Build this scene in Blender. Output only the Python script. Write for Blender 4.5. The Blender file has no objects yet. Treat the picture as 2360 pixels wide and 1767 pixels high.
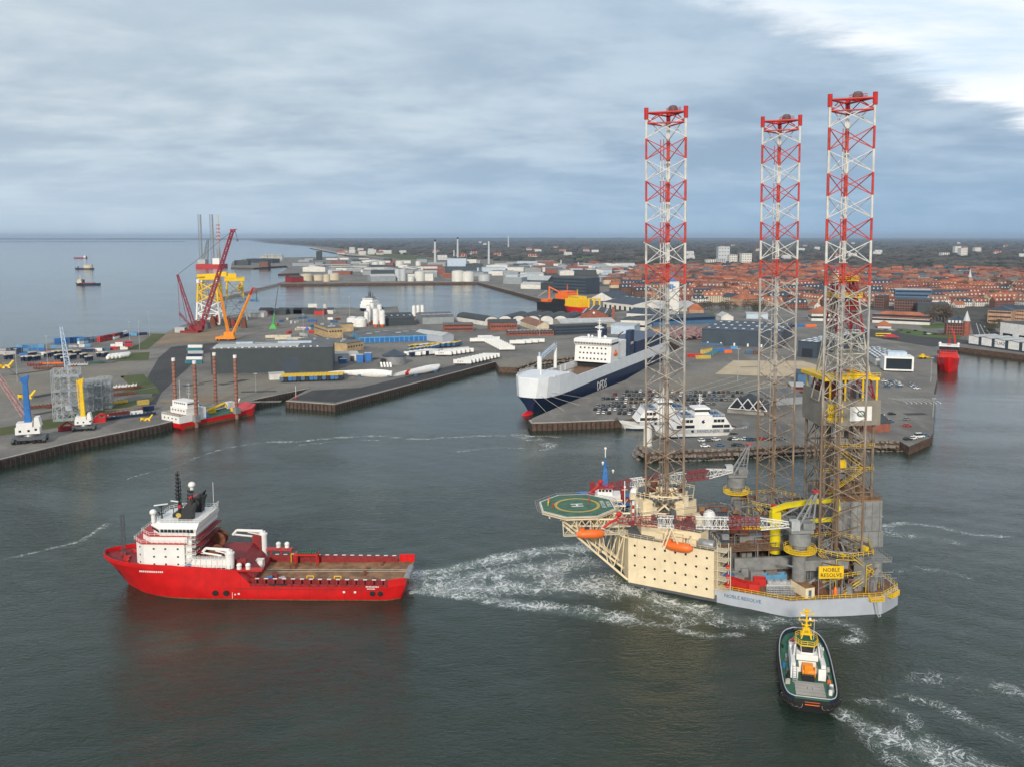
import bpy, bmesh, math, random
from mathutils import Vector, Matrix
from math import sin, cos, pi, radians as R, sqrt, atan2, exp
SC = bpy.context.scene
COL = SC.collection
random.seed(7)
# ---------------------------------------------------------------- camera
F, HZ, CX, CY, H = 2006.0, 546.0, 1180.0, 883.5, 100.0      # drone at 100 m, numbers in photograph pixels
TH = R(6.5)
PPY = HZ + F * math.tan(TH)
cd = bpy.data.cameras.new('camera')
cam = bpy.data.objects.new('camera', cd)
COL.objects.link(cam)
cam.location = (0, 0, H)
cam.rotation_euler = (pi / 2 - TH, 0, 0)
cd.sensor_width = 36
cd.lens = 36 * F / 2360
cd.shift_y = -(CY - PPY) / 2360
cd.clip_start = 1
cd.clip_end = 200000
SC.camera = cam
# ---------------------------------------------------------------- sky and sun
SUN_EL, SUN_AZ = R(24), R(192)      # azimuth measured from +Y (view direction) clockwise: behind the camera
W = bpy.data.worlds.new('World')
SC.world = W
W.use_nodes = True
class NT:
	"""tiny helper to write node graphs"""
	def __init__(s, tree):
		s.t = tree
		s.n = tree.nodes
		s.l = tree.links
	def new(s, typ, **kw):
		n = s.n.new(typ)
		for k, v in kw.items():
			setattr(n, k, v)
		return n
	def put(s, sock, v):
		if hasattr(v, 'is_linked') or isinstance(v, bpy.types.NodeSocket):
			s.l.new(v, sock)
		else:
			if hasattr(sock.default_value, '__len__') and not hasattr(v, '__len__'):
				v = [v] * len(sock.default_value)
			if hasattr(v, '__len__') and len(v) == 3 and len(sock.default_value) == 4:
				v = (*v, 1)
			sock.default_value = v
	def m(s, op, a, b=None, c=None, clamp=False):
		n = s.new('ShaderNodeMath', operation=op, use_clamp=clamp)
		s.put(n.inputs[0], a)
		if b is not None:
			s.put(n.inputs[1], b)
		if c is not None:
			s.put(n.inputs[2], c)
		return n.outputs[0]
	def mix(s, f, a, b, blend='MIX'):
		n = s.new('ShaderNodeMix', data_type='RGBA', blend_type=blend)
		s.put(n.inputs[0], f)
		s.put(n.inputs[6], a)
		s.put(n.inputs[7], b)
		return n.outputs[2]
	def noise(s, vec, scale, detail=4, rough=.55, dist=0.0, typ=None):
		n = s.new('ShaderNodeTexNoise')
		if typ:
			n.noise_type = typ
		s.put(n.inputs['Vector'], vec)
		n.inputs['Scale'].default_value = scale
		n.inputs['Detail'].default_value = detail
		n.inputs['Roughness'].default_value = rough
		n.inputs['Distortion'].default_value = dist
		return n.outputs[0]
	def ramp(s, x, lo, hi, a=0.0, b=1.0, smooth=True):
		n = s.new('ShaderNodeMapRange', interpolation_type='SMOOTHSTEP' if smooth else 'LINEAR')
		s.put(n.inputs[0], x)
		for i, v in enumerate((lo, hi, a, b)):
			s.put(n.inputs[1 + i], v)
		return n.outputs[0]
	def comb(s, x, y, z):
		n = s.new('ShaderNodeCombineXYZ')
		for i, v in enumerate((x, y, z)):
			s.put(n.inputs[i], v)
		return n.outputs[0]
	def sep(s, v):
		n = s.new('ShaderNodeSeparateXYZ')
		s.put(n.inputs[0], v)
		return n.outputs
	def scale(s, vec, sc):
		n = s.new('ShaderNodeVectorMath', operation='MULTIPLY')
		s.put(n.inputs[0], vec)
		s.put(n.inputs[1], sc)
		return n.outputs[0]
w = NT(W.node_tree)
w.n.clear()
sky = w.new('ShaderNodeTexSky', sky_type='NISHITA')
sky.sun_disc = False
sky.sun_elevation = SUN_EL
sky.sun_rotation = SUN_AZ
sky.altitude = 100
sky.air_density = 1.0
sky.dust_density = 1.2
tc = w.new('ShaderNodeTexCoord')
dx, dy, dz = w.sep(tc.outputs['Generated'])
zc = w.m('MAXIMUM', dz, 0.02)
zp = w.m('ADD', zc, 0.15)                    # the cloud layer seen in perspective (flattened towards the horizon)
px = w.m('DIVIDE', dx, zp)
py = w.m('DIVIDE', dy, zp)
pl = w.comb(px, py, 0)
n1 = w.noise(w.scale(pl, (.85, 1.0, 1)), 1.9, 6, .55, .15)
n2 = w.noise(w.scale(pl, (.5, .8, 1)), .6, 4, .5, .2)
n3 = w.noise(w.scale(pl, (.8, 1.0, 1)), 6, 5, .6, .2)
bil = w.m('ADD', w.m('MULTIPLY', n1, .55), w.m('ADD', w.m('MULTIPLY', n2, .42), w.m('MULTIPLY', n3, .15)))
thick = w.ramp(bil, .45, .69)
# deck colours (radiance units of the sky texture, divided by the strength below)
K = 1.17 / .10
left = w.ramp(dx, -.55, .35, 1.0, 0.0)
dark = w.mix(left, (.27 * K, .37 * K, .49 * K), (.35 * K, .44 * K, .535 * K))
lite = w.mix(left, (.47 * K, .575 * K, .68 * K), (.58 * K, .66 * K, .71 * K))
deck = w.mix(thick, dark, lite)
hi = w.ramp(dz, .05, .33)
deck = w.mix(w.m('MULTIPLY', hi, .5), deck, w.mix(left, (.40 * K, .53 * K, .66 * K), (.60 * K, .68 * K, .73 * K)))
low = w.ramp(dz, 0.0, .14, 1.0, 0.0)
deck = w.mix(w.m('MULTIPLY', low, .75), deck, w.mix(left, (.28 * K, .43 * K, .60 * K), (.47 * K, .58 * K, .69 * K)))
# the straight edge of the cloud deck and the bright sky beyond it (to the right and overhead)
qx = w.m('DIVIDE', dx, w.m('MAXIMUM', dz, .01))
qy = w.m('DIVIDE', dy, w.m('MAXIMUM', dz, .01))
edge = w.m('SUBTRACT', w.m('MULTIPLY', w.m('SUBTRACT', qx, .98), 1.14), w.m('SUBTRACT', qy, 3.84))
fr = w.noise(w.comb(qx, qy, 3.3), 1.1, 6, .62, .35)
edge = w.m('ADD', edge, w.m('MULTIPLY', w.m('SUBTRACT', fr, .5), 1.5))
gap = w.ramp(edge, -.30, .30)
wisp = w.ramp(w.noise(w.scale(pl, (.5, .8, 1)), 1.3, 6, .6, .4), .33, .58)
bright = w.mix(wisp, w.mix(.8, sky.outputs[0], (.64 * K, .79 * K, .94 * K)), (.88 * K, .91 * K, .94 * K))
# the opening is brightest ahead to the right, unseen sky overhead and behind toned down to lower the ambient light
over = w.m('MAXIMUM', w.ramp(dz, .30, .62), w.ramp(dy, .55, .1))
bright = w.mix(over, bright, (.46 * K, .51 * K, .57 * K))
out = w.mix(gap, deck, bright)
bg = w.new('ShaderNodeBackground')
w.put(bg.inputs[0], out)
bg.inputs[1].default_value = .10
wo = w.new('ShaderNodeOutputWorld')
w.l.new(bg.outputs[0], wo.inputs[0])
sd = bpy.data.lights.new('sun', 'SUN')
sun = bpy.data.objects.new('sun', sd)
COL.objects.link(sun)
sd.energy = 3.3
sd.angle = R(5)
sd.color = (1.0, .90, .76)
sdir = Vector((sin(SUN_AZ) * cos(SUN_EL), cos(SUN_AZ) * cos(SUN_EL), sin(SUN_EL)))
sun.rotation_euler = sdir.to_track_quat('Z', 'Y').to_euler()
SC.view_settings.view_transform = 'Standard'
SC.view_settings.look = 'None'
SC.view_settings.exposure = 0
SC.view_settings.gamma = 1
# ---------------------------------------------------------------- helpers
def P(u, v, z=0.0):
	"""the point at height z that the photograph shows at pixel (u, v)"""
	du, dv = u - CX, v - PPY
	Y = F * cos(TH) - dv * sin(TH)
	Z = -F * sin(TH) - dv * cos(TH)
	t = (z - H) / Z
	return (du * t, Y * t)
def P3(u, v, z=0.0):
	return Vector((*P(u, v, z), z))
def PD(u, v, D):
	"""the point at distance D (along Y) behind pixel (u, v)"""
	du, dv = u - CX, v - PPY
	Y = F * cos(TH) - dv * sin(TH)
	Z = -F * sin(TH) - dv * cos(TH)
	return Vector((du * D / Y, D, H + Z * D / Y))
MATS = {}
def material(name, col, rough=.55, metal=0.0, var=.12, scale=.35, streak=0.0, streak_col=(.18, .07, .03), spec=.4, bump=0.0, bscale=3.0):
	"""plain painted / mineral surface with uneven tone, optional vertical rust or dirt runs"""
	m = bpy.data.materials.new(name)
	m.use_nodes = True
	g = NT(m.node_tree)
	b = g.n['Principled BSDF']
	pos = g.new('ShaderNodeNewGeometry').outputs['Position']
	n = g.noise(pos, scale, 5, .6)
	f = g.ramp(n, .3, .7)
	lo = [c * (1 - var) for c in col]
	hi_ = [min(1, c * (1 + var * .8)) for c in col]
	c = g.mix(f, lo, hi_)
	if streak > 0:
		sx = g.noise(g.scale(pos, (1.1, 1.1, .06)), .9, 4, .65)
		pt = g.noise(pos, .25, 3, .6)
		k = g.m('MULTIPLY', g.ramp(sx, .55, .75), g.m('MULTIPLY', g.ramp(pt, .42, .66), streak))
		c = g.mix(k, c, streak_col)
	g.put(b.inputs['Base Color'], c)
	b.inputs['Roughness'].default_value = rough
	b.inputs['Metallic'].default_value = metal
	b.inputs['Specular IOR Level'].default_value = spec
	if bump:
		bn = g.new('ShaderNodeBump')
		bn.inputs['Strength'].default_value = bump
		g.put(bn.inputs['Height'], g.noise(pos, bscale, 4))
		g.l.new(bn.outputs[0], b.inputs['Normal'])
	MATS[name] = m
	return m
def M(n):
	return MATS[n]
class MB:
	"""collects shapes and links them as ONE mesh object"""
	def __init__(s, mat='grey_paint'):
		s.v, s.f, s.mi, s.sm, s.ms = [], [], [], [], []
		s.T = Matrix.Identity(4)
		s.mat(mat)
	def mat(s, n):
		if n not in s.ms:
			s.ms.append(n)
		s.c = s.ms.index(n)
		return s
	def add(s, vs, fs, smooth=False):
		b = len(s.v)
		T = s.T
		s.v.extend([T @ Vector(p) for p in vs])
		for f in fs:
			s.f.append([b + i for i in f])
			s.mi.append(s.c)
			s.sm.append(smooth)
		return s
	def bx(s, x0, x1, y0, y1, z0, z1):
		return s.add([(x0, y0, z0), (x1, y0, z0), (x1, y1, z0), (x0, y1, z0), (x0, y0, z1), (x1, y0, z1), (x1, y1, z1), (x0, y1, z1)],
					 [(3, 2, 1, 0), (4, 5, 6, 7), (0, 1, 5, 4), (1, 2, 6, 5), (2, 3, 7, 6), (3, 0, 4, 7)])
	def box(s, c, size, rz=0.0):
		T = s.T
		s.T = T @ Matrix.Translation(c) @ Matrix.Rotation(rz, 4, 'Z')
		x, y, z = [k / 2 for k in size]
		s.bx(-x, x, -y, y, -z, z)
		s.T = T
		return s
	def prism(s, pts, z0, z1, top=None):
		"""polygon (x, y) extruded from z0 to z1; top: other polygon for the upper face"""
		n = len(pts)
		tp = top or pts
		vs = [(p[0], p[1], z0 if len(p) < 3 else p[2]) for p in pts] + [(p[0], p[1], z1 if len(p) < 3 else p[2]) for p in tp]
		fs = [tuple(reversed(range(n))), tuple(range(n, 2 * n))] + [(i, (i + 1) % n, n + (i + 1) % n, n + i) for i in range(n)]
		return s.add(vs, fs)
	def frustum(s, c, a, b, z0, z1):
		"""tapered box centred on c: a = (sx, sy) at z0, b at z1"""
		x, y = c
		q = lambda k: [(x - k[0] / 2, y - k[1] / 2), (x + k[0] / 2, y - k[1] / 2), (x + k[0] / 2, y + k[1] / 2), (x - k[0] / 2, y + k[1] / 2)]
		return s.prism(q(a), z0, z1, q(b))
	def tube(s, p0, p1, r, n=6, r2=None, cap=True):
		p0, p1 = Vector(p0), Vector(p1)
		d = p1 - p0
		if d.length < 1e-6:
			return s
		d.normalize()
		a = d.orthogonal().normalized()
		b = d.cross(a)
		r2 = r if r2 is None else r2
		vs = []
		for p, k in ((p0, r), (p1, r2)):
			for i in range(n):
				t = 2 * pi * i / n + pi / n
				vs.append(p + a * (k * cos(t)) + b * (k * sin(t)))
		fs = [(i, (i + 1) % n, n + (i + 1) % n, n + i) for i in range(n)]
		s.add(vs, fs, n > 5)
		if cap:
			s.add(vs, [tuple(reversed(range(n))), tuple(range(n, 2 * n))])
		return s
	def path(s, pts, r, n=5):
		for a, b in zip(pts, pts[1:]):
			s.tube(a, b, r, n)
		return s
	def lathe(s, prof, n=16, c=(0, 0, 0), cap=True):
		"""prof: list of (radius, z)"""
		vs = []
		for r, z in prof:
			for i in range(n):
				t = 2 * pi * i / n
				vs.append((c[0] + r * cos(t), c[1] + r * sin(t), c[2] + z))
		k = len(prof)
		fs = []
		for j in range(k - 1):
			for i in range(n):
				fs.append((j * n + i, j * n + (i + 1) % n, (j + 1) * n + (i + 1) % n, (j + 1) * n + i))
		s.add(vs, fs, True)
		if cap:
			s.add(vs, [tuple(reversed(range(n))), tuple(range((k - 1) * n, k * n))])
		return s
	def cyl(s, c, r, h, n=16, r2=None):
		return s.lathe([(r, 0), (r if r2 is None else r2, h)], n, c)
	def ball(s, c, r, nu=12, nv=8, sc=(1, 1, 1)):
		vs = []
		for j in range(1, nv):
			t = pi * j / nv
			for i in range(nu):
				a = 2 * pi * i / nu
				vs.append((c[0] + r * sc[0] * sin(t) * cos(a), c[1] + r * sc[1] * sin(t) * sin(a), c[2] + r * sc[2] * cos(t)))
		vs += [(c[0], c[1], c[2] + r * sc[2]), (c[0], c[1], c[2] - r * sc[2])]
		a, b = len(vs) - 2, len(vs) - 1
		fs = []
		for j in range(nv - 2):
			for i in range(nu):
				fs.append((j * nu + i, (j + 1) * nu + i, (j + 1) * nu + (i + 1) % nu, j * nu + (i + 1) % nu))
		for i in range(nu):
			fs.append((a, i, (i + 1) % nu))
			fs.append((b, (nv - 2) * nu + (i + 1) % nu, (nv - 2) * nu + i))
		return s.add(vs, fs, True)
	def loft(s, rings, cap=True, smooth=False, close=True):
		n = len(rings[0])
		vs = [p for r in rings for p in r]
		fs = []
		for j in range(len(rings) - 1):
			for i in range(n if close else n - 1):
				fs.append((j * n + i, j * n + (i + 1) % n, (j + 1) * n + (i + 1) % n, (j + 1) * n + i))
		s.add(vs, fs, smooth)
		if cap:
			s.add(vs, [tuple(reversed(range(n))), tuple(range((len(rings) - 1) * n, len(rings) * n))])
		return s
	def quad(s, a, b, c, d):
		return s.add([a, b, c, d], [(0, 1, 2, 3)])
	def lattice(s, p0, p1, w0, h0, nb, r=.12, rb=.07, w1=None, h1=None, up=(0, 0, 1), n=4):
		"""four-chord lattice boom from p0 to p1"""
		p0, p1 = Vector(p0), Vector(p1)
		w1 = w0 if w1 is None else w1
		h1 = h0 if h1 is None else h1
		d = (p1 - p0).normalized()
		sd_ = d.cross(Vector(up)).normalized()
		u = sd_.cross(d)
		pts = []
		for i in range(nb + 1):
			t = i / nb
			c = p0.lerp(p1, t)
			ww, hh = w0 + (w1 - w0) * t, h0 + (h1 - h0) * t
			pts.append([c + sd_ * (ww / 2 * a) + u * (hh / 2 * b) for a, b in ((-1, -1), (1, -1), (1, 1), (-1, 1))])
		for k in range(4):
			s.tube(pts[0][k], pts[-1][k], r, n)
		for i in range(nb):
			for k in range(4):
				k2 = (k + 1) % 4
				a, b = (k, k2) if i % 2 else (k2, k)
				s.tube(pts[i][a], pts[i + 1][b], rb, n, cap=False)
				if i:
					s.tube(pts[i][k], pts[i][k2], rb, n, cap=False)
		return s
	def rail(s, pts, h=1.1, r=.035, step=2.0, closed=False, mid=True):
		pts = [Vector(p) for p in pts]
		if closed:
			pts = pts + [pts[0]]
		for a, b in zip(pts, pts[1:]):
			L = (b - a).length
			k = max(1, int(round(L / step)))
			for i in range(k + 1):
				q = a.lerp(b, i / k)
				s.tube(q, q + Vector((0, 0, h)), r, 4, cap=False)
			for z in ((h, h * .5) if mid else (h,)):
				s.tube(a + Vector((0, 0, z)), b + Vector((0, 0, z)), r, 4, cap=False)
		return s
	def stair(s, p0, p1, wd=.9, r=.06):
		p0, p1 = Vector(p0), Vector(p1)
		d = (p1 - p0)
		sd_ = d.cross(Vector((0, 0, 1))).normalized() * (wd / 2)
		for k in (-1, 1):
			s.tube(p0 + sd_ * k, p1 + sd_ * k, r, 4)
			s.tube(p0 + sd_ * k + Vector((0, 0, 1)), p1 + sd_ * k + Vector((0, 0, 1)), r * .6, 4)
		n = max(3, int(abs(d.z) / .45))
		for i in range(n + 1):
			c = p0.lerp(p1, i / n)
			s.tube(c - sd_, c + sd_, r * .8, 4, cap=False)
		return s
	def build(s, name, parent=None, loc=None, rz=0.0, recalc=True):
		me = bpy.data.meshes.new(name)
		me.from_pydata(s.v, [], s.f)
		for n in s.ms:
			me.materials.append(M(n))
		me.polygons.foreach_set('material_index', s.mi)
		me.polygons.foreach_set('use_smooth', s.sm)
		if recalc:
			bm = bmesh.new()
			bm.from_mesh(me)
			bmesh.ops.remove_doubles(bm, verts=bm.verts, dist=.0005)
			bmesh.ops.recalc_face_normals(bm, faces=bm.faces)
			bm.to_mesh(me)
			bm.free()
		if any(s.sm):
			me.set_sharp_from_angle(angle=R(38))
		o = bpy.data.objects.new(name, me)
		COL.objects.link(o)
		if parent is not None:
			o.parent = parent
		if loc is not None:
			o.location = loc
		o.rotation_euler = (0, 0, rz)
		return o
def tag(o, label=None, cat=None, group=None, kind=None):
	for k, v in (('label', label), ('category', cat), ('group', group), ('kind', kind)):
		if v:
			o[k] = v
	return o
def thing(name, label, cat, loc=(0, 0, 0), rz=0.0, group=None):
	o = bpy.data.objects.new(name, None)
	COL.objects.link(o)
	o.location = loc
	o.rotation_euler = (0, 0, rz)
	o.empty_display_size = .5
	return tag(o, label, cat, group)
KIDS = {}
def dup(root, loc, rz=0.0, label=None, group=None, scale=None, swap=None):
	"""a copy of a thing with copies of its parts and sub-parts; swap: {part name: material}"""
	def rec(o, par):
		c = o.copy()
		COL.objects.link(c)
		if par is not None:
			c.parent = par
		st = o.name.split('.')[0]
		if swap and st in swap and c.data is not None:
			key = (o.data.name, st, swap[st])
			if key not in KIDS:
				d = o.data.copy()
				d.materials[0] = M(swap[st])
				KIDS[key] = d
			c.data = KIDS[key]
		for ch in list(o.children):
			rec(ch, c)
		return c
	c = rec(root, None)
	c.location = loc
	c.rotation_euler = (0, 0, rz)
	if scale:
		c.scale = scale
	if label:
		c['label'] = label
	if group:
		c['group'] = group
	return c
def text(name, body, size, parent, loc, rot, mat, ext=.02, align='CENTER', sx=1.0):
	"""lettering as one mesh"""
	cu = bpy.data.curves.new(name, 'FONT')
	cu.body = body
	cu.size = size
	cu.extrude = ext
	cu.align_x = align
	cu.align_y = 'CENTER'
	cu.resolution_u = 2
	t = bpy.data.objects.new(name + '_curve', cu)
	COL.objects.link(t)
	me = bpy.data.meshes.new_from_object(t.evaluated_get(bpy.context.evaluated_depsgraph_get()))
	COL.objects.unlink(t)
	bpy.data.objects.remove(t)
	me.materials.clear()
	me.materials.append(M(mat))
	o = bpy.data.objects.new(name, me)
	COL.objects.link(o)
	o.parent = parent
	o.location = loc
	o.rotation_euler = rot
	o.scale = (sx, 1, 1)
	return o
def wins(parent, w_, h_, pts, mat='window_dark', th=.06, name='window'):
	"""one window mesh repeated: pts = (x, y, z, facing angle of the wall's run)"""
	mb = MB(mat)
	mb.bx(-w_ / 2, w_ / 2, -th, th, -h_ / 2, h_ / 2)
	first = None
	for x, y, z, a in pts:
		if first is None:
			o = first = mb.build(name, parent)
		else:
			o = first.copy()
			COL.objects.link(o)
		o.location = (x, y, z)
		o.rotation_euler = (0, 0, a)
def row(p0, p1, n, z, a=None):
	"""n window positions between p0 and p1 (x, y)"""
	a = atan2(p1[1] - p0[1], p1[0] - p0[0]) if a is None else a
	return [(p0[0] + (p1[0] - p0[0]) * (i + .5) / n, p0[1] + (p1[1] - p0[1]) * (i + .5) / n, z, a) for i in range(n)]
# ---------------------------------------------------------------- materials
for a in (
	('grey_paint', (.23, .24, .24), .55, 0, .2, .5, .5), ('light_grey_paint', (.44, .46, .47), .55, 0, .15, .5, .4), ('dark_grey_paint', (.10, .11, .12)),
	('white_paint', (.80, .80, .78), .45, 0, .06), ('cream_paint', (.78, .66, .45), .5, 0, .07, .35, .5, (.42, .27, .12)),
	('red_hull', (.58, .010, .011), .38, 0, .16, .25, .55, (.22, .02, .012)), ('red_paint', (.50, .025, .02), .45),
	('dark_red_paint', (.24, .02, .022), .6, 0, .25, 1.2), ('orange_paint', (.80, .16, .025), .45), ('crane_orange', (.80, .27, .02), .5),
	('yellow_paint', (.80, .52, .015), .5, 0, .12, .6), ('lime_yellow', (.70, .58, .01), .45, 0, .08),
	('black_paint', (.018, .019, .022), .5), ('navy_hull', (.012, .028, .075), .4, 0, .15), ('blue_paint', (.03, .16, .46), .45),
	('light_blue_paint', (.12, .33, .55), .45), ('dull_blue', (.06, .14, .26), .5), ('green_deck', (.035, .13, .085), .7, 0, .2, .8), ('dark_green', (.02, .085, .07), .5),
	('heli_green', (.065, .15, .10), .75, 0, .25, .5), ('marking_white', (.75, .75, .72), .6), ('marking_yellow', (.50, .37, .07), .6),
	('rust_deck', (.20, .115, .07), .8, 0, .35, .5), ('brown_deck', (.26, .145, .075), .75, 0, .4, .35), ('rust', (.17, .06, .03), .85, 0, .35, 1.0),
	('glass', (.02, .03, .04), .12, 0, .1, 1, 0, (0, 0, 0), .6), ('window_dark', (.03, .035, .045), .25), ('steel', (.30, .31, .32), .45, .3, .2, .8),
	('galvanised', (.42, .46, .48), .45, .2, .2, .8), ('rubber', (.015, .015, .016), .85),
	('concrete', (.36, .34, .31), .85, 0, .18, .15), ('dark_concrete', (.17, .165, .16), .9, 0, .25, .3), ('rock', (.23, .20, .17), .95, 0, .4, .6, 0, (0, 0, 0), .2, .8, 1.2),
	('sheet_pile', (.10, .062, .045), .85, 0, .4, .5), ('timber_fender', (.035, .032, .03), .9, 0, .3),
	('warehouse_dark', (.045, .058, .066), .55, 0, .10, .2), ('warehouse_slate', (.048, .066, .09), .5, 0, .12, .1), ('warehouse_grey', (.28, .31, .33), .6, 0, .12, .2), ('roof_grey', (.13, .14, .15), .8, 0, .2, .12),
	('roof_dark', (.055, .065, .075), .75, 0, .2, .12), ('roof_slate_blue', (.038, .058, .085), .6, 0, .2, .2), ('roof_light', (.45, .47, .47), .6, 0, .15, .2), ('skylight', (.65, .70, .74), .3, 0, .1),
	('roof_orange', (.37, .128, .066), .8, 0, .3, .06), ('roof_red', (.23, .075, .05), .8, 0, .3, .06), ('roof_brown', (.25, .125, .085), .8, 0, .25, .2),
	('brick_red', (.27, .095, .065), .85, 0, .2, .3), ('brick_pale', (.42, .26, .17), .85, 0, .2, .3), ('brick_brown', (.17, .09, .07), .85, 0, .2, .3), ('brick_yellow', (.45, .33, .18), .85, 0, .2, .3),
	('plaster_white', (.66, .65, .61), .8, 0, .12, .2), ('plaster_cream', (.60, .52, .38), .8, 0, .12, .2), ('tank_white', (.66, .66, .62), .5, 0, .10, .2, .3, (.3, .27, .22)), ('tank_grey', (.48, .51, .53), .5, 0, .1, .2),
	('skin', (.45, .26, .18), .6), ('hivis', (.75, .62, .03), .7), ('rope', (.45, .43, .38), .8), ('pale_blue_paint', (.45, .55, .66), .5), ('purple_stack', (.30, .19, .19), .9, 0, .5, 1.5),
	('teal', (.02, .16, .20), .6), ('bright_green', (.06, .42, .07), .6), ('sand', (.50, .41, .28), .9, 0, .12, .08), ('beige_paint', (.62, .56, .42), .6),
	('trunk', (.09, .07, .05), .9), ('lamp_white', (.8, .8, .78), .3), ('ship_grey_blue', (.42, .46, .52), .45, 0, .06),
):
	material(*a)
# ---------------------------------------------------------------- water
def seg_d(x, y, a, b):
	vx, vy = b[0] - a[0], b[1] - a[1]
	L = vx * vx + vy * vy
	t = 0 if L == 0 else max(0, min(1, ((x - a[0]) * vx + (y - a[1]) * vy) / L))
	return math.hypot(x - a[0] - t * vx, y - a[1] - t * vy), t
# foam streaks: pixel polyline on the water, half width (m) at both ends, density
STREAKS = [
	([(958, 1322), (1050, 1308), (1160, 1284), (1260, 1268), (1351, 1262)], 2.5, 5, .85),
	([(958, 1335), (1060, 1330), (1200, 1315), (1330, 1300)], 4, 8, .72),
	([(958, 1350), (1060, 1355), (1180, 1350), (1300, 1345), (1420, 1350)], 4, 9, .75),
	([(958, 1362), (1070, 1372), (1229, 1396), (1340, 1408), (1441, 1425)], 2.5, 4, .82),
	([(1441, 1425), (1520, 1440), (1600, 1437)], 3, 1.5, .5),
	([(1446, 1356), (1500, 1380), (1556, 1390), (1640, 1412)], 3, 4.5, .9),
	([(1640, 1414), (1710, 1430), (1765, 1428), (1826, 1428)], 4, 2.5, .72),
	([(1500, 1400), (1560, 1418), (1650, 1430), (1760, 1446)], 5, 3, .5),
	([(1575, 1453), (1640, 1466), (1704, 1460)], 2.2, 1.5, .6),
	([(1830, 1428), (1935, 1430), (1975, 1448), (1990, 1470), (1950, 1475)], 1.5, 2.2, .6),
	([(2025, 1212), (2090, 1204), (2160, 1212), (2230, 1230), (2330, 1236)], 1.8, 1.2, .62),
	([(2040, 1225), (2110, 1235), (2200, 1250)], 5, 4, .42),
	([(2060, 1318), (2110, 1306), (2170, 1314), (2230, 1330)], 2, 2, .38),
	([(1941, 1640), (1993, 1672), (2030, 1690), (2075, 1700), (2130, 1726), (2192, 1765), (2230, 1790)], 2.6, 5.0, .70),
	([(1975, 1612), (2035, 1618), (2095, 1645), (2140, 1700), (2230, 1740), (2330, 1790)], 1.6, 3.2, .5),
	([(2060, 1600), (2160, 1620), (2240, 1660), (2330, 1700), (2400, 1730)], 2, 3.4, .4),
	([(2120, 1560), (2220, 1570), (2360, 1600)], 5, 6, .36),
	([(2000, 1690), (2060, 1740), (2120, 1775)], 3, 4, .5),
	([(600, 1019), (681, 1017), (774, 1008), (871, 1003), (961, 1011), (1061, 1006), (1180, 1002), (1290, 1006)], 1.4, 1.6, .64),
	([(680, 1026), (780, 1016), (900, 1012)], 1.6, 1.4, .44),
	([(600, 1019), (520, 1032), (470, 1047), (400, 1075), (300, 1100), (205, 1134), (130, 1158)], 1.2, .9, .52),
	([(-60, 1305), (0, 1290), (80, 1272), (180, 1247), (215, 1228), (245, 1208)], .8, 1.3, .60),
	([(1195, 1003), (1240, 1015), (1275, 1030)], 6, 5, .50),
	([(1050, 1040), (1150, 1030), (1260, 1036)], 3, 2, .4),
]
STW = []
for pts, w0, w1, dn in STREAKS:
	q = [P(*p) for p in pts]
	STW.append((q, w0, w1, dn, min(a[0] for a in q) - 14, max(a[0] for a in q) + 14, min(a[1] for a in q) - 14, max(a[1] for a in q) + 14))
def foam_at(x, y):
	best = 0.0
	for q, w0, w1, dn, xa, xb, ya, yb in STW:
		if not (xa < x < xb and ya < y < yb):
			continue
		n = len(q) - 1
		for i in range(n):
			d, t = seg_d(x, y, q[i], q[i + 1])
			wd = w0 + (w1 - w0) * (i + t) / n
			if d < wd * 2.2:
				best = max(best, dn * exp(-(d / wd) ** 2 * .9))
	return best
def wave(x, y):
	"""low ship waves and swell, metres"""
	z = .10 * sin((x * .55 + y * .80) / 1.9 + .6 * sin(x * .05)) + .07 * sin((x * -.35 + y * .9) / 1.3 + 1.1 + .8 * sin(y * .06 + x * .03))
	return z * .8
def axis(parts):
	out = []
	for a, b, st in parts:
		v = a
		while v < b - 1e-6:
			out.append(v)
			v += st
	out.append(parts[-1][1])
	return out
gx = axis([(-160, 220, 1.9)])
gy = axis([(128, 330, 1.6), (330, 520, 3.2)])
vs, fs, at = [], [], []
for j, y in enumerate(gy):
	for i, x in enumerate(gx):
		e = min(1, (x + 160) / 20, (220 - x) / 20, (y - 128) / 6, (520 - y) / 80)
		vs.append((x, y, wave(x, y) * max(0, e) * min(1, 150 / y * 1.6)))
		at.append(foam_at(x, y))
nx = len(gx)
for j in range(len(gy) - 1):
	for i in range(nx - 1):
		fs.append((j * nx + i, j * nx + i + 1, (j + 1) * nx + i + 1, (j + 1) * nx + i))
B = 70000
b = len(vs)
vs += [(-B, -500, 0), (B, -500, 0), (B, 128, 0), (220, 128, 0), (-160, 128, 0), (-B, 128, 0), (-B, 520, 0), (-160, 520, 0), (220, 520, 0), (B, 520, 0), (-B, B, 0), (B, B, 0)]
at += [0] * 12
fs += [(b, b + 1, b + 2, b + 3, b + 4, b + 5), (b + 5, b + 4, b + 7, b + 6), (b + 3, b + 2, b + 9, b + 8), (b + 6, b + 7, b + 8, b + 9, b + 11, b + 10)]
me = bpy.data.meshes.new('water')
me.from_pydata(vs, [], fs)
fa = me.attributes.new('foam', 'FLOAT', 'POINT')
fa.data.foreach_set('value', at)
me.polygons.foreach_set('use_smooth', [True] * len(fs))
m = bpy.data.materials.new('harbour_water')
m.use_nodes = True
g = NT(m.node_tree)
bs = g.n['Principled BSDF']
pos = g.new('ShaderNodeNewGeometry').outputs['Position']
fo = g.new('ShaderNodeAttribute', attribute_name='foam').outputs['Fac']
big = g.noise(pos, .012, 3, .5, .4)
mid = g.noise(g.scale(pos, (1, 1.6, 1)), .05, 4, .55, .5)
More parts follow.
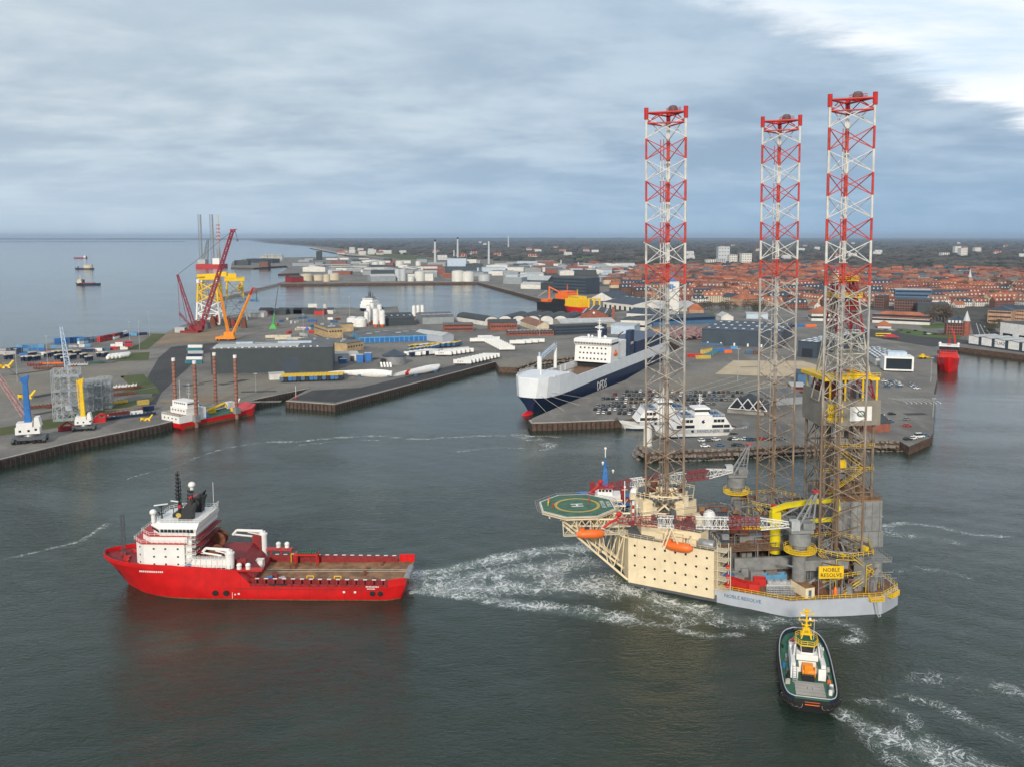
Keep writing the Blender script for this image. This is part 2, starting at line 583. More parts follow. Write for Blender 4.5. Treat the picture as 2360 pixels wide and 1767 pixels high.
base = g.mix(g.ramp(big, .3, .7), (.014, .028, .019), (.025, .040, .027))
base = g.mix(g.m('MULTIPLY', g.ramp(mid, .45, .75), .35), base, (.028, .040, .029))
# water whipped full of bubbles round the foam
base = g.mix(g.ramp(fo, .12, .8, 0, .55), base, (.10, .145, .12))
wp = g.new('ShaderNodeTexNoise')
wp.noise_dimensions = '3D'
g.put(wp.inputs['Vector'], pos)
wp.inputs['Scale'].default_value = .16
wp.inputs['Detail'].default_value = 3
vadd = g.new('ShaderNodeVectorMath', operation='MULTIPLY_ADD')
g.put(vadd.inputs[0], wp.outputs['Color'])
vadd.inputs[1].default_value = (6, 6, 0)
g.put(vadd.inputs[2], pos)
wv = vadd.outputs[0]
r1 = g.m('ABSOLUTE', g.m('SUBTRACT', g.noise(wv, .21, 4, .55, .9), .5))
r2 = g.m('ABSOLUTE', g.m('SUBTRACT', g.noise(wv, .62, 4, .55, .8), .5))
pt = g.noise(pos, .11, 4, .6, .5)
lev = g.m('MULTIPLY', fo, g.ramp(pt, .30, .62, .25, 1.25))
f1 = g.m('SUBTRACT', 1.0, g.ramp(r1, 0.0, g.m('MULTIPLY_ADD', lev, .048, .001)))
f2 = g.m('SUBTRACT', 1.0, g.ramp(r2, 0.0, g.m('MULTIPLY_ADD', lev, .052, .001)))
foam = g.m('MAXIMUM', g.m('MULTIPLY', f1, .95), g.m('MULTIPLY', f2, .7))
foam = g.m('ADD', g.m('MULTIPLY', foam, .9), g.m('MULTIPLY', g.ramp(lev, .30, .95), .16))
foam = g.m('MULTIPLY', foam, g.ramp(lev, .10, .50, 0, .92), clamp=True)
g.put(bs.inputs['Base Color'], g.mix(foam, base, (.84, .87, .87)))
g.put(bs.inputs['Roughness'], g.m('MULTIPLY_ADD', foam, .6, .09))
bs.inputs['IOR'].default_value = 1.333
b1 = g.m('SUBTRACT', 1.0, g.m('ABSOLUTE', g.m('MULTIPLY_ADD', g.noise(g.scale(pos, (.55, 1.2, 1)), .42, 4, .55, .4), 2.0, -1.0)))
b2 = g.noise(g.scale(pos, (.8, 1.3, 1)), 1.5, 3, .6, .2)
calm = g.ramp(g.noise(g.scale(pos, (1, 2.2, 1)), .010, 4, .6, .6), .36, .64, .45, 1.0)
calm = g.m('MULTIPLY', calm, g.ramp(g.sep(pos)[1], 170.0, 520.0, 2.0, .55))      # the inner harbour lies in the lee
hgt = g.m('ADD', g.m('MULTIPLY', b1, .60), g.m('MULTIPLY', b2, .34))
hgt = g.m('ADD', g.m('MULTIPLY', hgt, calm), g.m('MULTIPLY', foam, .10))
bn = g.new('ShaderNodeBump')
bn.inputs['Strength'].default_value = 1.0
bn.inputs['Distance'].default_value = .34
g.put(bn.inputs['Height'], hgt)
g.l.new(bn.outputs[0], bs.inputs['Normal'])
MATS['harbour_water'] = m
me.materials.append(m)
water = bpy.data.objects.new('water', me)
COL.objects.link(water)
tag(water, kind='structure')
# ---------------------------------------------------------------- ground
ZQ = 4.0
def ground_mat(name, c0, c1, c2, sc=.02, fine=.4, rough=.9):
	m = bpy.data.materials.new(name)
	m.use_nodes = True
	g = NT(m.node_tree)
	bs = g.n['Principled BSDF']
	pos = g.new('ShaderNodeNewGeometry').outputs['Position']
	a = g.noise(pos, sc, 5, .6, .3)
	b_ = g.noise(g.scale(pos, (1, .25, 1)), sc * 6, 4, .6)
	f_ = g.noise(pos, fine, 4, .6)
	c = g.mix(g.ramp(a, .35, .65), c0, c1)
	c = g.mix(g.m('MULTIPLY', g.ramp(b_, .5, .75), .6), c, c2)
	c = g.mix(g.m('MULTIPLY', g.ramp(f_, .35, .7), .25), c, [k * .6 for k in c0])
	g.put(bs.inputs['Base Color'], c)
	bs.inputs['Roughness'].default_value = rough
	bs.inputs['Specular IOR Level'].default_value = .25
	MATS[name] = m
ground_mat('asphalt', (.15, .145, .136), (.235, .222, .20), (.29, .27, .235))
ground_mat('dark_asphalt', (.052, .053, .056), (.072, .072, .074), (.09, .088, .086))
ground_mat('gravel', (.20, .185, .155), (.25, .23, .19), (.17, .16, .135))
ground_mat('grass_turf', (.07, .10, .032), (.11, .115, .045), (.06, .075, .03), .05, .8)
ground_mat('bright_grass', (.075, .13, .035), (.11, .15, .05), (.06, .09, .03), .05, .8)
ground_mat('earth', (.24, .18, .12), (.30, .23, .16), (.16, .13, .10), .05)
ground_mat('beach_sand', (.34, .31, .25), (.40, .36, .29), (.25, .24, .2), .01)
ground_mat('moor', (.050, .046, .038), (.075, .068, .050), (.085, .095, .045), .0016, .02)
COAST = [(-260, 1140), (0, 1059), (168, 1018.5), (369, 978), (600, 918), (712, 895), (659, 924), (773, 932), (1142, 834), (1150, 846), (1192, 847), (1236, 831),
		 (1330, 822), (1545, 788), (1568, 800), (1440, 876), (1310, 927), (1231, 961), (1219, 968), (1225, 975), (1297, 973), (1416, 968), (1580, 953), (1700, 982), (1700, 1000),
		 (1478, 1016), (1470, 1024), (1492, 1041), (1584, 1037), (1722, 1031.6), (2003, 1016), (2074, 1016), (2095, 1028), (2144, 1007), (2150, 997), (2157.6, 910), (2152, 907),
		 (2160, 871), (2160, 808), (2208, 800), (2357, 818), (2600, 850)]
NORTH = [(570, 553.5), (611, 560), (722, 568), (771, 581), (934, 595), (800, 592), (655, 594), (560, 598), (535, 604), (532, 617), (584, 618), (660, 613), (665, 618), (641, 632), (690, 630),
		 (690, 640), (657, 648), (646, 655), (1100, 651), (1250, 691), (1385, 721), (1340, 729), (1090, 734), (977, 729), (923, 728), (916, 706), (880, 710), (886, 722), (850, 716), (804, 708), (750, 712),
		 (565, 721), (456, 739), (408, 754), (383, 768), (350, 767), (130, 788), (49, 804), (0, 813), (-260, 860)]
poly = [P(u, v, ZQ) for u, v in COAST] + [(P(2600, 850, ZQ)[0] + 100, 900), (26000, 900), (60000, 60000), (P(570, 553.5, ZQ)[0] * 9, 60000)] + [P(u, v, ZQ) for u, v in NORTH]
from mathutils.geometry import tessellate_polygon
def sheet(name, pts, z, mat, z0=None, kind='structure', wall=None):
	"""flat polygon sheet at z; with z0 also the quay wall below its rim"""
	tris = tessellate_polygon([[Vector((p[0], p[1], 0)) for p in pts]])
	mb = MB(mat)
	mb.add([(p[0], p[1], z) for p in pts], [tuple(t) for t in tris])
	if z0 is not None:
		mb.mat(wall or mat)
		n = len(pts)
		for i in range(n):
			a, b_ = pts[i], pts[(i + 1) % n]
			mb.quad((a[0], a[1], z0), (b_[0], b_[1], z0), (b_[0], b_[1], z), (a[0], a[1], z))
	o = mb.build(name, recalc=False)
	# make the faces point up
	bm = bmesh.new()
	bm.from_mesh(o.data)
	for f in bm.faces:
		f.normal_update()
		if f.normal.z < -.5:
			f.normal_flip()
	bm.to_mesh(o.data)
	bm.free()
	return tag(o, kind=kind)
def psheet(name, px_, mat, dz_=.05, z=ZQ):
	return sheet(name, [P(u, v, z) for u, v in px_], z + dz_, mat)
TOWNPX = [(1400, 722), (1405, 660), (1200, 660), (1190, 640), (1180, 604), (1420, 610), (1500, 614), (1900, 608), (2010, 622), (2200, 616), (2600, 622), (2600, 760), (2330, 740), (2280, 756), (2240, 742), (2180, 732), (2000, 714), (1870, 718), (1760, 706), (1640, 704), (1560, 702)]
ground_mat('town_soil', (.060, .055, .046), (.10, .095, .085), (.13, .125, .115), .03, .3)
sheet('quay_ground', poly, ZQ, 'asphalt', -3.0, wall='sheet_pile')
# quay edge: concrete capping beam and timber fendering along the near quays
cap = MB('concrete')
fen = MB('timber_fender')
def capline(px_, wd=1.2, fend=True):
	q = [Vector((*P(u, v, ZQ), 0)) for u, v in px_]
	for a, b_ in zip(q, q[1:]):
		d = (b_ - a).normalized()
		nrm = Vector((d.y, -d.x, 0))
		if nrm.y > 0 and abs(nrm.y) > .3:
			nrm = -nrm
		c = (a + b_) / 2 - nrm * (wd / 2 - .15)
		L = (b_ - a).length
		cap.box((c.x, c.y, ZQ + .12), (L, wd, .3), atan2(d.y, d.x))
		if fend:
			k = max(1, int(L / 2.4))
			for i in range(k + 1):
				p = a.lerp(b_, i / k) + nrm * .22
				fen.box((p.x, p.y, 1.3), (.55, .4, 4.6), atan2(d.y, d.x))
capline([(-260, 1140), (0, 1059), (168, 1018.5), (369, 978), (600, 918), (712, 895)])
capline([(659, 924), (773, 932), (1142, 834)])
capline([(1219, 968), (1225, 975), (1297, 973), (1416, 968)])
tag(cap.build('quay_capping'), kind='structure')
tag(fen.build('quay_fendering'), kind='structure')
# paved areas, grass, sand
psheet('town_ground', TOWNPX, 'town_soil', .04)
psheet('tan_paving', [(1500, 900), (1600, 862), (1648, 862), (1740, 867), (1880, 871), (1960, 880), (1700, 925)], 'gravel', .015)
psheet('pier_paving', [(668, 921), (773, 927), (1140, 834), (1105, 828), (935, 868), (830, 893), (720, 899)], 'dark_asphalt', .02)
psheet('sand_patch', [(1648, 862), (1690, 831), (1850, 832), (1900, 846), (1880, 870), (1740, 866)], 'sand', .03)
psheet('grass_patch', [(277, 867), (330, 862), (362, 892), (368, 906), (275, 910), (300, 888)], 'grass_turf', .03)
psheet('grass_verge', [(235, 833), (290, 814), (345, 812), (342, 830), (235, 835)], 'grass_turf', .03)
psheet('grass_bank', [(352, 770), (383, 770), (352, 796), (340, 806), (290, 808), (325, 790)], 'grass_turf', .03)
psheet('grass_strip', [(0, 985), (130, 962), (250, 935), (360, 912), (352, 921), (262, 948), (130, 985), (0, 1003)], 'grass_turf', .03)
psheet('earth_patch', [(385, 768), (410, 757), (480, 745), (520, 770), (510, 786), (400, 792), (352, 800)], 'earth', .03)
psheet('gravel_yard', [(90, 850), (300, 840), (310, 850), (270, 880), (130, 905), (0, 925), (0, 870)], 'gravel', .03)
psheet('gravel_apron', [(470, 870), (600, 862), (640, 880), (712, 893), (600, 913), (400, 966), (372, 940)], 'gravel', .03)
psheet('concrete_ramp', [(1143, 832), (1152, 844), (1190, 845), (1232, 829), (1180, 826)], 'gravel', .03)
psheet('road', [(395, 800), (500, 790), (560, 800), (470, 815), (420, 860), (372, 905), (345, 960), (335, 955), (352, 905), (340, 870), (365, 825)], 'dark_asphalt', .02)
psheet('road', [(2150, 800), (2215, 793), (2360, 811), (2500, 830), (2500, 816), (2360, 800), (2215, 783), (2020, 760), (1900, 752), (1900, 760)], 'dark_asphalt', .02)
psheet('road', [(2245, 780), (2330, 788), (2268, 742), (2240, 722), (2230, 722), (2238, 750)], 'dark_asphalt', .03)
psheet('lawn', [(2060, 765), (2070, 757), (2215, 774), (2212, 782), (2120, 776)], 'bright_grass', .03)
psheet('lawn', [(2120, 752), (2200, 742), (2212, 756), (2130, 758)], 'bright_grass', .03)
psheet('lawn', [(1605, 722), (1645, 720), (1648, 732), (1600, 733)], 'bright_grass', .03)
psheet('beach', [(712, 572), (722, 569), (775, 582), (934, 595.5), (925, 597), (800, 589)], 'beach_sand', .05)
psheet('meadow', [(780, 577), (800, 574), (960, 590), (1010, 600), (925, 598), (850, 590)], 'grass_turf', .08)
psheet('meadow', [(1290, 594), (1330, 590), (1480, 593), (1484, 598), (1300, 601)], 'bright_grass', .08)
# the lower moor and heath that starts behind the town and runs to the horizon
psheet('heath', [(800, 575), (1000, 592), (1300, 606), (1500, 618), (2000, 640), (2360, 680), (2700, 700), (3400, 560), (2360, 548.6), (1000, 548.6), (580, 553), (625, 560), (722, 567)], 'moor', .06)
pr_ = random.Random(19)
for i in range(46):
	u, v = pr_.choice(((pr_.uniform(380, 620), pr_.uniform(880, 930)), (pr_.uniform(640, 1100), pr_.uniform(780, 850)), (pr_.uniform(1450, 2120), pr_.uniform(840, 985)), (pr_.uniform(20, 330), pr_.uniform(850, 960)), (pr_.uniform(560, 780), pr_.uniform(735, 790))))
	x, y = P(u, v, ZQ)
	a, L_, w_ = pr_.choice((.1, .6, 1.05, 1.1)), pr_.uniform(6, 34), pr_.uniform(1.5, 9)
	q = [(x + (sx * L_ * cos(a) - sy * w_ * sin(a)) / 2, y + (sx * L_ * sin(a) + sy * w_ * cos(a)) / 2) for sx, sy in ((-1, -1), (1, -1), (1, 1), (-1, 1))]
	sheet('paving_patch', q, ZQ + .035 + i * .0015, pr_.choice(('dark_asphalt', 'gravel', 'asphalt', 'earth', 'dark_asphalt')))
# painted lanes on the ferry yard and car queue, light on the asphalt
lanes = MB('marking_white')
for i in range(9):
	p0, p1 = P3(1560 + i * 26, 905 + i * 3.0, ZQ + .03), P3(1690 + i * 30, 868 + i * 3.2, ZQ + .03)
	d = (p1 - p0).normalized()
	n_ = Vector((-d.y, d.x, 0)) * .12
	lanes.quad(p0 - n_, p1 - n_, p1 + n_, p0 + n_)
for i in range(8):
	c = P3(2030 + i * 11, 925, ZQ + .03)
	for k in range(5):
		a0, a1 = -.5 + k * .28, -.5 + (k + 1) * .28
		r = 14
		q = [c + Vector((r * cos(a), r * sin(a), 0)) for a in (a0, a1)]
		q2 = [c + Vector(((r + .35) * cos(a), (r + .35) * sin(a), 0)) for a in (a1, a0)]
		lanes.quad(q[0], q[1], q2[0], q2[1])
for i in range(3):
	p0, p1 = P3(2262 + i * 14, 783, ZQ + .04), P3(2249 + i * 6, 742, ZQ + .04)
	d = (p1 - p0).normalized()
	n_ = Vector((-d.y, d.x, 0)) * .2
	lanes.quad(p0 - n_, p1 - n_, p1 + n_, p0 + n_)
tag(lanes.build('road_markings'), kind='structure')
# rock armour along the ferry pier and the ship inlet, breakwaters
rk = MB('rock')
rng = random.Random(3)
def rocks(px_, rows=3, size=1.1, z_top=ZQ - .3, out=1.6, step=1.3):
	q = [Vector((*P(u, v, ZQ), 0)) for u, v in px_]
	for a, b_ in zip(q, q[1:]):
		d = (b_ - a).normalized()
		nrm = Vector((d.y, -d.x, 0))
		if nrm.y > 0:
			nrm = -nrm
		L = (b_ - a).length
		for r_ in range(rows):
			z = z_top - (z_top + .3) * r_ / max(1, rows - 1)
			for i in range(int(L / step)):
				p = a.lerp(b_, (i + rng.random()) / (L / step)) + nrm * (out * r_ + rng.uniform(-.4, .4))
				s_ = size * rng.uniform(.6, 1.3)
				rk.ball((p.x, p.y, z + rng.uniform(-.2, .2)), s_, 5, 3, (rng.uniform(.8, 1.2), rng.uniform(.8, 1.2), rng.uniform(.6, .9)))
rocks([(1470, 1024), (1492, 1041), (1584, 1037), (1722, 1031.6), (2003, 1016), (2074, 1016)])
rocks([(1192, 847), (1236, 831), (1330, 822), (1420, 808)], 3, 1.3, ZQ - .2, 2.0, 1.8)
o = tag(rk.build('rock_armour', recalc=False), kind='stuff')
bw = MB('rock')
for pts, wd in (([(565, 676), (600, 666), (650, 653)], 7), ([(500, 690), (565, 676)], 5)):
	q = [P(u, v, 2) for u, v in pts]
	for a, b_ in zip(q, q[1:]):
		a, b_ = Vector((*a, 0)), Vector((*b_, 0))
		d = (b_ - a).normalized()
		n_ = Vector((-d.y, d.x, 0))
		bw.loft([[a - n_ * wd, a - n_ * 2 + Vector((0, 0, 3.5)), a + n_ * 2 + Vector((0, 0, 3.5)), a + n_ * wd], [b_ - n_ * wd, b_ - n_ * 2 + Vector((0, 0, 3.5)), b_ + n_ * 2 + Vector((0, 0, 3.5)), b_ + n_ * wd]])
tag(bw.build('breakwater'), kind='structure')
# far shore across the bay
fsr = MB('moor')
q0 = Vector((-14000, 24000, 0))
pts_lo, pts_hi = [], []
for i in range(60):
	t = i / 59
	pts_lo.append(Vector((-19000 + 21000 * t, 30000 - 2500 * t, .5)))
	pts_hi.append(Vector((-19000 + 21000 * t, 30400 - 2500 * t, 18 + 16 * rng.random() + 40 * t * t)))
fsr.loft([pts_lo, pts_hi, [p + Vector((0, 900, 0)) for p in pts_hi], [p + Vector((0, 1500, 0)) for p in pts_lo]], cap=False, close=False)
fsr.prism([(-12500, 15500), (-6500, 17000), (-6500, 17400), (-12500, 16000)], .3, 5)
tag(fsr.build('far_shore_hills'), kind='structure')
# raised horizon hills on the land side
hl = MB('moor')
lo, hi2, bk = [], [], []
for i in range(120):
	t = i / 119
	x = -3500 + 34000 * t
	lo.append(Vector((x, 24000, 4)))
	hi2.append(Vector((x, 27000, 30 + 24 * rng.random() + 20 * sin(t * 9))))
	bk.append(Vector((x, 32000, 4)))
hl.loft([lo, hi2, bk], cap=False, close=False)
tag(hl.build('horizon_hills'), kind='structure')
# ---------------------------------------------------------------- jack-up rig
def leg_paint():
	m = bpy.data.materials.new('leg_paint')
	m.use_nodes = True
	g = NT(m.node_tree)
	b = g.n['Principled BSDF']
	oc = g.new('ShaderNodeTexCoord').outputs['Object']
	z = g.sep(oc)[2]
	k = g.m('DIVIDE', g.m('SUBTRACT', 134.0, z), 5.9)
	fl = g.m('FLOOR', k)
	odd = g.m('GREATER_THAN', g.m('MODULO', g.m('ADD', fl, 2.0), 2.0), .5)
	band = g.m('MULTIPLY', odd, g.m('LESS_THAN', k, 8.0))
	pos = g.new('ShaderNodeNewGeometry').outputs['Position']
	n_ = g.noise(pos, .7, 4, .6)
	st = g.noise(g.scale(pos, (1.2, 1.2, .12)), .8, 4, .65)
	wht = g.mix(g.ramp(n_, .35, .7), (.60, .60, .57), (.72, .71, .67))
	red = g.mix(g.ramp(n_, .3, .7), (.46, .035, .03), (.60, .075, .05))
	gry = g.mix(g.ramp(n_, .3, .7), (.36, .37, .36), (.50, .49, .46))
	gry = g.mix(g.ramp(z, 30.0, 78.0, .85, 0.0), gry, (.37, .285, .20))
	c = g.mix(band, g.mix(g.m('LESS_THAN', k, 8.0), gry, wht), red)
	low = g.ramp(z, 18.0, 92.0, 1.0, 0.0)
	c = g.mix(g.m('MULTIPLY', g.ramp(g.m('ADD', st, g.m('MULTIPLY', low, .26)), .52, .76), .85), c, (.17, .105, .06))
	g.put(b.inputs['Base Color'], c)
	b.inputs['Roughness'].default_value = .6
	MATS['leg_paint'] = m
leg_paint()
material('derrick_white', (.46, .44, .38), .65, 0, .3, .6, .6)
material('boom_red', (.30, .03, .035), .6, 0, .25, .8)
RIG_O, RIG_YAW, RIG_TRIM = Vector((70.2, 254.6, 0)), R(3.5), R(-.95)
rig = thing('jackup_rig', 'jack-up drilling rig with three tall red and white lattice legs, helideck and cream accommodation block', 'drilling rig', RIG_O)
rig.rotation_euler = (0, RIG_TRIM, RIG_YAW)
RIG_M = Matrix.Translation(RIG_O) @ Matrix.Rotation(RIG_YAW, 4, 'Z') @ Matrix.Rotation(RIG_TRIM, 4, 'Y')
RB = rig
def on_rig(o, loc, rz=0.0):
	"""stands a thing of its own on the rig"""
	o.location = RIG_M @ Vector(loc)
	o.rotation_euler = (0, RIG_TRIM, RIG_YAW + rz)
	return o
DK = 4.4
HULL = [(-36.7, -9.8), (1.5, -34.2), (26.5, -33.7), (33.8, -28.1), (34, -12), (22, -12), (22, 12), (34, 12), (33.8, 28.1), (26.5, 33.7), (1.5, 34.2), (-36.7, 9.8)]
mb = MB('ship_grey_blue')
mb.prism(HULL, -3, DK)
mb.build('hull', RB)
mb = MB('rust_deck')
ins = [(x * .985, y * .985) for x, y in HULL]
mb.prism(ins, DK + .01, DK + .12)
mb.build('deck', RB)
mb = MB('black_paint')
for k, (x, y, zz) in enumerate(((1.6, -34.24, 0),)):
	pass
b_n = Vector((-24.4, -38.2, 0)).normalized()
for sg_ in (-1, 1):          # shade under the accommodation, painted on the hull as a dark grey band
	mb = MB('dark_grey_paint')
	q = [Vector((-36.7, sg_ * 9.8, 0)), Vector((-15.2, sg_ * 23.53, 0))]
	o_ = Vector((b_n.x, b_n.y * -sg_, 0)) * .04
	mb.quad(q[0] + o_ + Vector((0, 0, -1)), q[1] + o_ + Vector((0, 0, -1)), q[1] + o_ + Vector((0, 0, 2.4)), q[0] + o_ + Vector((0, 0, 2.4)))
	mb.build('bow_shade_band', RB)
d_ = Vector((38.2, -24.4, 0)).normalized()
tx = text('hull_lettering', 'NOBLE RESOLVE', 1.35, RB, (-9.3, -27.42, 2.75), (pi / 2, 0, atan2(-24.4, 38.2)), 'dull_blue', .03)
# --- legs
LEGS = [(-24, 0), (19.6, -22), (16.8, 20.6)]
LR = 6.35
for li, (lx, ly) in enumerate(LEGS):
	ph = R(76 - 3.5)
	pts = [Vector((lx + LR * cos(ph + k * 2 * pi / 3), ly + LR * sin(ph + k * 2 * pi / 3), 0)) for k in range(3)]
	leg = bpy.data.objects.new('leg', None)
	COL.objects.link(leg)
	leg.parent = rig
	for p in pts:
		c = MB('leg_paint')
		c.tube(p + Vector((0, 0, -3)), p + Vector((0, 0, 135.6)), .31, 8)
		for k in range(2):        # rack plates on both sides of the chord
			a = atan2(p.y - ly, p.x - lx) + pi / 2
			c.box((p.x + .36 * cos(a) * (1 if k else -1), p.y + .36 * sin(a) * (1 if k else -1), 66), (.36, .12, 138), a)
		c.build('chord', leg)
	br = MB('leg_paint')
	zt = 134.0
	nb = 23
	for i in range(nb):
		za, zb = zt - 5.9 * i, zt - 5.9 * (i + 1)
		for k in range(3):
			a, b_ = pts[k], pts[(k + 1) % 3]
			zz = Vector((0, 0, 1))
			e = .15
			br.tube(a + zz * (za - e), b_ + zz * (zb + e), .135, 6, cap=False)
			br.tube(b_ + zz * (za - e), a + zz * (zb + e), .135, 6, cap=False)
	br.build('bracing', leg)
	ip = MB('leg_paint')
	for dx_, dy_, zh in ((-1.6, .6, 128), (-.9, -.2, 128), (-.2, .4, 116)):
		ip.tube((lx + dx_, ly + dy_, 0), (lx + dx_, ly + dy_, zh), .13, 5)
	for i in range(2, 20):
		z = 134.0 - 5.9 * i
		ip.tube((lx - 2, ly + .2, z), (lx + .4, ly + .2, z), .1, 4)
	ip.build('riser_pipes', leg)
	tf = MB('red_paint')
	for k in range(3):
		a, b_ = pts[k], pts[(k + 1) % 3]
		tf.tube(a + Vector((0, 0, 135.2)), b_ + Vector((0, 0, 135.2)), .3, 6)
		tf.tube(a + Vector((0, 0, 132.3)), b_ + Vector((0, 0, 132.3)), .24, 6)
		tf.tube(a + Vector((0, 0, 132.3)), a.lerp(b_, .5) + Vector((0, 0, 135.2)), .14, 5)
		tf.tube(b_ + Vector((0, 0, 132.3)), a.lerp(b_, .5) + Vector((0, 0, 135.2)), .14, 5)
		tf.tube(a + Vector((0, 0, 133.4)), a + Vector((0, 0, 136.6)), .62, 8)
		tf.tube(a + Vector((0, 0, 135.2)), Vector((lx, ly, 135.2)), .2, 5)
	tf.bx(lx + .2, lx + 3.6, ly - 1.6, ly + 1.6, 135.2, 135.5)
	tf.rail([(lx + .2, ly - 1.6, 135.5), (lx + 3.6, ly - 1.6, 135.5), (lx + 3.6, ly + 1.6, 135.5), (lx + .2, ly + 1.6, 135.5)], 1.2, .05, 1.2, True)
	tf.build('leg_top', leg)
	sh = MB('dark_grey_paint')
	sh.lathe([(1.35, 135.5), (1.35, 136.6), (1.0, 137.3), (.3, 137.5)], 10, (lx + 1.8, ly, 0))
	sh.build('sheave', leg)
# --- accommodation block round the bow leg
acc = MB('cream_paint')
A, A2 = Vector((-37.2, -10.1)), Vector((-16.2, -23.9))
acc_poly = [(A.x, A.y), (A2.x, A2.y), (-13.4, -20.6), (-13.4, 20.6), (A2.x, -A2.y), (A.x, -A.y)]
acc.prism(acc_poly, 1.5, 14.9)
acc.mat('cream_paint')
up_ = [(-33, -8.2), (-18.5, -19), (-15.5, -16), (-15.5, 16), (-18.5, 19), (-33, 8.2)]
acc.prism(up_, 14.9, 18.4)
acc_o = acc.build('accommodation_block', RB)
sk = MB('cream_paint')
nrm = Vector((-(A2 - A).y, (A2 - A).x)).normalized()
if nrm.y > 0:
	nrm = -nrm
dA = (A2 - A).normalized()
angA = atan2(dA.y, dA.x)
win = MB('window_dark')
win.lathe([(.34, 0), (.34, .05)], 10)
proto = None
for r_ in range(4):
	for c_ in range(8):
		if r_ == 3 and c_ == 0:
			continue
		t = 2.0 + c_ * 3.02
		p = A + dA * t + nrm * .0
		z = 12.8 - r_ * 2.95
		if proto is None:
			proto = win.build('window', acc_o)
			o = proto
		else:
			o = proto.copy()
			COL.objects.link(o)
		o.location = (p.x, p.y, z)
		o.rotation_euler = (pi / 2, 0, angA)
# dark deck edge, roof plant, railings
rf = MB('dark_grey_paint')
rf.prism([(x * .99, y * .985) for x, y in acc_poly], 14.92, 15.0)
rf.prism([(x, y * .98) for x, y in up_], 18.42, 18.5)
rf.build('roof_deck', acc_o)
rl = MB('cream_paint')
rl.rail([(x, y, 14.95) for x, y in acc_poly], 1.1, .05, 2.0, True)
rl.rail([(x, y, 18.45) for x, y in up_], 1.1, .05, 2.0, True)
rl.build('railing', acc_o)
st = MB('beige_paint')      # the open stair tower at the after end of the block
sx0 = Vector((-15.6, -24.6))
for k in range(5):
	z = DK + k * 2.7
	st.box((sx0.x + 1.6, sx0.y + .6, z + .1), (3.4, 3.2, .16), angA)
	st.rail([(sx0.x + .2, sx0.y - .6, z + .1), (sx0.x + 3.2, sx0.y - 1.4, z + .1)], 1.1, .05, 1.0)
	if k < 4:
		st.stair((sx0.x + .4, sx0.y + .4, z), (sx0.x + 2.8, sx0.y + .2, z + 2.7), .8)
for a, b_ in ((0, -.4), (3.3, -1.6), (.6, 2.0), (3.6, 1.2)):
	st.tube((sx0.x + a, sx0.y + b_, DK), (sx0.x + a, sx0.y + b_, 17), .13, 5)
st.build('stair_tower', acc_o)
rd = MB('red_paint')
for k in range(3):
	rd.lathe([(.55, 0), (.55, .18)], 10)
for k in range(3):
	c = MB('red_paint')
	c.T = Matrix.Translation((sx0.x + 2.7, sx0.y - 1.0, DK + 1.4 + k * 2.7)) @ Matrix.Rotation(pi / 2, 4, 'X')
	c.lathe([(.6, 0), (.6, .2)], 10)
	c.build('hose_reel', acc_o)
# rounded exhaust duct and small deckhouses near the after corner
c = MB('steel')
c.T = Matrix.Translation((-17.4, -21.6, 16.2)) @ Matrix.Rotation(pi / 2, 4, 'X') @ Matrix.Rotation(angA + pi / 2, 4, 'Y')
c.T = Matrix.Translation((-17.6, -21.4, 16.3)) @ Matrix.Rotation(angA, 4, 'Z') @ Matrix.Rotation(pi / 2, 4, 'Y')
c.lathe([(1.1, -2.2), (1.25, -2.0), (1.25, 2.0), (1.1, 2.2)], 14)
c.build('exhaust_duct', acc_o)
for x, y, sx_, sy_, h in ((-24, -15.5, 3, 2, 2.4), (-28.5, -12.4, 2.4, 2, 1.8), (-20.5, -18.4, 2.2, 1.6, 1.6)):
	eq = MB('cream_paint')
	eq.box((x, y, 15 + h / 2), (sx_, sy_, h), angA)
	eq.build('deck_house', acc_o)
for x, y, sx_, sy_, h in ((-31, -5, 2.5, 3, 2), (-31, 4, 2.5, 4, 2.6), (-17, -10, 2, 5, 2.2), (-17, 8, 2, 6, 2.5)):
	eq = MB('cream_paint')
	eq.bx(x - sx_ / 2, x + sx_ / 2, y - sy_ / 2, y + sy_ / 2, 18.5, 18.5 + h)
	eq.build('deck_house', acc_o)
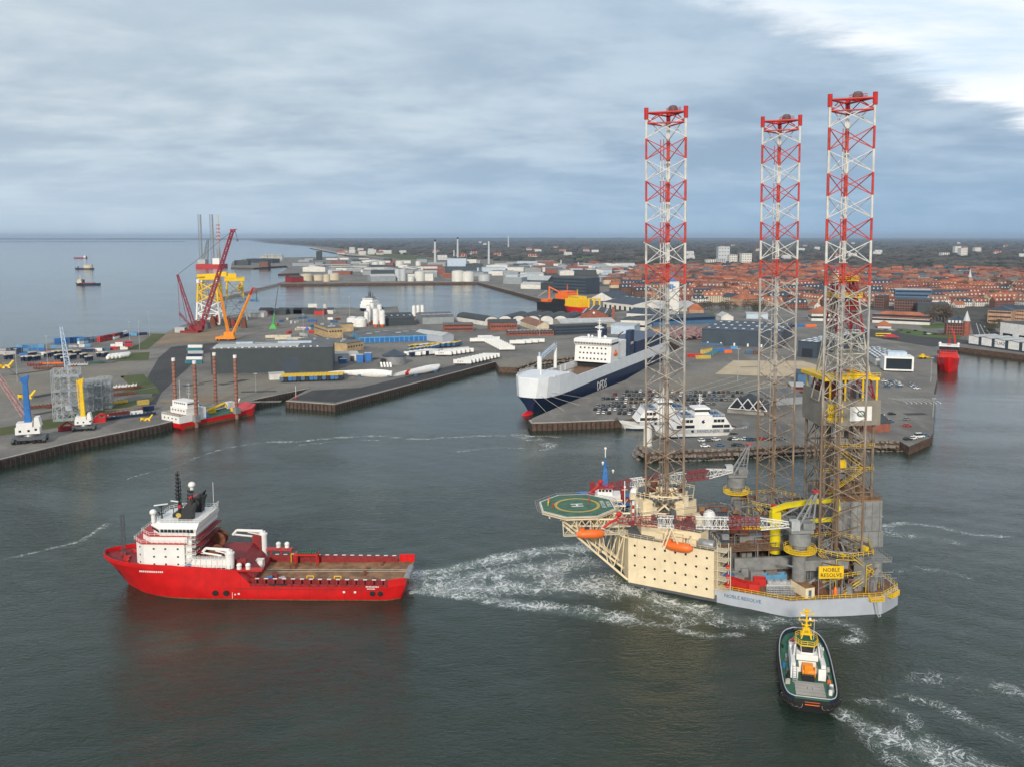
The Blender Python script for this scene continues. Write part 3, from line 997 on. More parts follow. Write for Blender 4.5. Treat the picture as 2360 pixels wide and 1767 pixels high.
# --- jack houses
for li, (lx, ly) in enumerate(LEGS):
	nm = 'jack_house'
	mt = 'cream_paint' if li == 0 else 'grey_paint'
	jb = MB(mt)
	ph = R(76 - 3.5)
	z0, z1 = (18.5, 24.6) if li == 0 else (DK, 14.2)
	for k in range(3):
		cx, cy = lx + LR * cos(ph + k * 2 * pi / 3), ly + LR * sin(ph + k * 2 * pi / 3)
		ox, oy = cos(ph + k * 2 * pi / 3) * .3, sin(ph + k * 2 * pi / 3) * .3
		a = ph + k * 2 * pi / 3
		for sgn in (-1, 1):
			px_, py_ = cx + ox - sin(a) * 2.3 * sgn, cy + oy + cos(a) * 2.3 * sgn
			jb.box((px_, py_, (z0 + z1) / 2), (2.0, 1.7, z1 - z0), a)
			for zz in (.25, .5, .75):
				jb.box((px_, py_, z0 + (z1 - z0) * zz), (2.5, 2.1, .35), a)
		jb.box((cx + ox * 6, cy + oy * 6, (z0 + z1) / 2), (1.0, 6.4, (z1 - z0) * .7), a)
		p2 = Vector((lx + LR * cos(a + 2 * pi / 3), ly + LR * sin(a + 2 * pi / 3), 0))
		pc = Vector((cx, cy, 0))
		for zz in (z0 + .6, z1 - .4):
			q1, q2 = pc.lerp(p2, .12), pc.lerp(p2, .88)
			jb.tube(q1 + Vector((0, 0, zz)), q2 + Vector((0, 0, zz)), .26, 6)
		q1, q2 = pc.lerp(p2, .2), pc.lerp(p2, .8)
		jb.tube(q1 + Vector((0, 0, z0)), q2 + Vector((0, 0, z1)), .3, 6)
		jb.tube(q2 + Vector((0, 0, z0)), q1 + Vector((0, 0, z1)), .3, 6)
	j = jb.build(nm, RB)
	rj = random.Random(40 + li)
	for i in range(26 if li == 0 else 16):
		a_, r_ = rj.uniform(0, 6.3), rj.uniform(5.5, 10)
		gm = MB(rj.choice(('cream_paint', 'beige_paint', 'brown_deck', 'dark_grey_paint', 'rust')) if li == 0 else rj.choice(('steel', 'dark_grey_paint', 'rust', 'yellow_paint')))
		h_ = rj.uniform(.6, 3.2)
		gm.box((lx + r_ * cos(a_), ly + r_ * sin(a_), (z0 if i % 2 else z1 - 2) + h_ / 2), (rj.uniform(.6, 2.4), rj.uniform(.6, 2), h_), rj.uniform(0, 1))
		gm.build('jacking_gear', j)
	wk = MB('yellow_paint' if li else 'cream_paint')
	rr = LR + 3.2
	hexp = [(lx + rr * cos(ph + k * pi / 3 + pi / 6 * 0), ly + rr * sin(ph + k * pi / 3), z1 + .05) for k in range(6)]
	wk.rail(hexp, 1.2, .07, 1.6, True)
	if li:
		zm = (z0 + z1) / 2 - .4
		wk.rail([(x, y, zm) for x, y, z in hexp], 1.2, .07, 1.6, True)
		for k in (2, 3, 4, 5):
			a_, b_ = Vector(hexp[k]), Vector(hexp[(k + 1) % 6])
			wk.stair((a_.x, a_.y, z0 + .1), (b_.x, b_.y, zm), 1.0, .09)
			wk.stair((b_.x, b_.y, zm), (a_.x * .7 + b_.x * .3, a_.y * .7 + b_.y * .3, z1), 1.0, .09)
	wk.build('walkway', j)
	gt = MB('dark_grey_paint')
	for zz in ((z1,) if not li else (z1, zm)):
		n6 = len(hexp)
		ring_o = [(p[0], p[1], zz) for p in hexp]
		ring_i = [(lx + (p[0] - lx) * .78, ly + (p[1] - ly) * .78, zz) for p in hexp]
		for k in range(n6):
			gt.quad(ring_o[k], ring_o[(k + 1) % n6], ring_i[(k + 1) % n6], ring_i[k])
	gt.build('grating', j)
# --- helideck on its truss
HC = Vector((-50.3, 2.2))
HZK = 21.0
oc = [(HC.x + 11.9 * cos(k * pi / 4 + pi / 8), HC.y + 11.9 * sin(k * pi / 4 + pi / 8)) for k in range(8)]
hd = MB('cream_paint')
hd.prism(oc, HZK - .9, HZK)
hel = hd.build('helideck', RB)
hs = MB('heli_green')
hs.prism([(HC.x + (x - HC.x) * .99, HC.y + (y - HC.y) * .99) for x, y in oc], HZK + .01, HZK + .04)
hs.build('deck_surface', hel)
hm = MB('marking_white')
for k in range(8):
	a, b_ = oc[k], oc[(k + 1) % 8]
	f = lambda p, s_: (HC.x + (p[0] - HC.x) * s_, HC.y + (p[1] - HC.y) * s_, HZK + .06)
	hm.quad(f(a, .985), f(b_, .985), f(b_, .955), f(a, .955))
cH = (HC.x, HC.y, HZK + .062)
for k in (-1, 1):
	hm.bx(HC.x - 1.8, HC.x + 1.8, HC.y + k * 1.05 - .32, HC.y + k * 1.05 + .32, HZK + .06, HZK + .075)
hm.bx(HC.x - .32, HC.x + .32, HC.y - .8, HC.y + .8, HZK + .06, HZK + .074)
hm.build('deck_markings', hel)
ry = MB('marking_yellow')
n_ = 40
for k in range(n_):
	a0, a1 = 2 * pi * k / n_, 2 * pi * (k + 1) / n_
	ry.quad((HC.x + 6.0 * cos(a0), HC.y + 6.0 * sin(a0), HZK + .058), (HC.x + 6.0 * cos(a1), HC.y + 6.0 * sin(a1), HZK + .058),
			(HC.x + 6.9 * cos(a1), HC.y + 6.9 * sin(a1), HZK + .058), (HC.x + 6.9 * cos(a0), HC.y + 6.9 * sin(a0), HZK + .058))
ry.build('landing_circle', hel)
text('deck_lettering', 'NOBLE\nRESOLVE', 1.75, hel, (HC.x + 8.6, HC.y, HZK + .07), (0, 0, R(-90)), 'marking_white', .005)
nt = MB('steel')
for k in range(8):
	a, b_ = Vector((*oc[k], HZK - .3)), Vector((*oc[(k + 1) % 8], HZK - .3))
	oa = Vector((HC.x + (a.x - HC.x) * 1.12, HC.y + (a.y - HC.y) * 1.12, HZK + .15))
	ob = Vector((HC.x + (b_.x - HC.x) * 1.12, HC.y + (b_.y - HC.y) * 1.12, HZK + .15))
	nt.tube(oa, ob, .07, 4)
	for i in range(9):
		nt.tube(a.lerp(b_, i / 8), oa.lerp(ob, i / 8), .035, 4, cap=False)
	nt.tube(a.lerp(oa, .5), b_.lerp(ob, .5), .03, 4, cap=False)
nt.build('safety_net', hel)
tr = MB('cream_paint')
for yy in (-9, -3.5, 3.5, 9):
	tr.tube((HC.x - 9 + abs(yy) * .5, HC.y + yy, HZK - 1.2), (HC.x + 15, yy, HZK - 1.2), .28, 6)
	tr.tube((HC.x - 7 + abs(yy) * .4, HC.y + yy, HZK - 3.2), (HC.x + 14, yy, HZK - 3.2), .2, 6)
	for i in range(8):
		x0 = HC.x - 6 + abs(yy) * .4 + i * 2.4
		tr.tube((x0, HC.y * .5 + yy, HZK - 1.2), (x0 + 1.2, HC.y * .5 + yy, HZK - 3.2), .12, 5)
		tr.tube((x0 + 2.4, HC.y * .5 + yy, HZK - 1.2), (x0 + 1.2, HC.y * .5 + yy, HZK - 3.2), .12, 5)
for x in (-9, -4, 1, 6, 10):
	w_ = 9.5 if abs(x) < 7 else 7
	tr.tube((HC.x + x, HC.y - w_, HZK - 1.3), (HC.x + x, HC.y + w_, HZK - 1.3), .22, 6)
for sy in (-9.4, -3.2, 3.2, 9.4):       # raking struts down to the foot of the bow
	foot = Vector((-37.3, sy, 2.0 if abs(sy) > 5 else 3.0))
	top = Vector((-55.5, HC.y + sy * .8, HZK - 3.2))
	tr.tube(foot, top, .34, 8)
	tops = [Vector((-51, HC.y + sy * .85, HZK - 3.2)), Vector((-45, sy, HZK - 3.2)), Vector((-38.0, sy, 16.5))]
	for i, q in enumerate(tops):
		tr.tube(foot.lerp(top, (.72, .45, .22)[i]), q, .17, 6)
		tr.tube(foot.lerp(top, (.55, .3, .1)[i]), q, .15, 6)
	tr.tube((-37.3, sy, 14.5), (-45, sy, HZK - 3.2), .25, 6)
for a in (.22, .45, .72):
	q = [Vector((-37.3, s_, 2.4)).lerp(Vector((-55.5, HC.y + s_ * .8, HZK - 3.2)), a) for s_ in (-9.4, -3.2, 3.2, 9.4)]
	tr.path(q, .16, 6)
	tr.tube(q[0], q[1] + Vector((2, 0, -1)), .12, 5)
tr.build('support_truss', hel)
ac = MB('beige_paint')      # access walkway and lifeboat platform under the deck
ac.bx(-56, -37.5, -11.2, -9.2, 16.2, 16.35)
ac.bx(-44, -36.5, -9, 9, 17.6, 17.8)
ac.rail([(-56, -11.2, 16.35), (-37.5, -11.2, 16.35)], 1.1, .05, 1.6)
for x in (-56, -52, -48, -44, -40):
	ac.tube((x, -10.9, 16.3), (x, -9.6, HZK - 1), .14, 5)
	ac.tube((x, -10.9, 16.3), (x + 3.4, -9.6, HZK - 1), .09, 5)
ac.stair((-39, 9.5, 18), (-41.5, 9.5, HZK), 1.0, .08)
ac.build('lifeboat_platform', hel)
# --- near and far pedestal cranes with their booms in the rests
for sgn in (-1, 1):
	cx, cy = 6.4, sgn * 27.2
	cr = bpy.data.objects.new('pedestal_crane', None)
	COL.objects.link(cr)
	cr.parent = rig
	p = MB('grey_paint')
	p.cyl((cx, cy, DK + 6), 1.9, 6.2, 18)
	p.lathe([(1.9, DK), (1.9, DK + 6)], 14, (cx, cy, 0))
	p.bx(cx - 1, cx + 13, cy - 1.6 if sgn < 0 else cy - .8, cy + .8 if sgn < 0 else cy + 1.6, 10.4, 13.2)
	p.tube((cx + 1, cy, 5), (cx + 10, cy, 10.6), .6, 8)
	p.tube((cx - 5.5, cy, 12.2), (cx, cy, 10.6), .25, 6)
	p.build('pedestal', cr)
	r_ = MB('yellow_paint')
	r_.lathe([(1.9, 15.6), (4.3, 15.6), (4.3, 15.8), (1.9, 15.8)], 20, (cx, cy, 0), False)
	for z in (16.35, 16.9):
		r_.lathe([(4.22, z), (4.3, z), (4.3, z + .12), (4.22, z + .12), (4.22, z)], 20, (cx, cy, 0), False)
	for k in range(14):
		a = 2 * pi * k / 14
		r_.tube((cx + 4.25 * cos(a), cy + 4.25 * sin(a), 15.7), (cx + 4.25 * cos(a), cy + 4.25 * sin(a), 17), .06, 4)
	r_.build('ring_walkway', cr)
	h = MB('grey_paint')
	h.cyl((cx, cy, 16.2), 1.9, 1.4, 18)
	h.cyl((cx, cy, 17.6), 2.9, 3.4, 20)
	h.bx(cx - 3.4, cx + 2.8, cy - 2.6, cy + 2.6, 21.2, 22.0)
	h.bx(cx + .2, cx + 3.4, cy - 1.8, cy + 1.8, 22, 23.6)
	h.build('machinery_house', cr)
	cb = MB('light_grey_paint')
	cb.bx(cx - 3.3, cx - 1.0, cy + sgn * 1.4 - 1, cy + sgn * 1.4 + 1, 22, 24.6)
	cb.mat('window_dark').bx(cx - 3.36, cx - 3.3, cy + sgn * 1.4 - .8, cy + sgn * 1.4 + .8, 22.6, 24.2)
	cb.build('cab', cr)
	af = MB('steel')
	for k in (-1, 1):
		af.tube((cx - 1.4, cy + k * 1.7, 22), (cx + 4.0, cy + k * .8, 31.5), .28, 6)
		af.tube((cx + 2.6, cy + k * 1.9, 22), (cx + 4.0, cy + k * .8, 31.5), .25, 6)
		af.tube((cx + .6, cy + k * 1.7, 25.4), (cx + 2.9, cy + k * 1.5, 25.4), .12, 5)
	af.tube((cx + 4, cy - 1.2, 31.5), (cx + 4, cy + 1.2, 31.5), .35, 8)
	af.tube((cx + .6, cy - 1.5, 25.4), (cx + .6, cy + 1.5, 25.4), .12, 5)
	af.build('gantry', cr)
	wy = MB('red_paint')
	wy.bx(cx + 3.2, cx + 4.8, cy - 1.0, cy + 1.0, 31.7, 32.0)
	wy.build('sheave_block', cr)
	piv = Vector((cx - 2.2, cy, 22.9))
	tip = Vector((-43.5, sgn * 15.5, 21.9 if sgn < 0 else 22))
	secs = [(0, .17, 'white_paint'), (.17, .34, 'boom_red'), (.34, .52, 'white_paint'), (.52, .64, 'boom_red'), (.64, .73, 'white_paint'), (.73, .96, 'boom_red')]
	bm_ = None
	for a, b_, mt in secs:
		s_ = MB(mt)
		p0, p1 = piv.lerp(tip, a), piv.lerp(tip, b_)
		if a == 0:
			s_.lattice(p0, p1, 2.0, .7, 5, .12, .06, 2.3, 2.7)
		elif b_ > .95:
			s_.lattice(p0, p1, 2.3, 2.7, 7, .11, .06, 1.2, 1.0)
		else:
			s_.lattice(p0, p1, 2.3, 2.7, 5 if b_ - a < .15 else 8, .11, .06)
		s_.mat('steel').bx(0, .01, 0, .01, -2, -1.99) if False else None
		o_ = s_.build('boom_section', cr)
	t_ = MB('red_paint')
	e0 = piv.lerp(tip, .96)
	t_.tube(e0 + Vector((0, 0, .4)), tip + Vector((0, 0, -.6)), .4, 8)
	t_.tube(e0 + Vector((1.5, 0, 2.2)), e0 + Vector((-.4, 0, .2)), .3, 6)
	t_.tube(tip + Vector((0, 0, -.6)), tip + Vector((-1.8, 0, -2.0)), .35, 8)
	t_.ball(e0 + Vector((.6, 0, 1.9)), .8, 8, 6)
	t_.build('boom_head', cr)
	ln = MB('dark_grey_paint')
	for k in (-.5, .5):
		ln.tube((cx + 4, cy + k, 31.5), piv.lerp(tip, .62) + Vector((0, k, 1.6)), .05, 4, cap=False)
		ln.tube((cx + 4, cy + k * 1.4, 31.5), piv.lerp(tip, .93) + Vector((0, k, 1.4)), .05, 4, cap=False)
	ln.build('hoist_ropes', cr)
	br_ = MB('cream_paint')
	bx_ = piv.lerp(tip, .66)
	for k in (-1.3, 1.3):
		br_.tube((bx_.x - 2, bx_.y + k, 15), (bx_.x, bx_.y + k, bx_.z - 1.6), .2, 6)
		br_.tube((bx_.x + 2.4, bx_.y + k, 15), (bx_.x, bx_.y + k, bx_.z - 1.6), .2, 6)
	br_.tube((bx_.x, bx_.y - 1.6, bx_.z - 1.6), (bx_.x, bx_.y + 1.6, bx_.z - 1.6), .25, 6)
	br_.build('boom_rest', cr)
# --- yellow knuckle boom crane amidships
kc = bpy.data.objects.new('knuckle_crane', None)
COL.objects.link(kc)
kc.parent = rig
kx, ky = 5.2, -12.0
k_ = MB('lime_yellow')
k_.cyl((kx, ky, 12), 1.55, 9.0, 18)
k_.lathe([(1.55, 21), (2.4, 21.2), (2.4, 21.6), (1.4, 21.8)], 18, (kx, ky, 0))
k_.build('column', kc)
k_ = MB('lime_yellow')
k_.bx(kx - 1.4, kx + 1.2, ky - 1.2, ky + 1.2, 21.8, 24.2)
sec = lambda x, w_, za, zb2: [(x, ky - w_, za), (x, ky + w_, za), (x, ky + w_, zb2), (x, ky - w_, zb2)]
k_.loft([sec(kx - 1.2, .7, 24, 25.2), sec(kx + 3, .6, 25.2, 26.6), sec(kx + 11, .55, 26.2, 27.5), sec(kx + 17.6, .5, 26.4, 27.3)])
k_.build('main_boom', kc)
k_ = MB('lime_yellow')
hz_ = lambda z, w_, xa, xb: [(xa, ky - w_, z), (xa, ky + w_, z), (xb, ky + w_, z), (xb, ky - w_, z)]
k_.loft([hz_(27.4, .5, kx + 17.4, kx + 18.6), hz_(24.5, .5, kx + 17.8, kx + 19.0), hz_(21.6, .45, kx + 17.2, kx + 18.4)])
k_.loft([sec(kx + 18.2, .45, 20.8, 22.0), sec(kx + 12, .4, 20.6, 21.6), sec(kx + 5.6, .35, 19.9, 20.7)])
k_.loft([hz_(20.6, .32, kx + 4.6, kx + 5.7), hz_(18, .3, kx + 4.2, kx + 5.0), hz_(15.4, .3, kx + 4.8, kx + 5.6)])
k_.tube((kx - 9.5, ky + .4, 19.6), (kx - 1, ky + .4, 19.2), .55, 8)
k_.build('folding_jib', kc)
k_ = MB('steel')
k_.tube((kx + 1, ky, 22.4), (kx + 6.8, ky, 25.4), .3, 8)
k_.tube((kx + 12, ky, 26.2), (kx + 17.4, ky, 24.2), .25, 8)
k_.build('ram', kc)
for o in kc.children:          # the folded boom lies low over the deck
	o.location.z = -2.6
text('crane_lettering', 'HYDRA-LIFT', .9, kc, (kx + 9.2, ky - .79, 26.6), (pi / 2, R(-4), 0), 'black_paint', .01) if False else None
# --- cantilever with drill floor and derrick
ct = MB('grey_paint')
for sy in (-8, 8):
	ct.bx(-4, 39, sy - .7, sy + .7, 8.6, 13.4)
	for i in range(15):
		x = -3 + i * 2.9
		ct.bx(x - .15, x + .15, sy - .95, sy + .95, 8.7, 13.3)
ct.bx(-4, 39, -7.3, 7.3, 13.0, 13.35)
for sx_ in (-2, 14, 32):
	ct.bx(sx_ - 1.5, sx_ + 1.5, -9, -7, DK, 8.6)
	ct.bx(sx_ - 1.5, sx_ + 1.5, 7, 9, DK, 8.6)
ct.bx(-8, 22, -16.5, -15.6, 6.2, 9.8)
can = ct.build('cantilever', RB)
pb = MB('grey_paint')
pb.bx(24, 38.5, -8.6, 11, 13.5, 22.5)
for k in range(7):
	x = 24.6 + k * 2.2
	pb.bx(x - .12, x + .12, -8.85, -8.6, 13.6, 22.3)
pb.bx(23.8, 38.7, -8.9, 11.2, 17.7, 18.0)
pbo = pb.build('drill_package_house', can)
pb = MB('brown_deck')
pb.bx(24.2, 38.3, -8.4, 10.8, 22.5, 22.9)
pb.rail([(24.2, -8.4, 22.9), (38.3, -8.4, 22.9), (38.3, 10.8, 22.9)], 1.1, .07, 1.6)
for i in range(9):
	pb.box((25 + i * 1.5, -6 + (i * 5) % 14, 23.8), (1.2, 1.6, 1.4 + .3 * (i % 3)))
pb.build('roof_deck', pbo)
pr = MB('steel')
for i in range(7):
	x = -3 + i * 4
	pr.tube((x, -8.6, 13.4), (x, -8.6, 16.4), .16, 5)
	pr.tube((x, 6, 13.4), (x, 6, 16.4), .16, 5)
	pr.tube((x, -8.6, 16.2), (x, 6, 16.2), .16, 5)
rr_ = random.Random(5)
for i in range(22):
	y = -7.5 + i * .55
	pr.tube((-4 + rr_.random() * 2, y, 14.0 + rr_.random() * .6), (21 + rr_.random() * 2, y, 14.0 + rr_.random() * .6), .14, 5)
pr.rail([(-4, -9, 16.3), (24, -9, 16.3)], 1.1, .05, 1.5)
pr.build('pipe_rack', can)
material('rusty_steel', (.21, .17, .13), .75, .1, .35, .7, .5)
ss = MB('rusty_steel')
cxs, cys = 29.5, 0.5
bl, tl, zb_, zt_ = (8.6, 8.6), (8.6, 8.6), 24.5, 45.5
cor = [(-1, -1), (1, -1), (1, 1), (-1, 1)]
for k in range(4):
	a, b_ = cor[k], cor[(k + 1) % 4]
	p0, p1 = Vector((cxs + a[0] * 8.6, cys + a[1] * 8.2, 0)), Vector((cxs + b_[0] * 8.6, cys + b_[1] * 8.2, 0))
	zz = Vector((0, 0, 1))
	ss.tube(p0 + zz * 13.2, p0 + zz * 46, .5, 8)
	pm = p0.lerp(p1, .5)
	ss.tube(pm + zz * 24, pm + zz * 46, .25, 6)
	for z in (24.6, 31, 38, 45):
		ss.tube(p0 + zz * z, p1 + zz * z, .28, 6)
	for za, zb2 in ((24.6, 31), (31, 38), (38, 45)):
		ss.tube(p0 + zz * za, pm + zz * zb2, .2, 5)
		ss.tube(p1 + zz * za, pm + zz * zb2, .2, 5)
for i in range(16):
	x, y = cxs + rr_.uniform(-7, 8), cys + rr_.uniform(-6, 6)
	ss.tube((x, y, 14), (x, y, rr_.uniform(34, 52)), rr_.choice((.12, .2, .3)), 6)
for i in range(14):
	x, y, z = cxs + rr_.uniform(-6, 6), cys + rr_.uniform(-7, 6), rr_.uniform(25, 42)
	ss.box((x, y, z), (rr_.uniform(1, 3), rr_.uniform(1, 3), rr_.uniform(.6, 2.2)))
sub = ss.build('substructure', can)
yl = MB('yellow_paint')
for z in (31.2, 38.2):
	yl.rail([(cxs - 9, cys - 8.6, z), (cxs + 9, cys - 8.6, z)], 1.1, .06, 1.6)
yl.stair((cxs - 7, cys - 8.8, 24.6), (cxs + 5, cys - 8.8, 31.2), 1.0, .08)
yl.stair((cxs + 6, cys - 8.8, 31.2), (cxs - 5, cys - 8.8, 38.2), 1.0, .08)
yl.box((cxs - 2.5, cys - 8.3, 33.5), (3, 1, 2.4))
yl.build('access_stairs', sub)
df = MB('brown_deck')
material('drab_panel', (.24, .225, .19), .7, 0, .12, .3, .3)
df.mat('drab_panel')
z0, z1 = 45.2, 52.5
df.prism([(cxs - 10.6, cys - 8.6), (cxs - 7.5, cys - 10.4), (cxs + 11.0, cys - 10.4), (cxs + 11.0, cys + 10), (cxs - 10.6, cys + 10)], z0, z1)
df.bx(cxs - 10.8, cxs - 10.5, cys - 8, cys + 9, z0 - .6, z1 + 2.2)
dfl = df.build('drill_floor', can)
sg = MB('yellow_paint')
e0, e1 = Vector((cxs - 10.6, cys - 8.6)), Vector((cxs - 7.5, cys - 10.4))
# the panel sits on the long side near the left corner
sg.bx(cxs - 10.2, cxs - 4.2, cys - 10.75, cys - 10.45, 46.4, 51.8)
so = sg.build('name_board', dfl)
text('lettering', 'NOBLE\nRESOLVE', 1.62, so, (cxs - 7.2, cys - 10.77, 49.2), (pi / 2, 0, 0), 'black_paint', .02)
wp_ = MB('white_paint')
wp_.bx(cxs - 1.2, cxs + 7.4, cys - 10.6, cys - 10.42, 46.6, 50.8)
wo_ = wp_.build('white_panel', dfl)
el = MB('teal')
nn = 22
vs_ = []
for ring in (1.0, .62):
	for k in range(nn):
		a = 2 * pi * k / nn
		vs_.append((cxs + 3.1 + 1.7 * ring * cos(a), cys - 10.64, 48.7 + .95 * ring * sin(a)))
el.add(vs_, [(k, (k + 1) % nn, nn + (k + 1) % nn, nn + k) for k in range(nn)])
el.build('emblem', wo_)
yf = MB('yellow_paint')
yf.bx(cxs - 11.5, cxs - 6, cys - 10.6, cys + 10, 58.4, 59.4)
yf.bx(cxs - 6, cxs + 7, cys - 10.2, cys - 9.0, 58.6, 60.2)
yf.bx(cxs + 7, cxs + 10.5, cys - 10, cys + 9, 58.2, 59.0)
yf.rail([(cxs - 11.5, cys - 10.6, 59.4), (cxs + 10.5, cys - 10.6, 59.2)], 1.2, .08, 1.6)
for x, y in ((-9, -9.8), (-3, -9.8), (4, -9.8), (9.5, -9.8), (-9, 9), (9.5, 9)):
	yf.tube((cxs + x, cys + y, 52.5), (cxs + x, cys + y, 58.5), .4, 6)
yf.build('setback_frame', dfl)
fl = MB('dark_grey_paint')
for i in range(16):
	x, y = cxs + rr_.uniform(-8, 8), cys + rr_.uniform(-8, 8)
	h = rr_.uniform(1.5, 5)
	fl = MB(rr_.choice(('dark_grey_paint', 'steel', 'rust')))
	fl.box((x, y, 52.5 + h / 2), (rr_.uniform(1, 3.5), rr_.uniform(1, 3), h), rr_.uniform(0, .3))
	fl.build('floor_machine', dfl)
dk = bpy.data.objects.new('derrick', None)
COL.objects.link(dk)
dk.parent = can
zs = [52.5, 59, 65.5, 71.5, 77, 82, 86.5]
w0_, w1_ = 8.4, 3.0
tp = lambda z: w0_ + (w1_ - w0_) * min(1, ((z - 52.5) / (86.5 - 52.5)) ** .85)
dcx, dcy = cxs + .8, cys
for bi, (za, zb2) in enumerate(zip(zs, zs[1:])):
	mt = 'boom_red' if bi in (0, 3, 5) else 'derrick_white'
	d_ = MB(mt)
	ra, rb = tp(za), tp(zb2)
	for k in range(4):
		a, b_ = cor[k], cor[(k + 1) % 4]
		p0, p1 = Vector((dcx + a[0] * ra, dcy + a[1] * ra, za)), Vector((dcx + a[0] * rb, dcy + a[1] * rb, zb2))
		q0, q1 = Vector((dcx + b_[0] * ra, dcy + b_[1] * ra, za)), Vector((dcx + b_[0] * rb, dcy + b_[1] * rb, zb2))
		d_.tube(p0, p1, .34, 6)
		d_.tube(p1, q1, .2, 5)
		d_.tube(p0, p1.lerp(q1, .5), .2, 5)
		d_.tube(q0, p1.lerp(q1, .5), .2, 5)
		d_.tube(p0.lerp(q0, .5), p1.lerp(q1, .5), .14, 5)
		d_.tube(p0.lerp(p1, .5), q0.lerp(q1, .5), .12, 5)
	d_.build('derrick_bay', dk)
for z, r_ in ((81.8, 4.6), (86.6, 3.6)):
	cp = MB('yellow_paint')
	cp.bx(dcx - r_, dcx + r_, dcy - r_, dcy + r_, z, z + .3)
	cp.rail([(dcx - r_, dcy - r_, z + .3), (dcx + r_, dcy - r_, z + .3), (dcx + r_, dcy + r_, z + .3), (dcx - r_, dcy + r_, z + .3)], 1.1, .08, 1.2, True)
	cp.build('crown_platform', dk)
rb_ = MB('dark_red_paint')
rb_.bx(dcx - 3.4, dcx + 3.8, dcy - 3.4, dcy + 3.2, 78.0, 81.4)
rb_.build('racking_board', dk)
rb_ = MB('dark_red_paint')
rb_.bx(dcx - 1.5, dcx + 1.5, dcy - 1.5, dcy + 1.5, 86.9, 88.4)
rb_.build('crown_block', dk)
tb = MB('white_paint')
for k in range(4):
	tb.tube((dcx - 4 + k * .5, dcy - 5, 53), (dcx - 3 + k * .5, dcy - 2.4, 80), .14, 5)
for k in range(6):
	z = 85.6 + k * .75
	tb.tube((dcx - 6.2, dcy - 3.6, z), (dcx - 4.2 + .4 * (k % 2), dcy - 3.6, z + .3), .17, 5)
tb.tube((dcx - 5.2, dcy - 3.6, 82), (dcx - 5.2, dcy - 3.6, 90.4), .18, 6)
tb.build('standpipe', dk)
ld = MB('derrick_white')      # the inclined ladder tower outside the derrick on the bow side
for k in (-1, 1):
	ld.tube((cxs - 10.8, cys + k * 3.4 - 3, 52), (dcx - 4.2, dcy + k * 1.2 - 1.6, 80), .26, 6)
for i in range(12):
	t = i / 11
	a = Vector((cxs - 10.8, cys - 6.4, 52)).lerp(Vector((dcx - 4.2, dcy - 2.8, 80)), t)
	b_ = Vector((cxs - 10.8, cys + .4, 52)).lerp(Vector((dcx - 4.2, dcy - .4, 80)), t)
	ld.tube(a, b_, .12, 5)
ld.build('wind_wall_frame', dk)
for o_, k in ((sub, .84), (dfl, .75), (dk, .80)):      # footprint of the drilling structures
	o_.scale = (k, k if o_ is not dfl else .86, 1)
	o_.location = (cxs * (1 - k) - .6, cys * (1 - k), 0)
# --- deck edge railings, stern platforms, name board, pipework on deck
er = MB('yellow_paint')
edge_ = [(-14.5, -24.1, DK), (1.5, -34.0, DK), (26.5, -33.5, DK), (33.6, -28.0, DK), (33.8, -12.2, DK)]
er.rail(edge_, 1.1, .06, 1.7)
er.rail([(x, -y, z) for x, y, z in edge_], 1.1, .06, 1.7)
er.build('deck_railing', RB)
nb_ = MB('yellow_paint')
nb_.box((12.6, -33.2, 11.6), (6.6, .25, 3.4), R(-3))
nbo = nb_.build('name_board', RB)
text('lettering', 'NOBLE\nRESOLVE', 1.45, nbo, (12.6, -33.36, 11.55), (pi / 2, 0, R(-3)), 'black_paint', .02)
nf = MB('steel')
for x in (9.4, 12.6, 15.8):
	nf.tube((x, -32.9, DK), (x, -32.9, 13.2), .16, 5)
	nf.tube((x, -32.9, 12.5), (x + 2.5, -29.5, DK), .12, 5)
nf.tube((9.4, -32.9, 7), (15.8, -32.9, 10), .1, 5)
nf.build('sign_frame', nbo)
sp = MB('yellow_paint')
for x, y, rz in ((24.5, -33.9, 0), (29.8, -31.6, R(37))):
	sp.T = Matrix.Translation((x, y, DK - .4)) @ Matrix.Rotation(rz, 4, 'Z')
	sp.bx(-1.8, 1.8, -1.6, 0, -.1, .05)
	sp.rail([(-1.8, 0, 0), (-1.8, -1.6, 0), (1.8, -1.6, 0), (1.8, 0, 0)], 1.3, .08, .5)
sp.build('boarding_platform', RB)
la = MB('light_grey_paint')
la.stair((24.0, -35.0, DK - .4), (24.6, -36.4, .2), .9, .09)
la.build('boarding_ladder', RB)
jr = random.Random(11)
pl_ = MB('steel')
for i in range(60):
	pl_ = MB(jr.choice(('steel', 'grey_paint', 'dark_grey_paint', 'brown_deck', 'rust')))
	x, y = jr.uniform(9, 31), jr.uniform(-31, -13)
	if x - y > 57:
		continue
	if (x - 22) ** 2 + (y + 22) ** 2 < 40:
		continue
	h = jr.uniform(.6, 3.6)
	if i % 3:
		pl_.box((x, y, DK + h / 2), (jr.uniform(.8, 2.6), jr.uniform(.8, 2.4), h), jr.uniform(0, .4))
	else:
		pl_.cyl((x, y, DK), jr.uniform(.4, 1.1), h, 10)
	pl_.build('deck_machine', RB)
pl_ = MB('steel')
for i in range(26):
	x, y, z = jr.uniform(10, 32), jr.uniform(-33, -13), DK + jr.uniform(.3, 6)
	pl_.tube((x, y, z), (x + jr.uniform(-5, 5), y, z), .1, 5)
	pl_.tube((x, y, DK), (x, y, z), .1, 5)
for sgn in (-1, 1):
	for i in range(14):
		x, y = jr.uniform(-12, 30), sgn * jr.uniform(13, 20)
		h = jr.uniform(1, 3.2)
		p1_ = MB(jr.choice(('steel', 'grey_paint', 'brown_deck')))
		p1_.box((x, y, DK + h / 2), (jr.uniform(1, 4), jr.uniform(1, 3), h))
		p1_.build('deck_machine', RB)
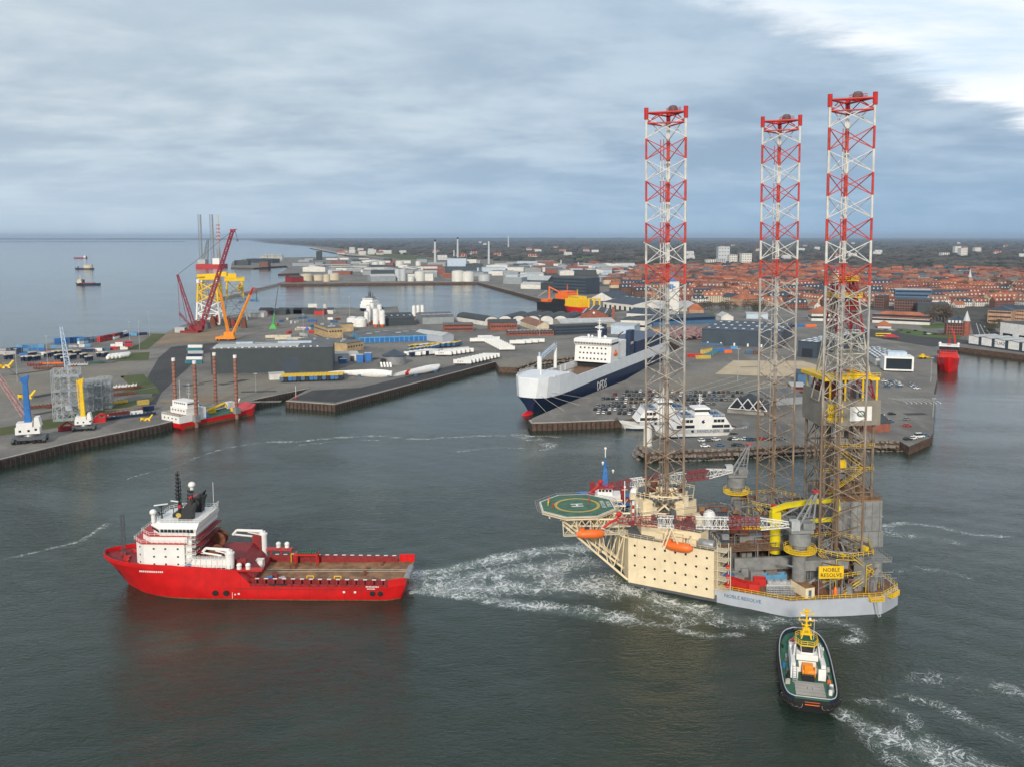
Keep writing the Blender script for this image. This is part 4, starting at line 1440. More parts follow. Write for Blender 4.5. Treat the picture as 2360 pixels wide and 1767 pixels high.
pl_.build('deck_pipework', RB)
for x, y, r_, h in ((29.5, -24, 1.6, 7), (31, -20, 1.4, 6), (28.5, -17.5, 1.2, 7.5), (15, -17, 1.3, 5.5)):
	tk = MB('grey_paint')
	tk.cyl((x, y, DK), r_, h, 14)
	tk.build('mud_tank', RB)
for k_ in range(5):
	pw = MB(('rust', 'brown_deck', 'steel', 'dark_grey_paint', 'grey_paint')[k_])
	for i in range(34):
		x, y, z = jr.uniform(-13, 24), jr.uniform(-16, 24), jr.uniform(11, 15.5)
		L_ = jr.uniform(2, 9)
		if jr.random() < .6:
			pw.tube((x, y, z), (x + L_, y, z), jr.uniform(.08, .22), 5)
		else:
			pw.tube((x, y, z), (x, y + L_ * .6, z), jr.uniform(.08, .2), 5)
		pw.tube((x, y, DK), (x, y, z), .12, 4)
	pw.build('pipe_run', RB)
for lx, ly in LEGS[1:]:
	for k_ in range(3):
		pw = MB(('rust', 'steel', 'yellow_paint')[k_])
		for i in range(22):
			a, r_ = jr.uniform(0, 6.3), jr.uniform(6, 11)
			x, y, z = lx + r_ * cos(a), ly + r_ * sin(a), jr.uniform(5, 14)
			if abs(y) > 31 or x > 32:
				continue
			a2 = a + jr.uniform(.2, .6)
			pw.tube((x, y, z), (lx + r_ * cos(a2), ly + r_ * sin(a2), z), .1, 4)
			pw.tube((x, y, DK), (x, y, z), .1, 4)
		pw.build('leg_pipework', RB)
tk = MB('grey_paint')
tk.bx(27, 32.6, -26.5, -17, 11, 11.3)
tk.rail([(27, -26.5, 11.3), (32.6, -26.5, 11.3), (32.6, -17, 11.3)], 1.1, .06, 1.4)
tk.build('tank_platform', RB)
for a in ((-13.2, -6.5, -13, 14, DK, 11.5), (-13.2, 6, 14.5, 24, DK, 10), (9, 21, 15, 31, DK, 9)):
	wr = MB('dark_grey_paint')     # inner bulkhead and machinery houses between bow house and cantilever, painted dark for the shadow there
	wr.bx(*a)
	wr.build('machinery_house', RB)
mx = MB('rust_deck')
mx.bx(-13.2, 5.6, -15.4, -9.2, 11.4, 11.7)
mx.rail([(-13.2, -15.4, 12.5), (5.6, -15.4, 12.5)], 1.1, .06, 1.5)
mx.build('upper_walkway', RB)
for i in range(26):
	x, y = jr.uniform(-12, 20), jr.uniform(-14, 12)
	h = jr.uniform(.5, 2)
	mx = MB(jr.choice(('brown_deck', 'rust', 'dark_grey_paint', 'red_paint', 'steel')))
	mx.box((x, y, 14.4 + h / 2), (jr.uniform(.8, 3), jr.uniform(.6, 2), h))
	mx.build('pipe_deck_unit', RB)
# radomes and masts on the bow house
for x, y, r_ in ((-14.4, -13.0, 1.75), (-31.5, 8.5, 1.55)):
	rd = MB('lamp_white')
	rd.ball((x, y, 18.5 + 1.2 + r_ + (1.2 if y > 0 else 0)), r_, 18, 12)
	rd.cyl((x, y, 18.4), r_ * .45, 1.6 + (1.2 if y > 0 else 0), 10)
	rd.build('radome', RB)
for x, y, h in ((-34, -7, 6), (-35.5, 4, 9), (-32, -2, 7), (-16, -15, 4)):
	ms = MB('white_paint')
	ms.tube((x, y, 18.4), (x, y, 18.4 + h), .14, 5)
	ms.tube((x - .9, y, 18.4 + h * .7), (x + .9, y, 18.4 + h * .7), .08, 4)
	ms.box((x, y, 18.4 + h * .8), (.5, .5, .5))
	ms.build('antenna_mast', RB)
fl = MB('red_paint')
for k in range(6):
	fl.tube((-35.5, -9 + .3 * (k % 2), 18.6 + k * 1.1), (-35.5, -9 + .3 * (k % 2), 19.7 + k * 1.1), .35, 6) if k % 2 == 0 else None
fl.mat('white_paint')
for k in range(6):
	fl.tube((-35.5, -9, 18.6 + k * 1.1), (-35.5, -9, 19.7 + k * 1.1), .35, 6) if k % 2 else None
fl.build('striped_post', RB)
# --- things standing on or hanging from the rig
def lifeboat(label, loc, rz):
	t = thing('lifeboat', label, 'lifeboat', group='orange lifeboats on the rig')
	b = MB('orange_paint')
	prof = [(-4.2, .25, 1.2, 1.7), (-3.6, .95, .5, 2.3), (-2, 1.35, .1, 2.6), (1, 1.4, 0, 2.7), (3, 1.2, .15, 2.55), (4.1, .4, .9, 1.9)]
	rings = []
	for x, w_, zb2, zt2 in prof:
		zm_ = (zb2 + zt2) / 2
		rings.append([(x, w_ * cos(a), zm_ + (zt2 - zb2) / 2 * sin(a)) for a in [2 * pi * k / 12 for k in range(12)]])
	b.loft(rings, True, True)
	b.build('boat_hull', t)
	c = MB('orange_paint')
	c.bx(-3.2, -1.8, -.6, .6, 2.3, 3.2)
	c.mat('window_dark').bx(-3.25, -1.75, -.45, .45, 2.75, 3.05)
	c.build('steering_dome', t)
	d = MB('rope')
	for x in (-3, 2.9):
		d.tube((x, 0, 2.4), (x, 0, 4.4), .06, 4)
	d.build('falls', t)
	return on_rig(t, loc, rz)
lifeboat('orange lifeboat hanging below the helideck', (-48.2, -10.6, 15.2), 0)
pB = A + dA * 15.6 + nrm * 1.9
lifeboat('orange lifeboat hanging against the cream block with portholes', (pB.x, pB.y, 14.0), angA)
dv = MB('cream_paint')
for t_ in (12.4, 18.6):
	q = A + dA * t_
	q2 = q + nrm * 2.2
	dv.tube((q.x, q.y, 15), (q.x, q.y, 18.2), .22, 6)
	dv.tube((q.x, q.y, 18.2), (q2.x, q2.y, 18.6), .22, 6)
q, q2 = A + dA * 12.4, A + dA * 18.6
dv.tube((q.x, q.y, 17.6), (q2.x, q2.y, 17.6), .14, 5)
dv.build('davit', RB)
def basket(label, loc, sx_, sy_, h, mt, rz=0.0, ribs=True, name='cargo_basket', cat='basket', grp=None):
	t = thing(name, label, cat, group=grp)
	b = MB(mt)
	b.bx(-sx_ / 2, sx_ / 2, -sy_ / 2, sy_ / 2, 0, .2)
	for k in (-1, 1):
		b.bx(-sx_ / 2, sx_ / 2, k * sy_ / 2 - .08, k * sy_ / 2 + .08, .2, h)
		b.bx(k * sx_ / 2 - .08, k * sx_ / 2 + .08, -sy_ / 2 + .09, sy_ / 2 - .09, .2, h)
	b.build('basket_body', t)
	if ribs:
		r_ = MB(mt)
		n_ = max(2, int(sx_ / 1.1))
		for i in range(n_ + 1):
			x = -sx_ / 2 + sx_ * i / n_
			r_.bx(x - .09, x + .09, -sy_ / 2, sy_ / 2, h, h + .12)
		r_.build('roof_bars', t)
	return on_rig(t, loc, rz)
basket('long red cargo basket with cross bars beside the stair tower', (-9.6, -24.4, DK + .12), 6.6, 1.8, 2.4, 'red_paint', R(-52))
basket('open red skip between long red basket and grey machinery', (-6.0, -26.0, DK + .12), 3.4, 2.4, 2.0, 'red_paint', R(-20), False, 'waste_skip', 'skip')
basket('smaller red skip behind the open red skip', (-3.0, -22.8, DK + .12), 3.2, 2.4, 2.0, 'red_paint', R(-15), False, 'waste_skip', 'skip')
basket('bright blue cargo basket at the back of the pipe deck', (2.4, -19.0, DK + .12), 6.8, 2.0, 1.5, 'light_blue_paint', 0, False)
basket('dark blue skip nearest the stair tower', (-10.8, -18.6, DK + .12), 3.4, 2.2, 1.8, 'blue_paint', 0, False, 'waste_skip', 'skip')
t = thing('site_cabin', 'cream site cabin with a door standing on the rig deck', 'cabin')
b = MB('cream_paint')
b.bx(-1.4, 1.4, -3.3, 3.3, .1, 2.9)
b.build('cabin_body', t)
b = MB('dull_blue')
b.bx(-.5, .4, -3.36, -3.3, .2, 2.2)
b.build('door', t)
b = MB('brown_deck')
b.bx(-1.5, 1.5, -3.4, 3.4, 2.9, 3.0)
b.build('roof', t)
on_rig(t, (6.4, -29.6, DK + .1), R(14))
t = thing('mud_pump', 'long grey pump unit with cylinders on the rig deck', 'pump')
b = MB('light_grey_paint')
b.bx(-4.2, 4.2, -1.2, 1.2, .2, .5)
for i in range(4):
	b.cyl((-3 + i * 2, 0, .5), .75, 1.6, 12)
	b.box((-2 + i * 2, .3, 1.1), (.9, 1.4, 1.2))
b.tube((-4.2, -1, 1.0), (4.2, -1, 1.0), .35, 10)
b.build('pump_body', t)
on_rig(t, (2.2, -25.2, DK + .1), R(-6))
t = thing('pipe_stillage', 'grey tubular stillage near the rig deck edge', 'stillage')
b = MB('galvanised')
for i in range(9):
	b.tube((-3.6 + i * .9, -.9, 0), (-3.6 + i * .9, -.9, 1.9), .07, 4)
	b.tube((-3.6 + i * .9, .9, 0), (-3.6 + i * .9, .9, 1.9), .07, 4)
	b.tube((-3.6 + i * .9, -.9, 1.9), (-3.6 + i * .9, .9, 1.9), .07, 4)
for y in (-.9, .9):
	for z in (.1, .7, 1.3, 1.9):
		b.tube((-3.6, y, z), (3.6, y, z), .07, 4)
b.build('stillage_frame', t)
on_rig(t, (.2, -30.2, DK + .1), R(-9))
def person_mesh():
	"""one continuous skinned figure, arms slightly away from the body"""
	V = [(0, 0, .95), (0, 0, 1.25), (0, 0, 1.45), (0, .02, 1.56), (0, .03, 1.68), (.2, 0, 1.43), (.27, 0, 1.15), (.28, .08, .9), (-.2, 0, 1.43), (-.27, 0, 1.15), (-.28, .06, .9),
		 (.1, 0, .9), (.12, .02, .5), (.13, 0, .08), (.13, .14, .04), (-.1, 0, .9), (-.12, .02, .5), (-.13, 0, .08), (-.13, .14, .04)]
	E_ = [(0, 1), (1, 2), (2, 3), (3, 4), (2, 5), (5, 6), (6, 7), (2, 8), (8, 9), (9, 10), (0, 11), (11, 12), (12, 13), (13, 14), (0, 15), (15, 16), (16, 17), (17, 18)]
	RD = [.16, .16, .17, .07, .11, .075, .06, .045, .075, .06, .045, .10, .075, .055, .045, .10, .075, .055, .045]
	me = bpy.data.meshes.new('person')
	me.from_pydata(V, E_, [])
	o = bpy.data.objects.new('person_base', me)
	COL.objects.link(o)
	o.modifiers.new('skin', 'SKIN')
	for i, r_ in enumerate(RD):
		me.skin_vertices[0].data[i].radius = (r_, r_ * .8)
	me.skin_vertices[0].data[0].use_root = True
	o.modifiers.new('sub', 'SUBSURF').levels = 1
	dg = bpy.context.evaluated_depsgraph_get()
	res = bpy.data.meshes.new_from_object(o.evaluated_get(dg))
	COL.objects.unlink(o)
	bpy.data.objects.remove(o)
	return res
PERSON = person_mesh()
def person(label, loc, mat, rz=0.0, helmet='white_paint', grp=None):
	me = PERSON.copy()
	me.materials.clear()
	me.materials.append(M(mat))
	me.materials.append(M('skin'))
	for p in me.polygons:
		p.material_index = 1 if p.center.z > 1.55 else 0
	o = bpy.data.objects.new('person', me)
	COL.objects.link(o)
	tag(o, label, 'person', grp)
	h = MB(helmet)
	h.ball((0, .02, 1.76), .13, 8, 6)
	h.build('helmet', o)
	return on_rig(o, loc, rz)
person('person in orange overalls standing at the left rim of the helideck', (-58.3, 5.6, HZK + .05), 'orange_paint', 1, 'orange_paint')
person('person in hi-vis and dark trousers at the left rim of the helideck', (-59.0, 2.4, HZK + .05), 'hivis', 2, 'white_paint')
person('person in red overalls nearest the left rim of the helideck', (-57.8, -.6, HZK + .05), 'red_paint', .4, 'red_paint')
person('person in red overalls standing right of the white H', (-46.6, 3.4, HZK + .05), 'red_paint', 3, 'red_paint')
person('person in hi-vis vest on the roof above the lifeboat', (A.x + dA.x * 13 + 2, A.y + dA.y * 13 + 1.6, 15.0), 'hivis', 2, 'white_paint')
person('person in dark clothing beside the orange container roof', (A.x + dA.x * 15.5 + 2, A.y + dA.y * 15.5 + 1.6, 15.0), 'dull_blue', 2, 'hivis')
for x, y, lb in ((14.6, -31.6, 'upright orange gas bottle rack by the rig deck edge'), (-26, 8, None)):
	if lb:
		o = MB('orange_paint').lathe([(.45, 0), (.45, 1.9), (.2, 2.3)], 10).build('gas_bottle')
		tag(o, lb, 'bottle')
		on_rig(o, (x, y, DK + .1))
# tow wire from the rig bow to the supply ship's stern (slack, in the water for most of its run)
# ---------------------------------------------------------------- ships
def hull_rings(st, keel=-2.5):
	"""st: (x at waterline, x at deck, half width wl, half width deck, deck z)"""
	rings = []
	for xw, xd, bw_, bd, zd in st:
		xm, bm_, zm = xw + (xd - xw) * .38, bw_ + (bd - bw_) * .45, zd * .48
		half = [(xd, bd, zd), (xm, bm_, zm), (xw, bw_, 0), (xw - abs(xd - xw) * .2, bw_ * .85, keel)]
		rings.append([(x, -y, z) for x, y, z in half] + [(x, y, z) for x, y, z in reversed(half)])
	return rings
def dens(st, k=4):
	"""more stations along a smooth curve through the given ones"""
	out_ = []
	for i in range(len(st) - 1):
		a, b_, c, d = st[max(0, i - 1)], st[i], st[i + 1], st[min(len(st) - 1, i + 2)]
		for j in range(k):
			t = j / k
			q = []
			for n_ in range(5):
				m0, m1 = (c[n_] - a[n_]) / 2, (d[n_] - b_[n_]) / 2
				q.append((2 * t ** 3 - 3 * t * t + 1) * b_[n_] + (t ** 3 - 2 * t * t + t) * m0 + (-2 * t ** 3 + 3 * t * t) * c[n_] + (t ** 3 - t * t) * m1)
			out_.append(tuple(q))
	return out_ + [st[-1]]
def hull(st, mat, parent, keel=-2.5, smooth=False, name='hull', boot=None):
	b = MB(mat)
	b.loft(hull_rings(st, keel), True, smooth)
	return b.build(name, parent)
def deck_sheet(st, mat, parent, inset=.35, name='deck', dz_=.05):
	b = MB(mat)
	pts = [(xd, -max(.05, bd - inset), zd + dz_) for xw, xd, bw_, bd, zd in st] + [(xd, max(.05, bd - inset), zd + dz_) for xw, xd, bw_, bd, zd in reversed(st)]
	n = len(st)
	for i in range(n - 1):
		b.quad(pts[i], pts[i + 1], pts[2 * n - 2 - i], pts[2 * n - 1 - i])
	return b.build(name, parent)
def bulwark(st, h, mat, parent, th=.18, name='bulwark'):
	for sg_ in (-1, 1):
		b = MB(mat)
		for p, q in zip(st, st[1:]):
			hp, hq = (h(p[1]), h(q[1])) if callable(h) else (h, h)
			if hp <= 0 and hq <= 0:
				continue
			a, c = Vector((p[1], sg_ * p[3], p[4])), Vector((q[1], sg_ * q[3], q[4]))
			ai, ci = Vector((p[1], sg_ * max(0, p[3] - th), p[4])), Vector((q[1], sg_ * max(0, q[3] - th), q[4]))
			U = Vector((0, 0, 1))
			b.loft([[a, ai, ai + U * hp, a + U * hp], [c, ci, ci + U * hq, c + U * hq]])
		b.build(name, parent)
def mast_tree(x, y, z0, h, mat, parent, arms=4, r=.22, name='mast'):
	b = MB(mat)
	b.tube((x, y, z0), (x, y, z0 + h), r, 6, r * .4)
	for i in range(arms):
		z = z0 + h * (.35 + .55 * i / max(1, arms - 1))
		w_ = 1.6 * (1 - .4 * i / arms)
		b.tube((x, y - w_, z), (x, y + w_, z), r * .4, 4)
		b.tube((x - w_ * .6, y, z + .1), (x + w_ * .6, y, z + .1), r * .4, 4)
		b.box((x, y + w_ * .9, z + .3), (.3, .3, .5))
		b.box((x + w_ * .5, y, z + .35), (.3, .3, .5))
	return b.build(name, parent)
def dome(x, y, z, r, parent, name='radome', mat='lamp_white'):
	b = MB(mat)
	b.ball((x, y, z + r), r, 12, 8)
	b.cyl((x, y, z - r * .6), r * .5, r * .9, 8)
	return b.build(name, parent)
# ---- the red supply ship towing in front
x0, y0 = P(597, 1375, 0)
ah = thing('supply_ship', 'red anchor handling supply ship with white bridge house and long work deck', 'ship', (x0 - 2.5, y0 + 8.2, 0), R(180 - 1.8))
ah.scale = (1.025, 1, .9)
ST = [(-41.5, -43, 8.0, 9.2, 5.0), (-38, -38.5, 9.4, 10, 4.6), (-20, -20, 9.9, 10, 4.3), (-1, -1, 10, 10, 4.3), (-.9, -.9, 10, 10, 5.2), (2.8, 2.8, 10, 10, 9.3), (14, 14, 10, 10, 9.5), (22, 23, 9.2, 10, 9.5), (29, 32, 6.4, 8.9, 9.6), (33.5, 38.2, 3.2, 6.3, 9.7), (36.2, 42, 1.0, 3.2, 9.9), (37.0, 43.6, .15, .6, 10.0)]
ST = ST[:7] + dens(ST[6:])[1:]
hu = hull(ST, 'red_hull', ah, smooth=True)
bt = MB('rust')         # worn boot topping just above the water
for sg_ in (-1, 1):
	for p, q in zip(ST, ST[1:]):
		if q[0] <= p[0]:
			continue
		e = .03
		bt.quad((p[0], sg_ * (p[2] + e), -.2), (q[0], sg_ * (q[2] + e), -.2), (q[0], sg_ * (q[2] + e + .02), .32), (p[0], sg_ * (p[2] + e + .02), .32))
bt.build('boot_topping', hu)
aft = [s_ for s_ in ST if s_[1] <= -.95]
fwd = [s_ for s_ in ST if s_[1] >= 2.7]
dkw = deck_sheet(aft, 'brown_deck', ah, .9, 'work_deck')
deck_sheet(fwd, 'dark_red_paint', ah, .3, 'forecastle_deck')
bulwark(fwd, lambda x: 1.25 if x > 20 else (.0 if x < 4 else .9), 'red_hull', ah, .2, 'bow_bulwark')
bulwark([s_ for s_ in aft if s_[1] < -36.5], 2.3, 'red_hull', ah, .3, 'stern_bulwark')
bl_ = MB('dark_red_paint')       # crash rail posts and top plate of the work deck
wb = MB('white_paint')
for sg_ in (-1, 1):
	for i in range(15):
		x = -2.5 - i * 2.45
		bl_.bx(x - .15, x + .15, sg_ * 9.2 - .6, sg_ * 9.2 + .6, 4.3, 6.3)
		wb.bx(x - .8, x + .3, sg_ * 9.3 - .3, sg_ * 9.3 + .3, 6.58, 6.64)
	bl_.bx(-38.3, -.9, sg_ * 9.3 - .3, sg_ * 9.3 + .3, 6.3, 6.56)
	bl_.mat('dark_red_paint').bx(-38.3, -.9, sg_ * 9.75 - .05, sg_ * 9.75 + .05, 4.3, 5.2)
	bl_.bx(-38.3, -.9, sg_ * 8.6 - .05, sg_ * 8.6 + .05, 5.2, 5.5)
cr_ = bl_.build('crash_rail', ah)
wb.build('rail_marking', cr_)
sr = MB('steel')
sr.T = Matrix.Translation((-42.6, 0, 4.9)) @ Matrix.Rotation(pi / 2, 4, 'X')
sr.lathe([(.9, -4.2), (.9, 4.2)], 14)
sr.build('stern_roller', ah)
for x, y in ((-34, -6.2), (-34, 6.2), (-30.5, 1.6), (-30.5, -1.6)):
	b = MB('rust')
	b.cyl((x, y, 4.3), .4, 1.5, 8)
	b.box((x, y, 5.4), (.9, .9, .3))
	b.build('tow_pin', ah)
for sg_, x in ((1, -17), (1, -24.5), (-1, -8)):
	b = MB('yellow_paint')
	for dx_ in (-.9, .9):
		b.tube((x + dx_, sg_ * 8.4, 4.3), (x + dx_, sg_ * 8.4, 7.2), .14, 5)
	b.tube((x - .9, sg_ * 8.4, 7.2), (x + .9, sg_ * 8.4, 7.2), .14, 5)
	b.build('deck_gate', ah)
b = MB('dark_red_paint')      # rubbing strake and plate butts
for sg_ in (-1, 1):
	b.bx(-37.5, 3, sg_ * 10.02 - .04, sg_ * 10.02 + .04, 3.5, 3.75)
	for i in range(11):
		x = -36 + i * 4.7
		b.bx(x - .025, x + .025, sg_ * 10.0 - .015, sg_ * 10.0 + .015, .4, 4.1 if x < 0 else 9)
b.build('rubbing_strake', ah)
b = MB('dark_red_paint')
for sg_ in (-1, 1):
	b.bx(-38.2, -1, sg_ * 8.66 - .04, sg_ * 8.66 + .04, 4.35, 6.3)
	for i in range(17):
		x = -37 + i * 2.2
		b.bx(x - .08, x + .08, sg_ * 8.72 - .14, sg_ * 8.72 + .14, 4.35, 6.4)
b.build('wooden_sheathing', ah)
b = MB('black_paint')
b.box((37.4, 3.6, 6.6), (1.4, .5, 1.6), -.5)
b.build('anchor_pocket', ah)
# fenders, marks and draught figures on the side
for x in (8.6, 5.6):
	b = MB('rubber')
	b.T = Matrix.Translation((x, 10.15, 2.1)) @ Matrix.Rotation(pi / 2, 4, 'X')
	b.lathe([(.35, -.2), (.85, -.15), (.85, .15), (.35, .2)], 14)
	b.build('tyre_fender', ah)
for x in (-36.3, -34.2):
	b = MB('rubber')
	b.T = Matrix.Translation((x, 9.7, 2.4)) @ Matrix.Rotation(pi / 2, 4, 'X')
	b.lathe([(.35, -.3), (.8, -.2), (.8, .2), (.35, .3)], 12)
	b.build('tyre_fender', ah)
mk = MB('marking_white')
for x, z, s_ in ((-26.5, 2.9, .3), (-29.5, 2.9, .3), (2.2, 1.9, .26), (3.2, 1.7, .2)):
	mk.bx(x - s_, x + s_, 10.0, 10.05, z - s_, z + s_)
mk.bx(3.9, 4.0, 10.0, 10.05, .4, 2.4)
mk.build('hull_marks', ah)
for x0, y0_, z0_, n_, a_, h_ in ((29.2, 9.42, 8.6, 13, -.10, .5), (-32.6, 10.04, 4.7, 9, 0, .38), (-32.9, 10.04, 4.0, 7, 0, .3)):     # the ship's name, too small to read
	b = MB('marking_white')
	for i in range(n_):
		x, y = x0 - i * h_ * 1.05, y0_ - a_ * i * h_
		b.box((x, min(10.06, y + .2 if a_ else y), z0_), (h_ * .7, .05, h_), a_)
	b.build('name_lettering', ah)
b = MB('black_paint')
b.bx(-11, -6, 9.98, 10.03, 4.75, 5.35)
b.build('freeing_port', ah)
# bridge house
_n1 = set(o.name for o in ah.children)
sup = MB('white_paint')
fp = [(19.4, -8.6), (30.6, -8.6), (34.0, -5.4), (34.0, 5.4), (30.6, 8.6), (19.4, 8.6)]
sup.prism(fp, 9.4, 17.0)
so_ = sup.build('bridge_house', ah)
wins(so_, .5, .5, [(x, 8.64, z, 0) for z in (15.4, 12.9, 10.5) for x in (21.2, 24.6, 27.8)] + [(32.3, 7.05, z, R(-43)) for z in (15.4, 12.9, 10.5)] + [(34.03, y, z, R(90)) for z in (15.4, 12.9) for y in (-3, 0, 3)])
t2 = MB('white_paint')
f2 = [(18.6, -8.4), (28.6, -8.4), (32.2, -5.0), (32.2, 5.0), (28.6, 8.4), (18.6, 8.4)]
t2.prism(f2, 17.25, 19.3)
t2.build('officer_deck', so_)
e_ = MB('red_paint')
e_.prism([(x + (.5 if x > 25 else -.4), y * 1.06) for x, y in fp], 17.0, 17.22)
e_.prism([(x + (.4 if x > 25 else -.4), y * 1.04) for x, y in f2], 19.32, 19.5)
e_.build('deck_edge', so_)
r_ = MB('white_paint')
r_.rail([(x + (.4 if x > 25 else -.4), y * 1.06, 17.22) for x, y in fp], 1.1, .05, 1.5, True)
r_.rail([(x + (.3 if x > 25 else -.4), y * 1.03, 19.5) for x, y in f2], 1.1, .05, 1.5, True)
r_.build('railing', so_)
wh = MB('white_paint')
f3 = [(16.2, -8.2), (26.0, -8.2), (29.2, -5.0), (29.2, 5.0), (26.0, 8.2), (16.2, 8.2)]
f3t = [(15.8, -8.6), (26.4, -8.6), (29.9, -5.2), (29.9, 5.2), (26.4, 8.6), (15.8, 8.6)]
f3r = [(15.6, -7.4), (26.0, -7.4), (28.6, -4.6), (28.6, 4.6), (26.0, 7.4), (15.6, 7.4)]
wh.prism(f3, 19.5, 20.5)
wh.prism(f3, 20.5, 21.75, f3t)
wh.prism(f3t, 21.75, 23.2, f3r)
who = wh.build('wheelhouse', so_)
wl = []
for i in range(9):
	wl.append((17.2 + i * 1.02, 8.46, 21.1, 0))
for i in range(4):
	t_ = (i + .5) / 4
	wl.append((26.2 + 3.35 * t_, 8.42 - 3.3 * t_, 21.1, R(-44.5)))
for i in range(8):
	wl.append((29.6, -4.4 + i * 1.25, 21.1, R(90)))
wins(who, .8, 1.12, wl, 'glass', .08)
stp = MB('dark_red_paint')
for k in range(3):
	stp.bx(14.8, 18.9, -7.6 + k * .3, 8.0 - k * .0, 18.6 - k * 2.3, 18.8 - k * 2.3)
stp.build('aft_walkway', so_)
ar = MB('white_paint')
for k in range(4):
	z = 11.2 + k * 2.35
	ar.bx(16.4, 19.4, -7.8, 8.4, z, z + .15)
	ar.rail([(16.4, -7.8, z + .15), (16.4, 8.4, z + .15), (19.0, 8.4, z + .15)], 1.1, .05, 1.4)
	ar.stair((17.6, 7.4 if k % 2 else 1.2, z - 2.2), (17.6, 1.2 if k % 2 else 7.4, z), .9, .06)
ar.bx(17.6, 19.3, -7.6, 7.8, 9.5, 19.4)
ar.build('aft_balconies', so_)
r_ = MB('white_paint')
r_.rail([(x, y, 23.2) for x, y in f3r], 1.2, .05, 1.2, True)
for i in range(10):
	r_.tube((15.8, 7 - i * 1.55, 23.2), (15.3, 7 - i * 1.55, 25.4), .07, 4)
r_.tube((15.3, 7, 25.4), (15.3, -7, 25.4), .08, 4)
r_.tube((16.3, -5.8, 23), (16.3, -5.8, 32), .07, 4)
r_.build('monkey_island_railing', who)
for sg_ in (-1, 1):
	f_ = MB('black_paint')
	y = sg_ * 3.6
	f_.loft([[(18.6, y - 1.3, 23.1), (22.4, y - 1.3, 23.1), (22.4, y + 1.3, 23.1), (18.6, y + 1.3, 23.1)], [(18.2, y - 1.1, 26.6), (21.2, y - 1.1, 26.6), (21.2, y + 1.1, 26.6), (18.2, y + 1.1, 26.6)], [(17.4, y - .8, 28.6), (19.4, y - .8, 29), (19.4, y + .8, 29), (17.4, y + .8, 28.6)]])
	for k in (-.5, .2, .8):
		f_.tube((18.6, y + k, 28), (17.8, y + k, 30), .22, 6)
	fo_ = f_.build('funnel', ah)
b = MB('marking_yellow')
b.T = Matrix.Translation((22.1, 4.95, 24.8)) @ Matrix.Rotation(pi / 2, 4, 'X')
b.lathe([(.75, -.03), (.75, .03)], 12)
b.build('funnel_badge', fo_)
pltf = MB('black_paint')
pltf.bx(21.2, 24.8, -2.6, 2.6, 23.22, 24.3)
for x, y in ((21.5, 2.4), (24.5, 2.4), (24.5, -2.4), (23, 0)):
	pltf.tube((x, y, 24.3), (x, y, 26.4), .12, 5)
pltf.build('mast_house', ah)
mast_tree(23.4, 1.2, 24.2, 13.6, 'black_paint', ah, 7, .34)
mm = MB('black_paint')
for i in range(10):
	z = 25.5 + i
	mm.tube((23.4, 1.2, z), (22.5, 1.9, z + .5), .09, 4)
	mm.tube((22.5, 1.9, z - .5), (22.5, 1.9, z + .5), .11, 4)
mm.build('mast_ladder', ah)
mast_tree(19.6, 1.2, 24.2, 7.6, 'black_paint', ah, 3, .28)
dome(19.6, 1.2, 32.4, 1.0, ah)
mast_tree(21.3, -1.5, 24.2, 6.6, 'black_paint', ah, 4, .16)
mast_tree(27.4, 3.4, 23.2, 4.2, 'black_paint', ah, 2, .22)
b = MB('lamp_white')
b.box((27.6, 3.4, 27.6), (3.6, .35, .3), R(30))
b.box((24.6, 1.2, 28.0), (2.6, .3, .25), R(-20))
b.build('radar_scanner', ah)
dome(28.6, 6.2, 25.2, .95, ah)
b = MB('white_paint')
b.cyl((28.6, 6.2, 23), .55, 2.2, 10)
b.build('dome_pedestal', ah)
b = MB('red_paint')
for x, z in ((22.9, 26.6), (19.7, 29.4)):
	b.box((x, 2.1, z), (.8, .4, 1.0))
b.tube((19.2, 1.2, 29.6), (18.2, 1.2, 30.2), .2, 5)
b.build('signal_lamp', ah)
for o in ah.children:          # house, funnels and masts stand this far abaft the bow
	if o.name not in _n1:
		o.location.x -= 2.2
# thin lattice mast at the bow
b = MB('dark_grey_paint')
b.lattice((37.6, 1.0, 9.8), (37.6, 1.0, 23.6), .9, .9, 12, .07, .04, .8, .8, (1, 0, 0))
b.tube((37.6, 1.0, 18.0), (32.4, 3.5, 18.2), .06, 4)
b.build('foremast', ah)
for x, y, s_ in ((36.2, 2.8, 1.0), (36.5, -2.6, 1.0), (38.6, 0, .8), (35.4, 5.2, .7)):
	b = MB('red_paint')
	b.cyl((x, y, 9.7), .55 * s_, .9, 10)
	b.box((x - .8, y, 10.1), (.8, 1.4 * s_, .7))
	b.build('mooring_winch', ah)
